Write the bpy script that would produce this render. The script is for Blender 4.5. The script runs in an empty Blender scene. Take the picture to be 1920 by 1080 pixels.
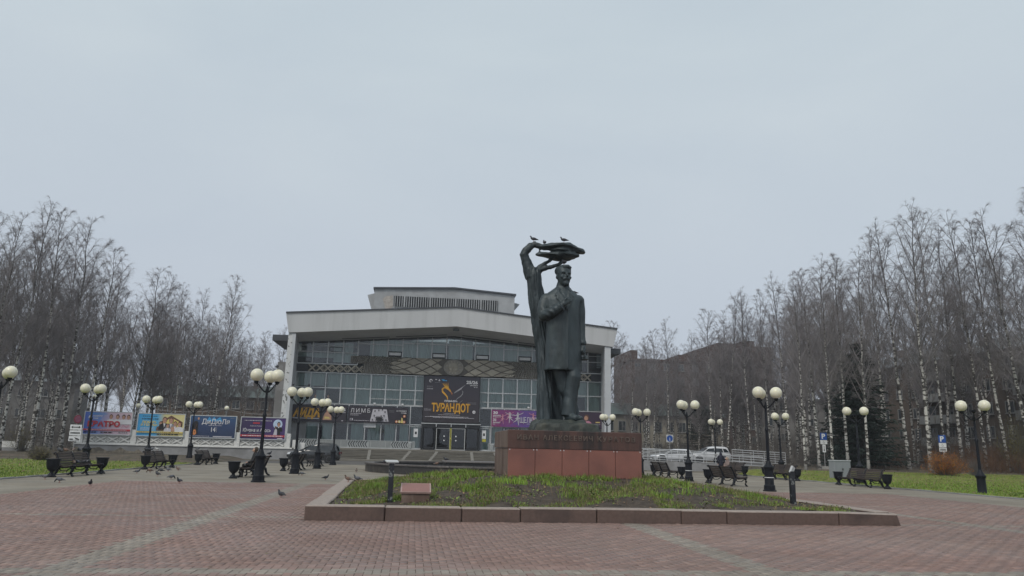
import bpy, bmesh, math, random
import numpy as np
from mathutils import Vector, Matrix, noise as mnoise

SC = bpy.context.scene
COL = SC.collection
rnd = random.Random(7)
NR = np.random.default_rng(11)

# ------------------------------------------------------------------ camera
YAW, PITCH, ROLL = math.radians(7.076), math.radians(12.185), math.radians(1.375)
cam_d = bpy.data.cameras.new('camera')
cam_d.sensor_width = 36.0
cam_d.lens = 1400.0 / 1920.0 * 36.0
cam_d.clip_end = 4000.0
cam = bpy.data.objects.new('camera', cam_d)
COL.objects.link(cam)
cam.matrix_world = (Matrix.Translation((0, 0, 1.6)) @ Matrix.Rotation(-YAW, 4, 'Z')
                    @ Matrix.Rotation(math.pi / 2 + PITCH, 4, 'X') @ Matrix.Rotation(ROLL, 4, 'Z'))
SC.camera = cam

# ------------------------------------------------------------------ sky, sun, exposure
SUN_EL, SUN_AZ = math.radians(48), math.radians(215)
world = bpy.data.worlds.new('World')
SC.world = world
world.use_nodes = True
wn, wl = world.node_tree.nodes, world.node_tree.links
wn.clear()
w_out = wn.new('ShaderNodeOutputWorld')
w_bg = wn.new('ShaderNodeBackground')
w_bg.inputs['Strength'].default_value = 0.1
w_sky = wn.new('ShaderNodeTexSky')
w_sky.sky_type = 'NISHITA'
w_sky.sun_disc = False
w_sky.sun_elevation = SUN_EL
w_sky.sun_rotation = SUN_AZ
w_sky.dust_density = 4.0
w_mix = wn.new('ShaderNodeMix')
w_mix.data_type = 'RGBA'
w_mix.inputs[0].default_value = 0.93          # the cloud deck covers nearly all of the blue
w_tc = wn.new('ShaderNodeTexCoord')
w_noise = wn.new('ShaderNodeTexNoise')
w_noise.inputs['Scale'].default_value = 1.6
w_noise.inputs['Detail'].default_value = 5.0
w_noise.inputs['Distortion'].default_value = 0.6
w_ramp = wn.new('ShaderNodeValToRGB')
w_ramp.color_ramp.elements[0].position = 0.3
w_ramp.color_ramp.elements[0].color = (4.95, 5.70, 6.30, 1)
w_ramp.color_ramp.elements[1].position = 0.7
w_ramp.color_ramp.elements[1].color = (5.65, 6.35, 6.75, 1)
w_map = wn.new('ShaderNodeMapping')
w_map.inputs['Scale'].default_value = (1.0, 1.0, 2.6)
wl.new(w_tc.outputs['Generated'], w_map.inputs['Vector'])
wl.new(w_map.outputs[0], w_noise.inputs['Vector'])
wl.new(w_noise.outputs[0], w_ramp.inputs[0])
wl.new(w_sky.outputs[0], w_mix.inputs[6])
w_sep = wn.new('ShaderNodeSeparateXYZ')
wl.new(w_tc.outputs['Generated'], w_sep.inputs[0])
w_el = wn.new('ShaderNodeMapRange')                # the deck greys towards the horizon
w_el.inputs[1].default_value = 0.0
w_el.inputs[2].default_value = 0.5
wl.new(w_sep.outputs['Z'], w_el.inputs[0])
w_hz = wn.new('ShaderNodeMix')
w_hz.data_type = 'RGBA'
w_hz.inputs[6].default_value = (4.75, 5.20, 6.05, 1)
wl.new(w_el.outputs[0], w_hz.inputs[0])
wl.new(w_ramp.outputs[0], w_hz.inputs[7])
wl.new(w_hz.outputs[2], w_mix.inputs[7])
wl.new(w_mix.outputs[2], w_bg.inputs['Color'])
wl.new(w_bg.outputs[0], w_out.inputs['Surface'])

sun_d = bpy.data.lights.new('sun', 'SUN')
sun_d.energy = 1.5
sun_d.angle = math.radians(20)
sun_d.color = (1.0, 0.94, 0.86)
sun = bpy.data.objects.new('sun', sun_d)
COL.objects.link(sun)
_sd = Vector((math.sin(SUN_AZ) * math.cos(SUN_EL), math.cos(SUN_AZ) * math.cos(SUN_EL), math.sin(SUN_EL)))
sun.rotation_euler = _sd.to_track_quat('Z', 'Y').to_euler()
sun.location = (0, -20, 60)

SC.view_settings.view_transform = 'Standard'
SC.view_settings.look = 'None'
SC.view_settings.gamma = 1.0
SC.view_settings.use_curve_mapping = False
SC.view_settings.exposure = 0.14
SC.render.engine = 'CYCLES'
SC.cycles.max_bounces = 6
SC.cycles.diffuse_bounces = 3
SC.cycles.glossy_bounces = 3
SC.cycles.transparent_max_bounces = 12
SC.cycles.use_denoising = True

# ------------------------------------------------------------------ object helpers
def link(o, parent=None):
    COL.objects.link(o)
    if parent is not None:
        o.parent = parent
    return o

def tag(o, label=None, cat=None, group=None, kind=None):
    if label: o['label'] = label
    if cat: o['category'] = cat
    if group: o['group'] = group
    if kind: o['kind'] = kind
    return o

def thing(name, label, cat, loc=(0, 0, 0), rz=0.0, group=None):
    o = bpy.data.objects.new(name, None)
    o.empty_display_size = 0.2
    link(o)
    o.location = loc
    o.rotation_euler = (0, 0, rz)
    return tag(o, label, cat, group)

def me_np(name, V, F, mats=(), smooth=False, midx=None):
    """mesh from an (n,3) vertex array and a list/array of faces (arrays of equal width are fast)"""
    me = bpy.data.meshes.new(name)
    V = np.asarray(V, dtype=np.float32)
    if isinstance(F, np.ndarray):
        n, k = F.shape
        me.vertices.add(len(V)); me.vertices.foreach_set('co', V.ravel())
        me.loops.add(n * k); me.loops.foreach_set('vertex_index', F.ravel().astype(np.int32))
        me.polygons.add(n)
        me.polygons.foreach_set('loop_start', (np.arange(n) * k).astype(np.int32))
        me.update(calc_edges=True)
    else:
        me.from_pydata([tuple(map(float, v)) for v in V], [], [tuple(int(i) for i in f) for f in F])
        me.update()
    for m in mats: me.materials.append(m)
    if smooth: me.polygons.foreach_set('use_smooth', np.ones(len(me.polygons), dtype=bool))
    if midx is not None: me.polygons.foreach_set('material_index', np.asarray(midx, dtype=np.int32))
    return me

class MB:
    """collects pieces of one part, then links them as one mesh object"""
    def __init__(s): s.V = []; s.F = []; s.n = 0; s.MI = []; s.mi = 0
    def add(s, V, F):
        V = np.asarray(V, float).reshape(-1, 3)
        s.V.append(V)
        for f in F:
            s.F.append([i + s.n for i in f]); s.MI.append(s.mi)
        s.n += len(V)
        return s
    def box(s, x0, x1, y0, y1, z0, z1):
        V = [(x0,y0,z0),(x1,y0,z0),(x1,y1,z0),(x0,y1,z0),(x0,y0,z1),(x1,y0,z1),(x1,y1,z1),(x0,y1,z1)]
        return s.add(V, [(0,3,2,1),(4,5,6,7),(0,1,5,4),(1,2,6,5),(2,3,7,6),(3,0,4,7)])
    def cbox(s, x0, x1, y0, y1, z0, z1, c=.01):
        """box with chamfered top edges and vertical edges"""
        def ring(x0, x1, y0, y1, z, k):
            return [(x0+k,y0,z),(x1-k,y0,z),(x1,y0+k,z),(x1,y1-k,z),(x1-k,y1,z),(x0+k,y1,z),(x0,y1-k,z),(x0,y0+k,z)]
        V = ring(x0,x1,y0,y1,z0,c)+ring(x0,x1,y0,y1,z1-c,c)+ring(x0+c,x1-c,y0+c,y1-c,z1,c*.4)
        F = []
        for r in range(2):
            for i in range(8):
                j = (i+1) % 8
                F.append((r*8+i, r*8+j, r*8+8+j, r*8+8+i))
        F.append(tuple(range(16, 24))); F.append(tuple(range(7, -1, -1)))
        return s.add(V, F)
    def prism(s, pts, axis, a, b):
        """polygon pts (2-D, counter-clockwise seen against the axis) swept from a to b along axis 'x','y','z'"""
        n = len(pts)
        def mk(p, t):
            return {'x': (t, p[0], p[1]), 'y': (p[0], t, p[1]), 'z': (p[0], p[1], t)}[axis]
        V = [mk(p, a) for p in pts] + [mk(p, b) for p in pts]
        F = [tuple(range(n)), tuple(range(2*n-1, n-1, -1))]
        for i in range(n):
            j = (i+1) % n
            F.append((i, i+n, j+n, j))
        return s.add(V, F)
    def bar(s, p, q, w, d, up=(0, -1, 0)):
        """rectangular bar from p to q: w across, d along 'up'"""
        p = Vector(p); q = Vector(q); t = (q-p).normalized(); u = Vector(up)
        u = (u - t*u.dot(t)).normalized(); v = t.cross(u)
        V = []
        for c in (p, q):
            for a, b in ((-1,-1),(1,-1),(1,1),(-1,1)):
                V.append(c + v*(a*w/2) + u*(b*d/2))
        return s.add([tuple(v) for v in V], [(0,3,2,1),(4,5,6,7),(0,1,5,4),(1,2,6,5),(2,3,7,6),(3,0,4,7)])
    def tube(s, path, rad, k=8, caps=True):
        P = np.asarray(path, float)
        if np.isscalar(rad): rad = [rad]*len(P)
        V, F = tube_np(P[None], np.asarray(rad, float)[None], k)
        s.add(V, F.tolist())
        if caps:
            b = s.n-len(V)
            s.F.append([b+i for i in range(k)][::-1]); s.MI.append(s.mi)
            s.F.append([b+(len(P)-1)*k+i for i in range(k)]); s.MI.append(s.mi)
        return s
    def lathe(s, prof, n=16, c=(0, 0, 0), squash=1.0):
        """profile of (r, z) from bottom to top"""
        V = []; F = []
        for r, z in prof:
            for i in range(n):
                a = 2*math.pi*i/n
                V.append((c[0]+r*math.cos(a), c[1]+r*squash*math.sin(a), c[2]+z))
        m = len(prof)
        for j in range(m-1):
            for i in range(n):
                k = (i+1) % n
                F.append((j*n+i, j*n+k, (j+1)*n+k, (j+1)*n+i))
        F.append(tuple(range(n-1, -1, -1))); F.append(tuple((m-1)*n+i for i in range(n)))
        return s.add(V, F)
    def ball(s, c, r, n=12, m=8):
        if np.isscalar(r): r = (r, r, r)
        V = []; F = []
        for j in range(m+1):
            t = math.pi*j/m
            for i in range(n):
                a = 2*math.pi*i/n
                V.append((c[0]+r[0]*math.sin(t)*math.cos(a), c[1]+r[1]*math.sin(t)*math.sin(a), c[2]-r[2]*math.cos(t)))
        for j in range(m):
            for i in range(n):
                k = (i+1) % n
                F.append((j*n+i, j*n+k, (j+1)*n+k, (j+1)*n+i))
        return s.add(V, F)
    def loft(s, rings, cap=True):
        """rings: list of equal-length point loops"""
        n = len(rings[0]); V = [p for r in rings for p in r]; F = []
        for j in range(len(rings)-1):
            for i in range(n):
                k = (i+1) % n
                F.append((j*n+i, j*n+k, (j+1)*n+k, (j+1)*n+i))
        if cap:
            F.append(tuple(range(n-1, -1, -1))); F.append(tuple((len(rings)-1)*n+i for i in range(n)))
        return s.add(V, F)
    def flat(s, pts, y, t=.006, origin=(0, 0)):
        """thin printed shape facing -Y: polygon of (x, z)"""
        pts = [(p[0]+origin[0], p[1]+origin[1]) for p in pts]
        return s.prism(pts, 'y', y-t, y)
    def arr(s): return np.vstack(s.V)
    def mesh(s, name, mats, smooth=False):
        me = bpy.data.meshes.new(name)
        me.from_pydata([tuple(v) for v in np.vstack(s.V).tolist()], [], s.F)
        me.update()
        if not isinstance(mats, (list, tuple)): mats = [mats]
        for m in mats: me.materials.append(m)
        if len(mats) > 1: me.polygons.foreach_set('material_index', np.asarray(s.MI, dtype=np.int32))
        if smooth: smooth_mesh(me, smooth if isinstance(smooth, float) else 40.0)
        return me
    def build(s, name, mats, parent=None, smooth=False):
        o = bpy.data.objects.new(name, s.mesh(name, mats, smooth))
        return link(o, parent)

def smooth_mesh(me, ang=40.0):
    me.polygons.foreach_set('use_smooth', np.ones(len(me.polygons), dtype=bool))
    bm = bmesh.new(); bm.from_mesh(me)
    lim = math.radians(ang)
    for e in bm.edges:
        if len(e.link_faces) == 2 and e.calc_face_angle(0) > lim: e.smooth = False
    bm.to_mesh(me); bm.free()

def tube_np(P, R, k):
    """P (N,S,3) polylines, R (N,S) radii -> verts, quad faces of N open tubes with k sides"""
    N, S, _ = P.shape
    T = np.empty_like(P)
    T[:, 1:-1] = P[:, 2:]-P[:, :-2]; T[:, 0] = P[:, 1]-P[:, 0]; T[:, -1] = P[:, -1]-P[:, -2]
    T /= np.linalg.norm(T, axis=2, keepdims=True)+1e-9
    ref = np.where(np.abs(T[:, :1, 2:3]) > .8, np.array([[[1., 0, 0]]]), np.array([[[0, 0, 1.]]]))
    U = np.cross(T, np.broadcast_to(ref, T.shape)); U /= np.linalg.norm(U, axis=2, keepdims=True)+1e-9
    W = np.cross(T, U)
    a = np.arange(k)*2*np.pi/k
    V = P[:, :, None]+R[:, :, None, None]*(U[:, :, None]*np.cos(a)[None, None, :, None]+W[:, :, None]*np.sin(a)[None, None, :, None])
    idx = np.arange(N*S*k).reshape(N, S, k)
    A = idx[:, :-1]; B = idx[:, 1:]
    F = np.stack([A, np.roll(A, -1, 2), np.roll(B, -1, 2), B], axis=-1).reshape(-1, 4)
    return V.reshape(-1, 3), F

def obj(name, me, parent=None, loc=None, rot=None):
    o = bpy.data.objects.new(name, me)
    link(o, parent)
    if loc is not None: o.location = loc
    if rot is not None: o.rotation_euler = rot
    return o

def copy_tree(o, parent=None):
    c = o.copy(); COL.objects.link(c); c.parent = parent
    for ch in list(o.children): copy_tree(ch, c)
    return c

def text_mesh(body, size, mat, extrude=.006, bold=0.0, sx=1.0, shear=0.0, align='LEFT', spacing=1.0):
    cu = bpy.data.curves.new('lettering', 'FONT')
    cu.body = body; cu.size = size; cu.extrude = extrude; cu.offset = bold; cu.resolution_u = 3
    cu.align_x = align; cu.shear = shear; cu.space_character = spacing
    t = bpy.data.objects.new('lettering', cu)
    src = t.to_mesh()
    me = src.copy(); t.to_mesh_clear()
    bpy.data.objects.remove(t); bpy.data.curves.remove(cu)
    me.materials.clear(); me.materials.append(mat)
    if sx != 1.0:
        me.transform(Matrix.Diagonal((sx, 1, 1, 1)))
    return me

def text(body, size, x, y, z, mat, parent, **kw):
    """lettering standing upright, facing -Y, baseline at z"""
    me = text_mesh(body, size, mat, **kw)
    me.transform(Matrix.Rotation(math.pi/2, 4, 'X'))
    return obj('lettering', me, parent, (x, y, z))

def ell(cx, cz, rx, rz, n=14, a0=0.0, a1=2*math.pi):
    return [(cx+rx*math.cos(a0+(a1-a0)*i/n), cz+rz*math.sin(a0+(a1-a0)*i/n)) for i in range(n)]

def remesh(name, mb, voxel, mats, smooth_it=3, disp=None):
    """fuse overlapping shells into one continuous surface"""
    me = mb.mesh(name+'_raw', [])
    o = bpy.data.objects.new(name+'_raw', me); COL.objects.link(o)
    md = o.modifiers.new('r', 'REMESH'); md.mode = 'VOXEL'; md.voxel_size = voxel
    if smooth_it:
        ms = o.modifiers.new('s', 'SMOOTH'); ms.factor = .5; ms.iterations = smooth_it
    dg = bpy.context.evaluated_depsgraph_get()
    new = bpy.data.meshes.new_from_object(o.evaluated_get(dg))
    bpy.data.objects.remove(o); bpy.data.meshes.remove(me)
    new.name = name
    new.materials.clear()
    for m in mats: new.materials.append(m)
    new.polygons.foreach_set('use_smooth', np.ones(len(new.polygons), dtype=bool))
    if disp is not None:
        n = len(new.vertices); co = np.empty(n*3, np.float32); no = np.empty(n*3, np.float32)
        new.vertices.foreach_get('co', co); new.vertices.foreach_get('normal', no)
        co = co.reshape(-1, 3); no = no.reshape(-1, 3)
        co += no*disp(co)[:, None]
        new.vertices.foreach_set('co', co.ravel()); new.update()
    return new

# ------------------------------------------------------------------ material helpers
def M(name, col, rough=.75, var=.25, scale=4.0, bump=0.0, bscale=None, metal=0.0, spec=.4, col2=None, thr=(.45, .6), scale2=1.5,
      stretch=None, island=0.0, coat=0.0, detail=6.0, hue=None, world=False, sparse=False, stain=0.0, damp=0.0):
    """principled surface: base colour broken up by noise; a second colour in patches; bump; variation per island and object"""
    m = bpy.data.materials.new(name); m.use_nodes = True
    nt = m.node_tree; N = nt.nodes; L = nt.links
    b = N['Principled BSDF']
    b.inputs['Roughness'].default_value = rough
    b.inputs['Metallic'].default_value = metal
    b.inputs['Specular IOR Level'].default_value = spec
    if coat: b.inputs['Coat Weight'].default_value = coat; b.inputs['Coat Roughness'].default_value = .08
    tc = N.new('ShaderNodeTexCoord'); vec = tc.outputs['Object']
    if world: vec = N.new('ShaderNodeNewGeometry').outputs['Position']
    if stretch:
        mp = N.new('ShaderNodeMapping'); mp.inputs['Scale'].default_value = stretch
        L.new(vec, mp.inputs['Vector']); vec = mp.outputs[0]
    n1 = N.new('ShaderNodeTexNoise'); n1.inputs['Scale'].default_value = scale; n1.inputs['Detail'].default_value = detail
    L.new(vec, n1.inputs['Vector'])
    r1 = N.new('ShaderNodeValToRGB')
    lo = [c*(1-var) for c in col]; hi = [min(1, c*(1+var)) for c in col]
    r1.color_ramp.elements[0].position = .3; r1.color_ramp.elements[0].color = (*lo, 1)
    r1.color_ramp.elements[1].position = .7; r1.color_ramp.elements[1].color = (*hi, 1)
    L.new(n1.outputs[0], r1.inputs[0]); out = r1.outputs[0]
    if col2 is not None:
        n2 = N.new('ShaderNodeTexNoise'); n2.inputs['Scale'].default_value = scale2; n2.inputs['Detail'].default_value = 8
        L.new(vec, n2.inputs['Vector'])
        mr = N.new('ShaderNodeMapRange'); mr.inputs[1].default_value = thr[0]; mr.inputs[2].default_value = thr[1]
        L.new(n2.outputs[0], mr.inputs[0])
        mx = N.new('ShaderNodeMix'); mx.data_type = 'RGBA'; mx.inputs[7].default_value = (*col2, 1)
        L.new(mr.outputs[0], mx.inputs[0]); L.new(out, mx.inputs[6]); out = mx.outputs[2]
    if island:
        oi = N.new('ShaderNodeObjectInfo'); ge = N.new('ShaderNodeNewGeometry')
        ad = N.new('ShaderNodeMath'); ad.operation = 'ADD'; L.new(oi.outputs['Random'], ad.inputs[0]); L.new(ge.outputs['Random Per Island'], ad.inputs[1])
        fr = N.new('ShaderNodeMath'); fr.operation = 'FRACT'; L.new(ad.outputs[0], fr.inputs[0])
        rr = N.new('ShaderNodeMapRange'); rr.inputs[3].default_value = 1-island; rr.inputs[4].default_value = 1+island
        rv = fr.outputs[0]
        if sparse:                              # mostly even, a few pieces clearly paler
            pw = N.new('ShaderNodeMath'); pw.operation = 'POWER'; pw.inputs[1].default_value = 3.0; L.new(rv, pw.inputs[0]); rv = pw.outputs[0]
            rr.inputs[3].default_value = 1-island*.45; rr.inputs[4].default_value = 1+island*1.5
        L.new(rv, rr.inputs[0])
        hs = N.new('ShaderNodeHueSaturation'); L.new(out, hs.inputs['Color']); L.new(rr.outputs[0], hs.inputs['Value'])
        if hue:
            m2 = N.new('ShaderNodeMath'); m2.operation = 'MULTIPLY'; m2.inputs[1].default_value = 7.13; L.new(fr.outputs[0], m2.inputs[0])
            f2 = N.new('ShaderNodeMath'); f2.operation = 'FRACT'; L.new(m2.outputs[0], f2.inputs[0])
            hr = N.new('ShaderNodeMapRange'); hr.inputs[3].default_value = .5-hue; hr.inputs[4].default_value = .5+hue
            L.new(f2.outputs[0], hr.inputs[0]); L.new(hr.outputs[0], hs.inputs['Hue'])
        out = hs.outputs[0]
    if stain:                                   # broad dirt and old wet marks
        n4 = N.new('ShaderNodeTexNoise'); n4.inputs['Scale'].default_value = .22; n4.inputs['Detail'].default_value = 7; n4.inputs['Distortion'].default_value = 1.2
        L.new(vec, n4.inputs['Vector']); m4 = N.new('ShaderNodeMapRange'); m4.inputs[1].default_value = .38; m4.inputs[2].default_value = .66; m4.inputs[3].default_value = 1-stain; m4.inputs[4].default_value = 1+stain*.5
        L.new(n4.outputs[0], m4.inputs[0]); h4 = N.new('ShaderNodeHueSaturation'); L.new(out, h4.inputs['Color']); L.new(m4.outputs[0], h4.inputs['Value']); out = h4.outputs[0]
    if damp:
        n5 = N.new('ShaderNodeTexNoise'); n5.inputs['Scale'].default_value = .5; n5.inputs['Detail'].default_value = 6; L.new(vec, n5.inputs['Vector'])
        m5 = N.new('ShaderNodeMapRange'); m5.inputs[1].default_value = .4; m5.inputs[2].default_value = .62; m5.inputs[3].default_value = rough-damp; m5.inputs[4].default_value = rough
        L.new(n5.outputs[0], m5.inputs[0]); L.new(m5.outputs[0], b.inputs['Roughness'])
    L.new(out, b.inputs['Base Color'])
    if bump:
        nb = N.new('ShaderNodeTexNoise'); nb.inputs['Scale'].default_value = bscale or scale*6; nb.inputs['Detail'].default_value = 8
        L.new(vec, nb.inputs['Vector'])
        bp = N.new('ShaderNodeBump'); bp.inputs['Strength'].default_value = bump; bp.inputs['Distance'].default_value = .02
        L.new(nb.outputs[0], bp.inputs['Height']); L.new(bp.outputs[0], b.inputs['Normal'])
    return m

def MP(name, col, rough=.5, spec=.4, metal=0.0):
    """flat print or paint"""
    return M(name, col, rough, var=.06, scale=3.0, spec=spec, metal=metal)

def mat_glass(name, tint=(.66, .79, .80), refl=1.0):
    m = bpy.data.materials.new(name); m.use_nodes = True
    nt = m.node_tree; N = nt.nodes; L = nt.links; N.clear()
    o = N.new('ShaderNodeOutputMaterial'); t = N.new('ShaderNodeBsdfTransparent'); t.inputs[0].default_value = (*tint, 1)
    g = N.new('ShaderNodeBsdfGlossy'); g.inputs['Roughness'].default_value = .03; g.inputs['Color'].default_value = (.95, .97, 1, 1)
    f = N.new('ShaderNodeFresnel'); f.inputs['IOR'].default_value = 1.55
    mu = N.new('ShaderNodeMath'); mu.operation = 'MULTIPLY'; mu.inputs[1].default_value = refl; L.new(f.outputs[0], mu.inputs[0])
    nz = N.new('ShaderNodeTexNoise'); nz.inputs['Scale'].default_value = .35
    tc = N.new('ShaderNodeTexCoord'); L.new(tc.outputs['Object'], nz.inputs['Vector'])
    bp = N.new('ShaderNodeBump'); bp.inputs['Strength'].default_value = .05; L.new(nz.outputs[0], bp.inputs['Height']); L.new(bp.outputs[0], g.inputs['Normal'])
    mx = N.new('ShaderNodeMixShader'); L.new(mu.outputs[0], mx.inputs[0]); L.new(t.outputs[0], mx.inputs[1]); L.new(g.outputs[0], mx.inputs[2])
    L.new(mx.outputs[0], o.inputs['Surface'])
    return m

def mat_birch(name):
    m = bpy.data.materials.new(name); m.use_nodes = True
    nt = m.node_tree; N = nt.nodes; L = nt.links; b = N['Principled BSDF']; b.inputs['Roughness'].default_value = .8
    b.inputs['Specular IOR Level'].default_value = .2
    tc = N.new('ShaderNodeTexCoord'); oi = N.new('ShaderNodeObjectInfo')
    ofs = N.new('ShaderNodeVectorMath'); ofs.operation = 'SCALE'; ofs.inputs[0].default_value = (13., 7., 31.); L.new(oi.outputs['Random'], ofs.inputs['Scale'])
    ad = N.new('ShaderNodeVectorMath'); ad.operation = 'ADD'; L.new(tc.outputs['Object'], ad.inputs[0]); L.new(ofs.outputs[0], ad.inputs[1])
    mp = N.new('ShaderNodeMapping'); mp.inputs['Scale'].default_value = (2.6, 2.6, 5.2); L.new(ad.outputs[0], mp.inputs['Vector'])
    n1 = N.new('ShaderNodeTexNoise'); n1.inputs['Scale'].default_value = 1.0; n1.inputs['Detail'].default_value = 3; L.new(mp.outputs[0], n1.inputs['Vector'])
    mr = N.new('ShaderNodeMapRange'); mr.inputs[1].default_value = .47; mr.inputs[2].default_value = .53; L.new(n1.outputs[0], mr.inputs[0])
    sx = N.new('ShaderNodeSeparateXYZ'); L.new(tc.outputs['Object'], sx.inputs[0])
    mh = N.new('ShaderNodeMapRange'); mh.inputs[1].default_value = .2; mh.inputs[2].default_value = 2.6; mh.inputs[3].default_value = .75; mh.inputs[4].default_value = 0
    L.new(sx.outputs['Z'], mh.inputs[0])
    mt = N.new('ShaderNodeMapRange'); mt.inputs[1].default_value = 9; mt.inputs[2].default_value = 17; mt.inputs[3].default_value = 0; mt.inputs[4].default_value = .9
    L.new(sx.outputs['Z'], mt.inputs[0])
    mxm = N.new('ShaderNodeMath'); mxm.operation = 'MAXIMUM'; L.new(mh.outputs[0], mxm.inputs[0]); L.new(mt.outputs[0], mxm.inputs[1])
    sm = N.new('ShaderNodeMath'); sm.operation = 'MAXIMUM'; L.new(mxm.outputs[0], sm.inputs[0]); L.new(mr.outputs[0], sm.inputs[1])
    mx = N.new('ShaderNodeMix'); mx.data_type = 'RGBA'; mx.inputs[6].default_value = (.52, .51, .48, 1); mx.inputs[7].default_value = (.055, .05, .047, 1)
    L.new(sm.outputs[0], mx.inputs[0]); L.new(mx.outputs[2], b.inputs['Base Color'])
    return m

# ------------------------------------------------------------------ materials
PAVER_RED = M('paver_red', (.240, .156, .132), .78, var=.08, scale=9, bump=.25, bscale=90, island=.15, hue=.003, col2=(.245, .172, .147), thr=(.42, .70), scale2=.32, world=True, sparse=True, stain=.10, damp=.35)
PAVER_GREY = M('paver_grey', (.252, .218, .184), .8, var=.10, scale=9, bump=.25, bscale=90, island=.16, hue=.003, world=True, sparse=True, stain=.13, damp=.3)
JOINT = M('joint_sand', (.120, .092, .078), .95, var=.3, scale=20)
PAVEMENT = M('worn_pavement', (.232, .204, .162), .85, var=.14, scale=.8, bump=.15, bscale=60, col2=(.19, .165, .132), thr=(.5, .68), scale2=.25, stain=.16, damp=.25)
ASPHALT = M('asphalt', (.10, .096, .092), .85, var=.2, scale=1.2, bump=.2, bscale=80, col2=(.14, .13, .12), scale2=.2)
EARTH = M('earth', (.105, .082, .062), .95, var=.35, scale=1.5, col2=(.06, .055, .035), scale2=.6)
LAWN = M('lawn_soil', (.155, .175, .030), .95, var=.35, scale=1.1, col2=(.13, .11, .045), thr=(.5, .65), scale2=.7)
SOIL = M('bed_soil', (.060, .047, .036), .95, var=.4, scale=5, bump=.8, bscale=14, detail=10)
GRASS = M('grass_blade', (.150, .235, .030), .6, var=.45, scale=.7, island=.35, hue=.02)
GRASS_DRY = M('grass_dry', (.175, .15, .07), .7, var=.3, scale=1.0, island=.35)
WEED = M('weed_leaf', (.125, .18, .035), .6, var=.3, scale=6, island=.35, hue=.025)
LEAFLITTER = M('fallen_leaf', (.19, .135, .07), .8, var=.3, scale=6, island=.4, hue=.03)
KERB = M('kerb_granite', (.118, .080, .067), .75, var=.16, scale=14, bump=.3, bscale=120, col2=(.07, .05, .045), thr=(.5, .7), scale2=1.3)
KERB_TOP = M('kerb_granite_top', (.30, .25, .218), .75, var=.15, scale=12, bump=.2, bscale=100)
GRANITE_RED = M('granite_red', (.245, .102, .078), .32, var=.2, scale=60, detail=3, spec=.5, col2=(.185, .080, .064), thr=(.42, .66), scale2=1.1, bump=.05)
GRANITE_DARK = M('granite_dark', (.092, .047, .037), .38, var=.3, scale=50, detail=3, spec=.5, col2=(.030, .021, .019), thr=(.45, .62), scale2=1.0, stretch=(3.2, 3.2, .35))
GRANITE_SIDE = M('granite_weathered', (.175, .125, .10), .6, var=.22, scale=40, col2=(.11, .07, .055), scale2=1.2, stretch=(2, 2, .5))
GRANITE_BLACK = M('granite_black', (.038, .036, .036), .4, var=.3, scale=30, col2=(.08, .07, .06), thr=(.55, .7), scale2=1.5)
BRONZE = M('bronze_patina', (.032, .045, .051), .50, var=.3, scale=2.2, bump=.45, bscale=26, metal=.2, spec=.5, col2=(.052, .068, .070), thr=(.5, .72), scale2=1.4, stretch=(1.6, 1.6, .6))
BRONZE_LETTER = M('bronze_letter', (.150, .115, .095), .4, var=.35, scale=9, metal=.3)
ROCK = M('bronze_rock', (.030, .037, .033), .6, var=.35, scale=3, bump=.6, bscale=20, col2=(.06, .062, .047), thr=(.5, .72), scale2=1.6, stretch=(2, 2, .4))
IRON = M('black_iron', (.009, .0105, .015), .5, var=.3, scale=8, bump=.1, spec=.18)
IRON_WORN = M('black_iron_worn', (.018, .02, .026), .5, var=.3, scale=8, col2=(.16, .17, .17), thr=(.58, .62), scale2=9)
WOOD = M('bench_wood', (.046, .032, .028), .65, var=.3, scale=3, stretch=(1, 14, 14), bump=.2, island=.25)
WHITE_PAINT = M('white_paint', (.62, .62, .60), .6, var=.08, scale=3, col2=(.42, .41, .38), thr=(.6, .75), scale2=2)
WHITE_PANEL = M('white_relief', (.42, .42, .405), .65, var=.08, scale=3, col2=(.38, .37, .35), thr=(.55, .75), scale2=1.6)
CONCRETE = M('concrete_grey', (.26, .26, .265), .85, var=.12, scale=2.0, bump=.15, col2=(.20, .20, .20), scale2=.6)
RUBBLE = M('exposed_stone', (.215, .188, .148), .9, var=.3, scale=3.5, bump=.7, bscale=9, col2=(.13, .115, .095), scale2=2.2)
STEP = M('step_stone', (.195, .183, .158), .85, var=.15, scale=2, bump=.2, stretch=(.4, 2, 3), col2=(.145, .135, .115), scale2=1.2)
STEP_PALE = M('step_patch', (.28, .272, .25), .85, var=.12, scale=6)
FASCIA = M('fascia_panel', (.55, .56, .57), .7, var=.04, scale=.35, col2=(.45, .46, .465), thr=(.5, .85), scale2=.8, stretch=(1.6, 1, .12))
SOFFIT = M('soffit_panel', (.46, .46, .47), .8, var=.08, scale=.5)
PYLON = M('pylon_white', (.50, .52, .54), .75, var=.06, scale=1.2, stretch=(1, 1, .3))
PYLON_PEEL = M('pylon_peeling', (.56, .57, .57), .8, var=.08, scale=2, col2=(.15, .155, .15), thr=(.555, .60), scale2=2.3)
PLASTER = M('tower_plaster', (.33, .34, .35), .85, var=.1, scale=.8, col2=(.27, .275, .28), scale2=.5)
PEELED = M('peeled_brick', (.35, .32, .29), .9, var=.2, scale=3)
DARK_METAL = M('dark_metal_cap', (.055, .06, .07), .5, var=.15, scale=2)
MULLION = M('aluminium_mullion', (.52, .54, .55), .45, var=.1, scale=4, metal=.3)
PALE_FRAME = M('pale_frame', (.48, .49, .49), .5, var=.1, scale=4)
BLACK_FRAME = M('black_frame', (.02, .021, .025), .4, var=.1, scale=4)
CURTAIN = M('curtain', (.52, .54, .50), .9, var=.12, scale=.6, stretch=(3, 1, .3))
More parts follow.
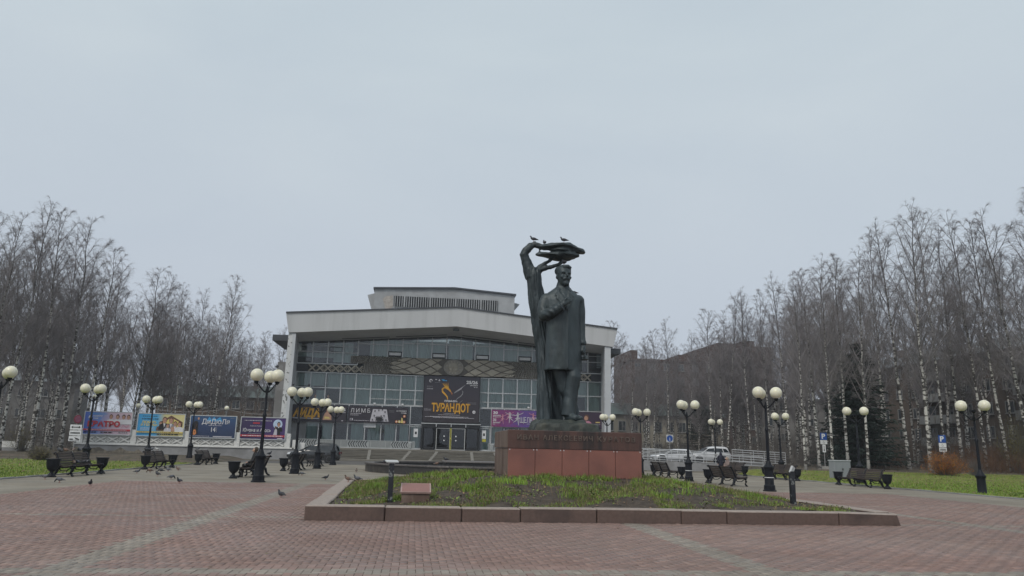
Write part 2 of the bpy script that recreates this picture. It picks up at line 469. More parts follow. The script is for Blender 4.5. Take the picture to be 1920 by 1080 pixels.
DARK_ROOM = M('dark_interior', (.03, .033, .036), .9, var=.3, scale=.4)
GLASS = mat_glass('window_glass', refl=1.9)
GLASS_DARK = mat_glass('door_glass', (.32, .36, .37), refl=1.5)
RELIEF = M('relief_stone', (.37, .34, .285), .85, var=.14, scale=1.3, bump=.3, island=.16)
RELIEF_DARK = M('relief_rib', (.115, .106, .096), .85, var=.2, scale=2)
CORRUGATE = M('corrugated_concrete', (.29, .275, .25), .9, var=.2, scale=1.5, stretch=(2, 1, .5))
LOUVRE = M('dark_louvre', (.035, .038, .042), .7, var=.2, scale=2)
RAIL = M('grey_railing', (.38, .40, .40), .5, var=.1, scale=3, metal=.2)
RAIL_SHEET = M('grey_sheet', (.235, .25, .25), .6, var=.1, scale=2)
STEEL = M('galvanised_rail', (.52, .53, .54), .4, var=.1, scale=4, metal=.3)
BARK = mat_birch('birch_bark')
TWIG = M('birch_twig', (.215, .198, .203), .85, var=.3, scale=.6)
BRUSH = M('undergrowth_twig', (.125, .112, .102), .9, var=.35, scale=.5)
SPRUCE = M('spruce_needle', (.022, .036, .027), .7, var=.4, scale=1.0, island=.3)
SPRUCE_BARK = M('spruce_bark', (.05, .04, .033), .9, var=.3, scale=5)
ORANGE = M('orange_leaf', (.30, .115, .018), .65, var=.35, scale=2.5, island=.4, hue=.02)
BRICK_WALL = M('brown_brick', (.078, .048, .040), .9, var=.15, scale=.8, bump=.2)
CREAM_WALL = M('cream_render', (.245, .225, .185), .9, var=.1, scale=.4)
OLD_BRICK = M('old_brick', (.105, .080, .064), .9, var=.18, scale=.6)
GREY_WALL = M('grey_block_wall', (.15, .145, .14), .9, var=.14, scale=.4)
ROOF_GREY = M('roof_sheet', (.15, .17, .18), .5, var=.12, scale=.6)
ROOF_GREEN = M('roof_green', (.075, .095, .090), .55, var=.12, scale=.6)
FAR_GLASS = M('far_window', (.035, .042, .048), .12, var=.3, scale=.3, spec=.8)
FAR_FRAME = M('far_window_frame', (.24, .24, .235), .7, var=.1, scale=1)
PLASTIC_BLUE = MP('sign_blue', (.012, .07, .30), .4)
SIGN_WHITE = MP('sign_white', (.66, .67, .68), .45)
SIGN_BLACK = MP('sign_black', (.012, .012, .014), .5)
SIGN_RED = MP('sign_red', (.30, .035, .06), .5)
SIGN_GREY = M('sign_post', (.30, .30, .30), .5, var=.1, scale=4, metal=.3)

def mat_globe():
    m = M('opal_globe', (.71, .685, .545), .3, var=.05, scale=2.2, spec=.45, island=.06)
    b = m.node_tree.nodes['Principled BSDF']
    b.inputs['Subsurface Weight'].default_value = .35
    b.inputs['Subsurface Radius'].default_value = (.2, .18, .1)
    return m
GLOBE = mat_globe()
# ------------------------------------------------------------------ ground
AX = 4.85                                   # axis of the square

def sstep(t):
    t = np.clip(t, 0, 1); return t*t*(3-2*t)

def gh(x, y):
    """height of the ground"""
    x = np.asarray(x, float); y = np.asarray(y, float)
    zr = (.05+.56*sstep((y-46)/20))*sstep((x-26.0)/1.2)
    zl = (.05+.30*sstep((y-58)/14))*sstep((-15.7-x)/1.2)
    return zr+zl

def sheet(name, x0, x1, y0, y1, z, mat, parent=None):
    me = me_np(name, [(x0,y0,z),(x1,y0,z),(x1,y1,z),(x0,y1,z)], np.array([[0,1,2,3]]), [mat])
    o = obj(name, me, parent)
    if parent is None: o['kind'] = 'structure'
    return o

sheet('ground', -900, 900, -300, 1200, -.08, EARTH)
sheet('pavement', -15.75, 26.0, -16, 66, 0.0, PAVEMENT)
sheet('road', -15.75, 26.0, 66, 86.2, .004, ASPHALT)

def terrain(name, x0, x1, y0, y1, nx, ny, mat, extra=0.0, clipx=None):
    xs = np.linspace(x0, x1, nx); ys = np.linspace(y0, y1, ny)
    X, Y = np.meshgrid(xs, ys)
    nz = np.array([mnoise.noise((a*.35, b*.35, 0)) for a, b in zip(X.ravel(), Y.ravel())]).reshape(X.shape)
    Z = gh(X, Y)+extra+nz*.03
    V = np.stack([X, Y, Z], -1).reshape(-1, 3)
    i = np.arange(nx*ny).reshape(ny, nx)
    F = np.stack([i[:-1,:-1], i[:-1,1:], i[1:,1:], i[1:,:-1]], -1).reshape(-1, 4)
    o = obj(name, me_np(name, V, F, [mat], smooth=True)); o['kind'] = 'structure'
    return o
terrain('lawn', -62, -15.8, 10, 60, 60, 60, LAWN)
terrain('lawn', 26.05, 75, 10, 59.5, 60, 60, LAWN)
terrain('terrain', -140, -15.8, 60, 190, 70, 70, EARTH)
terrain('terrain', 34.0, 160, 59.5, 200, 70, 70, EARTH)
terrain('terrain', 26.05, 34.0, 59.5, 66.4, 12, 12, EARTH)
mb = MB(); mb.box(-15.75, 34.0, 86.2, 200, -.07, .01)
o = mb.build('terrain', EARTH); o['kind'] = 'structure'

# a worn concrete edging between lawn and pavement, in lengths one can tell apart
edging = bpy.data.objects.new('kerb', None); link(edging); tag(edging, kind='structure')
for xe, y0, y1 in ((-15.75, 30, 60), (26.0, 24, 60)):
    y = y0
    while y < y1:
        l = 1.0
        mb = MB(); mb.cbox(xe-.05, xe+.05, y+.006, y+l-.006, -.05, .06+rnd.uniform(-.012, .012), .012)
        mb.build('edging_stone', CONCRETE, edging); y += l

# ---- pavers: herringbone of 0.22 x 0.11 m blocks
C = .11
RX0, RX1, RY0, RY1 = -11.5, 21.3, 8.4, 32.6
BED = (-2.26, 11.85, 17.05, 31.0)
ix = np.arange(int(round(RX0/C)), int(round(RX1/C))); iy = np.arange(int(round(RY0/C)), int(round(RY1/C)))
IX, IY = np.meshgrid(ix, iy)
mod = (IX-IY) % 4
sel = (mod == 0) | (mod == 3)
bx, by, horiz = IX[sel]*C, IY[sel]*C, (mod[sel] == 0)
cx = bx+np.where(horiz, C, C/2); cy = by+np.where(horiz, C/2, C)
BROT, BPX, BPY = math.radians(1.7), -2.25, 17.06      # the bed stands slightly askew to the square
def unrot(x, y):
    c, s_ = math.cos(BROT), math.sin(BROT); dx, dy = x-BPX, y-BPY
    return BPX+dx*c+dy*s_, BPY-dx*s_+dy*c
_ux, _uy = unrot(cx, cy)
keep = ~((_ux > BED[0]-.02) & (_ux < BED[1]+.02) & (_uy > BED[2]) & (_uy < BED[3]))
cx, cy, horiz = cx[keep], cy[keep], horiz[keep]
grey = (np.abs(cx-5.0) < .24) | (np.abs(cx+4.3) < .24) | (np.abs(cx-14.0) < .24) | (np.abs(cy-10.35) < .20) | (np.abs(cy-17.75) < .11) | (np.abs(cy-24.3) < .06)
nB = len(cx)
zt = .013+NR.normal(0, .0016, nB)
# which 300 show largest: the ones nearest the camera that are inside the picture
rtx = math.tan(math.radians(33.0))
inside = (np.abs(cx*math.cos(YAW)-cy*math.sin(YAW)) < (cy*math.cos(YAW)+cx*math.sin(YAW))*rtx) & (cy > 9.95)
order = np.argsort(np.where(inside, cx**2+cy**2, 1e9))[:300]
single = np.zeros(nB, bool); single[order] = True

def brick_block(cx, cy, hz, zt, gap=.003):
    hx = np.where(hz, C, C/2)-gap; hy = np.where(hz, C/2, C)-gap
    jx = NR.normal(0, .0012, len(cx)); jy = NR.normal(0, .0012, len(cx)); tl = NR.normal(0, .0012, (len(cx), 2))
    n = len(cx); V = np.empty((n, 8, 3)); ch = .003
    for k, (a, b) in enumerate(((-1,-1),(1,-1),(1,1),(-1,1))):
        V[:, k, 0] = cx+jx+a*hx; V[:, k, 1] = cy+jy+b*hy; V[:, k, 2] = .002
        V[:, k+4, 0] = cx+jx+a*(hx-ch); V[:, k+4, 1] = cy+jy+b*(hy-ch); V[:, k+4, 2] = zt+a*tl[:, 0]+b*tl[:, 1]
    base = (np.arange(n)*8)[:, None, None]
    F = np.array([[4,5,6,7],[0,1,5,4],[1,2,6,5],[2,3,7,6],[3,0,4,7]])[None]+base
    return V.reshape(-1, 3), F.reshape(-1, 4)

paving = sheet('paving', RX0, RX1, -16, RY1, .0065, JOINT)
for nm, g, mat in (('pavers', False, PAVER_RED), ('pavers', True, PAVER_GREY)):
    q = (grey == g) & ~single
    V, F = brick_block(cx[q], cy[q], horiz[q], zt[q])
    o = obj(nm, me_np(nm, V, F, [mat]), paving); o['kind'] = 'stuff'
_pm = {}
for g, mat in ((False, PAVER_RED), (True, PAVER_GREY)):
    for hz in (True, False):
        mb = MB(); a, b = (C-.004, C/2-.004) if hz else (C/2-.004, C-.004)
        mb.cbox(-a, a, -b, b, -.016, 0, .003)
        _pm[(g, hz)] = mb.mesh('paver', mat)
for i in order:
    o = obj('paver', _pm[(bool(grey[i]), bool(horiz[i]))], paving, (cx[i], cy[i], zt[i]))
    o.rotation_euler = (NR.normal(0, .01), NR.normal(0, .01), NR.normal(0, .01))
# near strip that the camera stands on
ix = np.arange(-104, 193); iy = np.arange(-36, 76, 1)
IX, IY = np.meshgrid(ix, iy); mod = (IX-IY) % 4; s2 = ((mod == 0) | (mod == 3)) & (IY*C > 1.0) & (np.abs(IX*C-2) < 9)
hz2 = mod[s2] == 0; c2x = IX[s2]*C+np.where(hz2, C, C/2); c2y = IY[s2]*C+np.where(hz2, C/2, C)
V, F = brick_block(c2x, c2y, hz2, .012+NR.normal(0, .0014, len(c2x)))
o = obj('pavers', me_np('pavers', V, F, [PAVER_RED]), paving); o['kind'] = 'stuff'

# fine litter on the paving: crumbs, bits of leaf, pale grit
n = 500
px = NR.uniform(-14, 24, n); py = NR.uniform(10, 45, n)
ok = ~((px > -2.5) & (px < 12.3) & (py > 16.9) & (py < 31.4)); px, py = px[ok], py[ok]; n = len(px)
a = NR.uniform(0, 6.28, n); s = NR.uniform(.012, .035, n)
V = np.empty((n, 4, 3))
for k in range(4):
    V[:, k, 0] = px+s*np.cos(a+k*1.57)*(1 if k % 2 else .6); V[:, k, 1] = py+s*np.sin(a+k*1.57); V[:, k, 2] = .024+NR.uniform(0, .006, n)
o = obj('litter', me_np('litter', V.reshape(-1, 3), np.arange(4*n).reshape(n, 4), [LEAFLITTER])); tag(o, 'specks of dry leaf and crumbs scattered over the paving', 'litter', kind='stuff')

# ------------------------------------------------------------------ flower bed with its granite kerb
kerb = bpy.data.objects.new('kerb', None); link(kerb); tag(kerb, kind='structure')
fx = [-2.25, -.54, 1.14, 2.46, 4.22, 6.23, 7.35, 10.18, 11.82]
def kstone(x0, x1, y0, y1, h, slope=0.0):
    mb = MB(); g = .008
    dz = rnd.uniform(-.012, .012)
    mb.cbox(x0+g, x1-g, y0+g, y1-g, -.05, h+dz, .022)
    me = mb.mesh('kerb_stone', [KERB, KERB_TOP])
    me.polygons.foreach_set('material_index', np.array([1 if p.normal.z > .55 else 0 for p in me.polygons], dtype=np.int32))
    if slope:
        for v in me.vertices:
            if v.co.x > x1-.1 and v.co.z > .1: v.co.x -= .1
            if v.co.x > x1-.3 and v.co.z > .1: v.co.z -= .03
    o = obj('kerb_stone', me, kerb)
    o.location.y = rnd.uniform(-.012, .012)
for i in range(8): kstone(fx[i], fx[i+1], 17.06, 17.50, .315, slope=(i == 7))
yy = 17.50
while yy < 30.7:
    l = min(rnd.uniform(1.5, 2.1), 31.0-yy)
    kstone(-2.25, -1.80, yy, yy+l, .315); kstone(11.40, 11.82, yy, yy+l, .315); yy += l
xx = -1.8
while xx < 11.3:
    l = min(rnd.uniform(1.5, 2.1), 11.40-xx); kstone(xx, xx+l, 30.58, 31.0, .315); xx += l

PL = (2.76, 6.80, 22.25, 25.85)             # footprint of the pedestal
def bed_z(x, y):
    x = np.asarray(x, float); y = np.asarray(y, float)
    dx = np.maximum(np.maximum((PL[0]-.3-x)/(PL[0]-.3+1.85), (x-PL[1]-.3)/(11.43-PL[1]-.3)), 0)
    dy = np.maximum(np.maximum((PL[2]-.3-y)/(PL[2]-.3-17.45), (y-PL[3]-.3)/(30.6-PL[3]-.3)), 0)
    d = np.clip(np.sqrt(dx**2+dy**2), 0, 1)
    return .26+.55*(1-d**1.25)
nx, ny = 190, 190
X, Y = np.meshgrid(np.linspace(-1.82, 11.42, nx), np.linspace(17.47, 30.62, ny))
nz = np.array([mnoise.fractal((a*1.1, b*1.1, 3.0), 1.0, 2.0, 5) for a, b in zip(X.ravel(), Y.ravel())]).reshape(X.shape)
Z = bed_z(X, Y)+nz*.065
i = np.arange(nx*ny).reshape(ny, nx)
F = np.stack([i[:-1,:-1], i[:-1,1:], i[1:,1:], i[1:,:-1]], -1).reshape(-1, 4)
o = bed_ground = obj('terrain', me_np('terrain', np.stack([X, Y, Z], -1).reshape(-1, 3), F, [SOIL], smooth=True)); o['kind'] = 'structure'
def bedz_at(x, y):
    return bed_z(x, y)+.065*np.array([mnoise.fractal((a*1.1, b*1.1, 3.0), 1.0, 2.0, 5) for a, b in zip(np.ravel(x), np.ravel(y))])

def blades(name, x, y, z, h, w, mat, label, lean=.5, cat='grass', seg=2):
    n = len(x); a = NR.uniform(0, 6.283, n); b = NR.uniform(0, 6.283, n); l = NR.uniform(.1, lean, n)*h
    dx, dy = np.cos(a)*w/2, np.sin(a)*w/2; ex, ey = np.cos(b)*l, np.sin(b)*l
    V = np.empty((n, 5, 3))
    V[:, 0] = np.stack([x-dx, y-dy, z-.01], -1); V[:, 1] = np.stack([x+dx, y+dy, z-.01], -1)
    V[:, 2] = np.stack([x+dx*.8+ex*.35, y+dy*.8+ey*.35, z+h*.6], -1); V[:, 3] = np.stack([x-dx*.8+ex*.35, y-dy*.8+ey*.35, z+h*.6], -1)
    V[:, 4] = np.stack([x+ex, y+ey, z+h], -1)
    base = (np.arange(n)*5)[:, None]
    T = np.concatenate([np.array([[0,1,2]])+base, np.array([[0,2,3]])+base, np.array([[3,2,4]])+base])
    o = obj(name, me_np(name, V.reshape(-1, 3), T, [mat]))
    return tag(o, label, cat, kind='stuff')

def patch(x, y, s, seed):
    return np.array([mnoise.fractal((a*s, b*s, seed), 1.0, 2.0, 4) for a, b in zip(x, y)])

# grass and weeds in the bed: thick on the crest and the left end, thin on the bare front slope
n = 150000
x = NR.uniform(-1.75, 11.35, n); y = NR.uniform(17.5, 30.5, n)
p = patch(x, y, .75, 9.0)
front = np.clip((y-17.5)/2.6, 0, 1)
left = np.clip((2.6-x)/3.0, 0, 1)
dens = p*3.0+front*.40+left*.34-.30
ok = (NR.uniform(0, .75, n) < dens) & ~((x > PL[0]-.05) & (x < PL[1]+.05) & (y > PL[2]-.05) & (y < PL[3]+.05))
x, y = x[ok], y[ok]; z = bedz_at(x, y)
cut = NR.uniform(0, 1, len(x)) < .68
blades('grass', x[cut], y[cut], z[cut], NR.uniform(.03, .085, cut.sum()), NR.uniform(.008, .016, cut.sum()), GRASS, 'green grass growing in the bed round the pedestal', .8)
blades('grass', x[~cut], y[~cut], z[~cut], NR.uniform(.05, .15, (~cut).sum()), NR.uniform(.008, .014, (~cut).sum()), GRASS_DRY, 'withered yellow grass in the bed round the pedestal', 1.0)
# bright lush tufts
tx, ty, tz = [], [], []
for _ in range(85):
    u = rnd.random()
    cxx = rnd.uniform(-1.3, 2.2) if u < .5 else rnd.uniform(-1.3, 10.8)
    cyy = rnd.uniform(18.6, 27.5)
    if PL[0]-.3 < cxx < PL[1]+.3 and cyy > PL[2]-.1: cyy = rnd.uniform(20.5, 22.0)
    k = rnd.randint(40, 130)
    tx.append(NR.normal(cxx, .16, k)); ty.append(NR.normal(cyy, .16, k))
tx = np.concatenate(tx); ty = np.concatenate(ty)
ok = (tx > -1.75) & (tx < 11.35) & (ty > 17.55)
tx, ty = tx[ok], ty[ok]
blades('grass', tx, ty, bedz_at(tx, ty), NR.uniform(.06, .19, len(tx)), NR.uniform(.010, .02, len(tx)), GRASS, 'bright tall grass tufts in the bed round the pedestal', .7)
# broad-leaved weeds and fallen leaves
def leaves(name, x, y, z, size, mat, label, tilt=.6, cat='leaves'):
    n = len(x); a = NR.uniform(0, 6.283, n); t = NR.uniform(-tilt, tilt, n); u = NR.uniform(-tilt, tilt, n)
    V = np.empty((n, 6, 3)); prof = [(-.5, 0), (-.15, -.32), (.25, -.26), (.55, 0), (.25, .26), (-.15, .32)]
    for k, (p, q) in enumerate(prof):
        lx, ly = p*size, q*size
        V[:, k, 0] = x+lx*np.cos(a)-ly*np.sin(a); V[:, k, 1] = y+lx*np.sin(a)+ly*np.cos(a); V[:, k, 2] = z+lx*np.sin(t)+ly*np.sin(u)+np.abs(q)*size*.25
    F = (np.arange(n)*6)[:, None]+np.arange(6)[None]
    return tag(obj(name, me_np(name, V.reshape(-1, 3), F, [mat])), label, cat, kind='stuff')
n = 22000
x = NR.uniform(-1.7, 11.35, n); y = NR.uniform(17.55, 30, n)
p = patch(x, y, .9, 31.0); front = np.clip((y-17.6)/3, 0, 1)
ok = (NR.uniform(0, .7, n) < p*3.0+front*.2-.34) & ~((x > PL[0]-.1) & (x < PL[1]+.1) & (y > PL[2]-.1) & (y < PL[3]+.1))
x, y = x[ok], y[ok]
leaves('weeds', x, y, bedz_at(x, y)+NR.uniform(.01, .08, len(x)), NR.uniform(.02, .065, len(x)), WEED, 'low broad-leaved weeds spreading over the bed', .7, 'weeds')
n = 3200
x = NR.uniform(-1.7, 11.35, n); y = NR.uniform(17.55, 30, n)
ok = ~((x > PL[0]-.1) & (x < PL[1]+.1) & (y > PL[2]-.1) & (y < PL[3]+.1)); x, y = x[ok], y[ok]
leaves('leaves', x, y, bedz_at(x, y)+.03, NR.uniform(.03, .09, len(x)), LEAFLITTER, 'fallen dry leaves lying on the soil of the bed', .5)

# dead stalks standing in the bed
n = 900
x = NR.uniform(-1.6, 11.3, n); y = NR.uniform(17.7, 29, n); ok = ~((x > PL[0]-.1) & (x < PL[1]+.1) & (y > PL[2]-.1) & (y < PL[3]+.1)); x, y = x[ok], y[ok]
blades('stalks', x, y, bedz_at(x, y), NR.uniform(.08, .30, len(x)), NR.uniform(.006, .012, len(x)), LEAFLITTER, 'dead brown stalks standing in the bed', 1.2, 'stalks')
_BR = Matrix.Translation((BPX, BPY, 0)) @ Matrix.Rotation(BROT, 4, 'Z') @ Matrix.Translation((-BPX, -BPY, 0))
for o in [kerb]+[o for o in COL.objects if o.name.split('.')[0] in ('grass', 'weeds', 'leaves', 'stalks')]+[bed_ground]: o.matrix_world = _BR

# lawns
def lawn_grass(x0, x1, y0, y1, n, label):
    x = NR.uniform(x0, x1, n); y = NR.uniform(y0, y1, n)
    w = np.clip((48-y)/25+.35, .25, 1); ok = NR.uniform(0, 1, n) < w
    x, y = x[ok], y[ok]
    blades('grass', x, y, gh(x, y), NR.uniform(.04, .11, len(x)), NR.uniform(.02, .045, len(x)), GRASS, label, .8)
lawn_grass(-40, -15.9, 27, 60, 52000, 'short green grass of the lawn beside the billboards')
lawn_grass(26.2, 52, 25, 59, 60000, 'short green grass of the lawn below the apartment block')
n = 9000
x = np.concatenate([NR.uniform(-40, -16, n//3), NR.uniform(26.4, 60, n-n//3)]); y = NR.uniform(27, 70, n)
leaves('leaves', x, y, gh(x, y)+.05, NR.uniform(.05, .12, n), LEAFLITTER, 'brown autumn leaves strewn over the lawns and under the trees', .5)
# ------------------------------------------------------------------ pedestal
ped = thing('pedestal', 'broad red granite pedestal with raised metal lettering under the bronze statue', 'pedestal', (4.78, 24.05, .4))
px0, px1, py0, py1 = PL[0]-4.78, PL[1]-4.78, PL[2]-24.05, PL[3]-24.05
zj, ztop, zb = 1.65-.4, 2.17-.4, .82-.4
mb = MB(); mb.box(px0+.06, px1-.06, py0+.06, py1-.06, -.2, zj-.012)
mb.build('core', GRANITE_DARK, ped)
w = (px1-px0)/5
for k in range(5):
    for yf, yb in ((py0, py0+.05), (py1-.05, py1)):
        mb = MB(); mb.cbox(px0+k*w+.006, px0+(k+1)*w-.006, yf, yb, zb+rnd.uniform(-.004, .004), zj-.02, .004)
        p = mb.build('panel', GRANITE_RED, ped)
        if yf == py0:
            for sx in (k*w+.05, (k+1)*w-.05):
                mb = MB(); mb.lathe([(.0, -.012), (.016, -.008), (.018, 0)], 8, (0, 0, 0))
                bo = mb.build('bolt', STEEL, p); bo.rotation_euler = (math.pi/2, 0, 0); bo.location = (px0+sx, py0-.001, zj-.05)
n4 = 4; d = (py1-py0-.12)/n4
for k in range(n4):
    for xf, xb, mt in ((px0+.002, px0+.05, GRANITE_SIDE), (px1-.05, px1-.002, GRANITE_RED)):
        mb = MB(); mb.cbox(xf, xb, py0+.06+k*d+.005, py0+.06+(k+1)*d-.005, zb, zj-.022, .004)
        mb.build('panel', mt, ped)
mb = MB(); mb.cbox(px0-.012, px1+.012, py0-.012, py1+.012, zj-.01, ztop, .018)
mb.build('upper_block', GRANITE_DARK, ped)
mb = MB(); mb.cbox(px0-.02, px0-.013, py0+.01, py1-.01, zj+.002, ztop-.02, .002)
tag(mb.build('side_slab', GRANITE_SIDE, ped), 'weathered tan-grey side face of the upper block')
words = ('ИВАН', 'АЛЕКСЕЕВИЧ', 'КУРАТОВ')
for wd_, (u0, u1) in zip(words, ((.26, .90), (1.03, 2.53), (2.68, 3.84))):
    me = text_mesh(wd_, .2, BRONZE_LETTER, extrude=.012, bold=.002, spacing=1.22)
    xs = [v.co.x for v in me.vertices]; lo_, hi_ = min(xs), max(xs)
    me.transform(Matrix.Rotation(math.pi/2, 4, 'X') @ Matrix.Diagonal(((u1-u0)/(hi_-lo_), 1, 1, 1)) @ Matrix.Translation((-lo_, 0, 0)))
    obj('lettering', me, ped, (px0+u0, py0-.028, zj+.24))

# ------------------------------------------------------------------ statue
stat = thing('statue', 'tall dark green bronze statue of a man in a long coat beneath a bent tree', 'statue', (4.78, 24.0, 2.17))

def sring(z, cx, cy, a, b, n=28, e=2.3, fold=0.0, ph=0.0, rot=0.0):
    out = []
    for i in range(n):
        t = 2*math.pi*i/n; c, s = math.cos(t), math.sin(t)
        r = (abs(c)**e+abs(s)**e)**(-1/e)
        r *= 1+fold*(math.sin(5*t+ph)+.6*math.sin(9*t+ph*2.3))
        x, y = a*r*c, b*r*s
        out.append((cx+x*math.cos(rot)-y*math.sin(rot), cy+x*math.sin(rot)+y*math.cos(rot), z))
    return out

fig = MB()
coat = [(1.97,-.055,.02,.635,.44,.030),(2.15,-.055,.01,.62,.43,.028),(2.5,-.06,.0,.60,.42,.022),(2.9,-.065,.0,.58,.41,.015),(3.4,-.07,.0,.56,.40,.006),
        (3.8,-.085,.0,.565,.39,0),(4.1,-.1,.02,.60,.38,0),(4.3,-.1,.03,.64,.35,0),(4.45,-.1,.04,.60,.31,0),(4.57,-.1,.05,.48,.27,0),(4.67,-.09,.05,.34,.24,0),(4.77,-.08,.05,.23,.2,0),(4.98,-.07,.02,.185,.19,0)]
fig.loft([sring(z, cx_, cy_, a, b, fold=f, ph=z*.7) for z, cx_, cy_, a, b, f in coat])
# legs
fig.tube([(.20,-.02,2.35),(.24,-.12,2.0),(.265,-.2,1.75),(.2,-.18,1.4),(.155,-.18,1.05),(.115,-.19,.75),(.085,-.2,.50)], [.27,.26,.245,.23,.225,.225,.24], 16)
fig.tube([(-.2,.05,2.35),(-.15,.05,2.0),(-.03,.06,1.5),(.12,.1,1.15),(.27,.12,.85),(.36,.1,.55)], [.26,.25,.22,.205,.19,.18], 16)
fig.tube([(.07,-.1,.46),(.13,-.3,.47),(.24,-.52,.445),(.27,-.60,.43)], [.125,.125,.105,.07], 12)
fig.tube([(.35,.14,.46),(.40,-.05,.46),(.47,-.26,.44),(.49,-.34,.43)], [.12,.12,.10,.065], 12)
fig.box(-.01,.2,-.28,.02,.36,.44); fig.box(.28,.46,-.1,.24,.36,.43)
# arm across the chest
fig.ball((-.60,.04,4.32),(.24,.24,.22))
fig.tube([(-.62,.04,4.36),(-.72,.01,4.15),(-.755,-.04,3.95),(-.73,-.11,3.77)], [.21,.205,.195,.19], 16)
fig.ball((-.73,-.11,3.76), .195)
fig.tube([(-.73,-.11,3.76),(-.56,-.33,3.80),(-.38,-.47,3.91),(-.26,-.53,4.0)], [.19,.18,.165,.16], 16)
fig.tube([(-.30,-.51,3.97),(-.225,-.55,4.03)], [.172,.17], 16)
fig.tube([(-.24,-.53,4.02),(-.16,-.56,4.09),(-.08,-.555,4.15)], [.10,.105,.09], 12)
for k, (dx, dz, l) in enumerate(((0,0,.16),(.005,.055,.19),(-.005,.11,.19),(-.03,.16,.16))):
    b0 = Vector((-.11+dx, -.57, 4.08+dz)); fig.tube([b0, b0+Vector((l*.5, -.03, .05)), b0+Vector((l, .02, .06))], [.038,.036,.03], 8)
fig.tube([(-.17,-.6,4.14),(-.12,-.63,4.24),(-.06,-.6,4.29)], [.042,.038,.03], 8)
# hanging arm and hand with hat
fig.ball((.43,.05,4.33),(.22,.23,.21))
fig.tube([(.46,.05,4.36),(.52,.06,4.05),(.545,.06,3.6),(.56,.02,3.25),(.575,-.03,2.92)], [.19,.165,.145,.13,.125], 16)
fig.tube([(.575,-.03,2.96),(.58,-.035,2.86)], [.138,.138], 14)
fig.tube([(.585,-.04,2.88),(.61,-.06,2.74),(.63,-.08,2.64)], [.085,.09,.08], 10)
for k in range(4):
    y_ = -.15+k*.05
    fig.tube([(.62,y_,2.66),(.645,y_-.01,2.55),(.62,y_-.005,2.46)], [.036,.034,.028], 8)
fig.tube([(.57,-.12,2.74),(.56,-.17,2.64),(.58,-.18,2.56)], [.04,.036,.03], 8)
fig.ball((.66,-.08,2.42),(.085,.24,.075)); fig.ball((.665,-.08,2.36),(.10,.30,.03))
# head, turned a little to one side
hd = MB()
hp = [(4.79,.085,-.235,-.02),(4.85,.14,-.265,.07),(4.94,.178,-.278,.15),(5.04,.202,-.285,.21),(5.14,.215,-.278,.245),(5.22,.226,-.288,.26),(5.30,.23,-.272,.27),(5.38,.22,-.24,.26),(5.45,.18,-.18,.21),(5.50,.12,-.10,.13),(5.525,.04,-.03,.05)]
hd.loft([sring(z, 0, (yf+yb)/2, a, (yb-yf)/2, 22, 2.2) for z, a, yf, yb in hp])
hd.tube([(0,-.285,5.21),(0,-.33,5.13),(0,-.355,5.075)], [.026,.036,.046], 8); hd.ball((0,-.315,5.06),(.055,.045,.032))
for s in (-1, 1):
    hd.ball((s*.095,-.272,5.215),(.075,.035,.024)); hd.ball((s*.222,.01,5.10),(.032,.062,.085)); hd.ball((s*.12,-.235,5.06),(.07,.05,.06))
    hd.tube([(s*.01,-.312,5.005),(s*.07,-.305,4.995),(s*.115,-.27,4.965)], [.032,.03,.016], 8)
    hd.ball((s*.155,.06,5.33),(.10,.22,.15))
hd.ball((0,-.285,4.945),(.06,.025,.014)); hd.ball((0,-.262,4.85),(.085,.06,.085))
hd.ball((.03,.03,5.37),(.225,.27,.175)); hd.tube([(-.1,-.2,5.42),(.06,-.24,5.44),(.17,-.17,5.41)], [.05,.06,.05], 8)
V = hd.arr(); cr, sr_ = math.cos(.20), math.sin(.20)
V = V*np.array([1.07, 1.03, 1.0])
V = np.stack([-.072+V[:, 0]*cr-V[:, 1]*sr_, .0+V[:, 0]*sr_+V[:, 1]*cr, V[:, 2]], -1)
fig.add(V, hd.F)
fig.tube([(-.07,.03,4.7),(-.065,.0,4.95)], [.17,.175], 14)
# collar, lapels, front edge, buttons, pockets
def front_y(x, z):
    for (z0, cx0, cy0, a0, b0, _), (z1, cx1, cy1, a1, b1, _) in zip(coat[:-1], coat[1:]):
        if z0 <= z <= z1:
            t = (z-z0)/(z1-z0); a = a0+(a1-a0)*t; b = b0+(b1-b0)*t; c = cx0+(cx1-cx0)*t; d_ = cy0+(cy1-cy0)*t
            return d_-b*max(0, 1-abs((x-c)/a)**2.3)**(1/2.3)
    return -.4
def plate(pts, t=.05, out=.03):
    f = [(x, front_y(x, z)-out, z) for x, z in pts]; bk = [(x, front_y(x, z)+t, z) for x, z in pts]; n = len(pts)
    fig.add(f+bk, [tuple(range(n)), tuple(range(2*n-1, n-1, -1))]+[(i, (i+1) % n, n+(i+1) % n, n+i) for i in range(n)])
plate([(-.26,4.60),(-.40,4.42),(-.33,4.40),(-.36,4.33),(-.03,3.93),(-.02,4.05),(-.15,4.42)], out=.045)
plate([(.08,4.60),(.02,4.40),(-.01,4.05),(.02,3.93),(.20,4.33),(.17,4.40),(.24,4.42)], out=.045)
fig.tube([(-.08,.30,4.70),(-.27,.18,4.72),(-.31,-.02,4.70),(-.24,-.2,4.62)], [.05,.06,.06,.05], 8)
fig.tube([(-.08,.30,4.70),(.12,.18,4.72),(.15,-.02,4.70),(.08,-.2,4.62)], [.05,.06,.06,.05], 8)
plate([(-.12,4.52),(-.02,4.52),(-.03,4.15),(-.07,4.08),(-.10,4.15)], out=.02)
plate([(.0,3.92),(.035,3.92),(.03,2.0),(-.005,2.0)], out=.03)
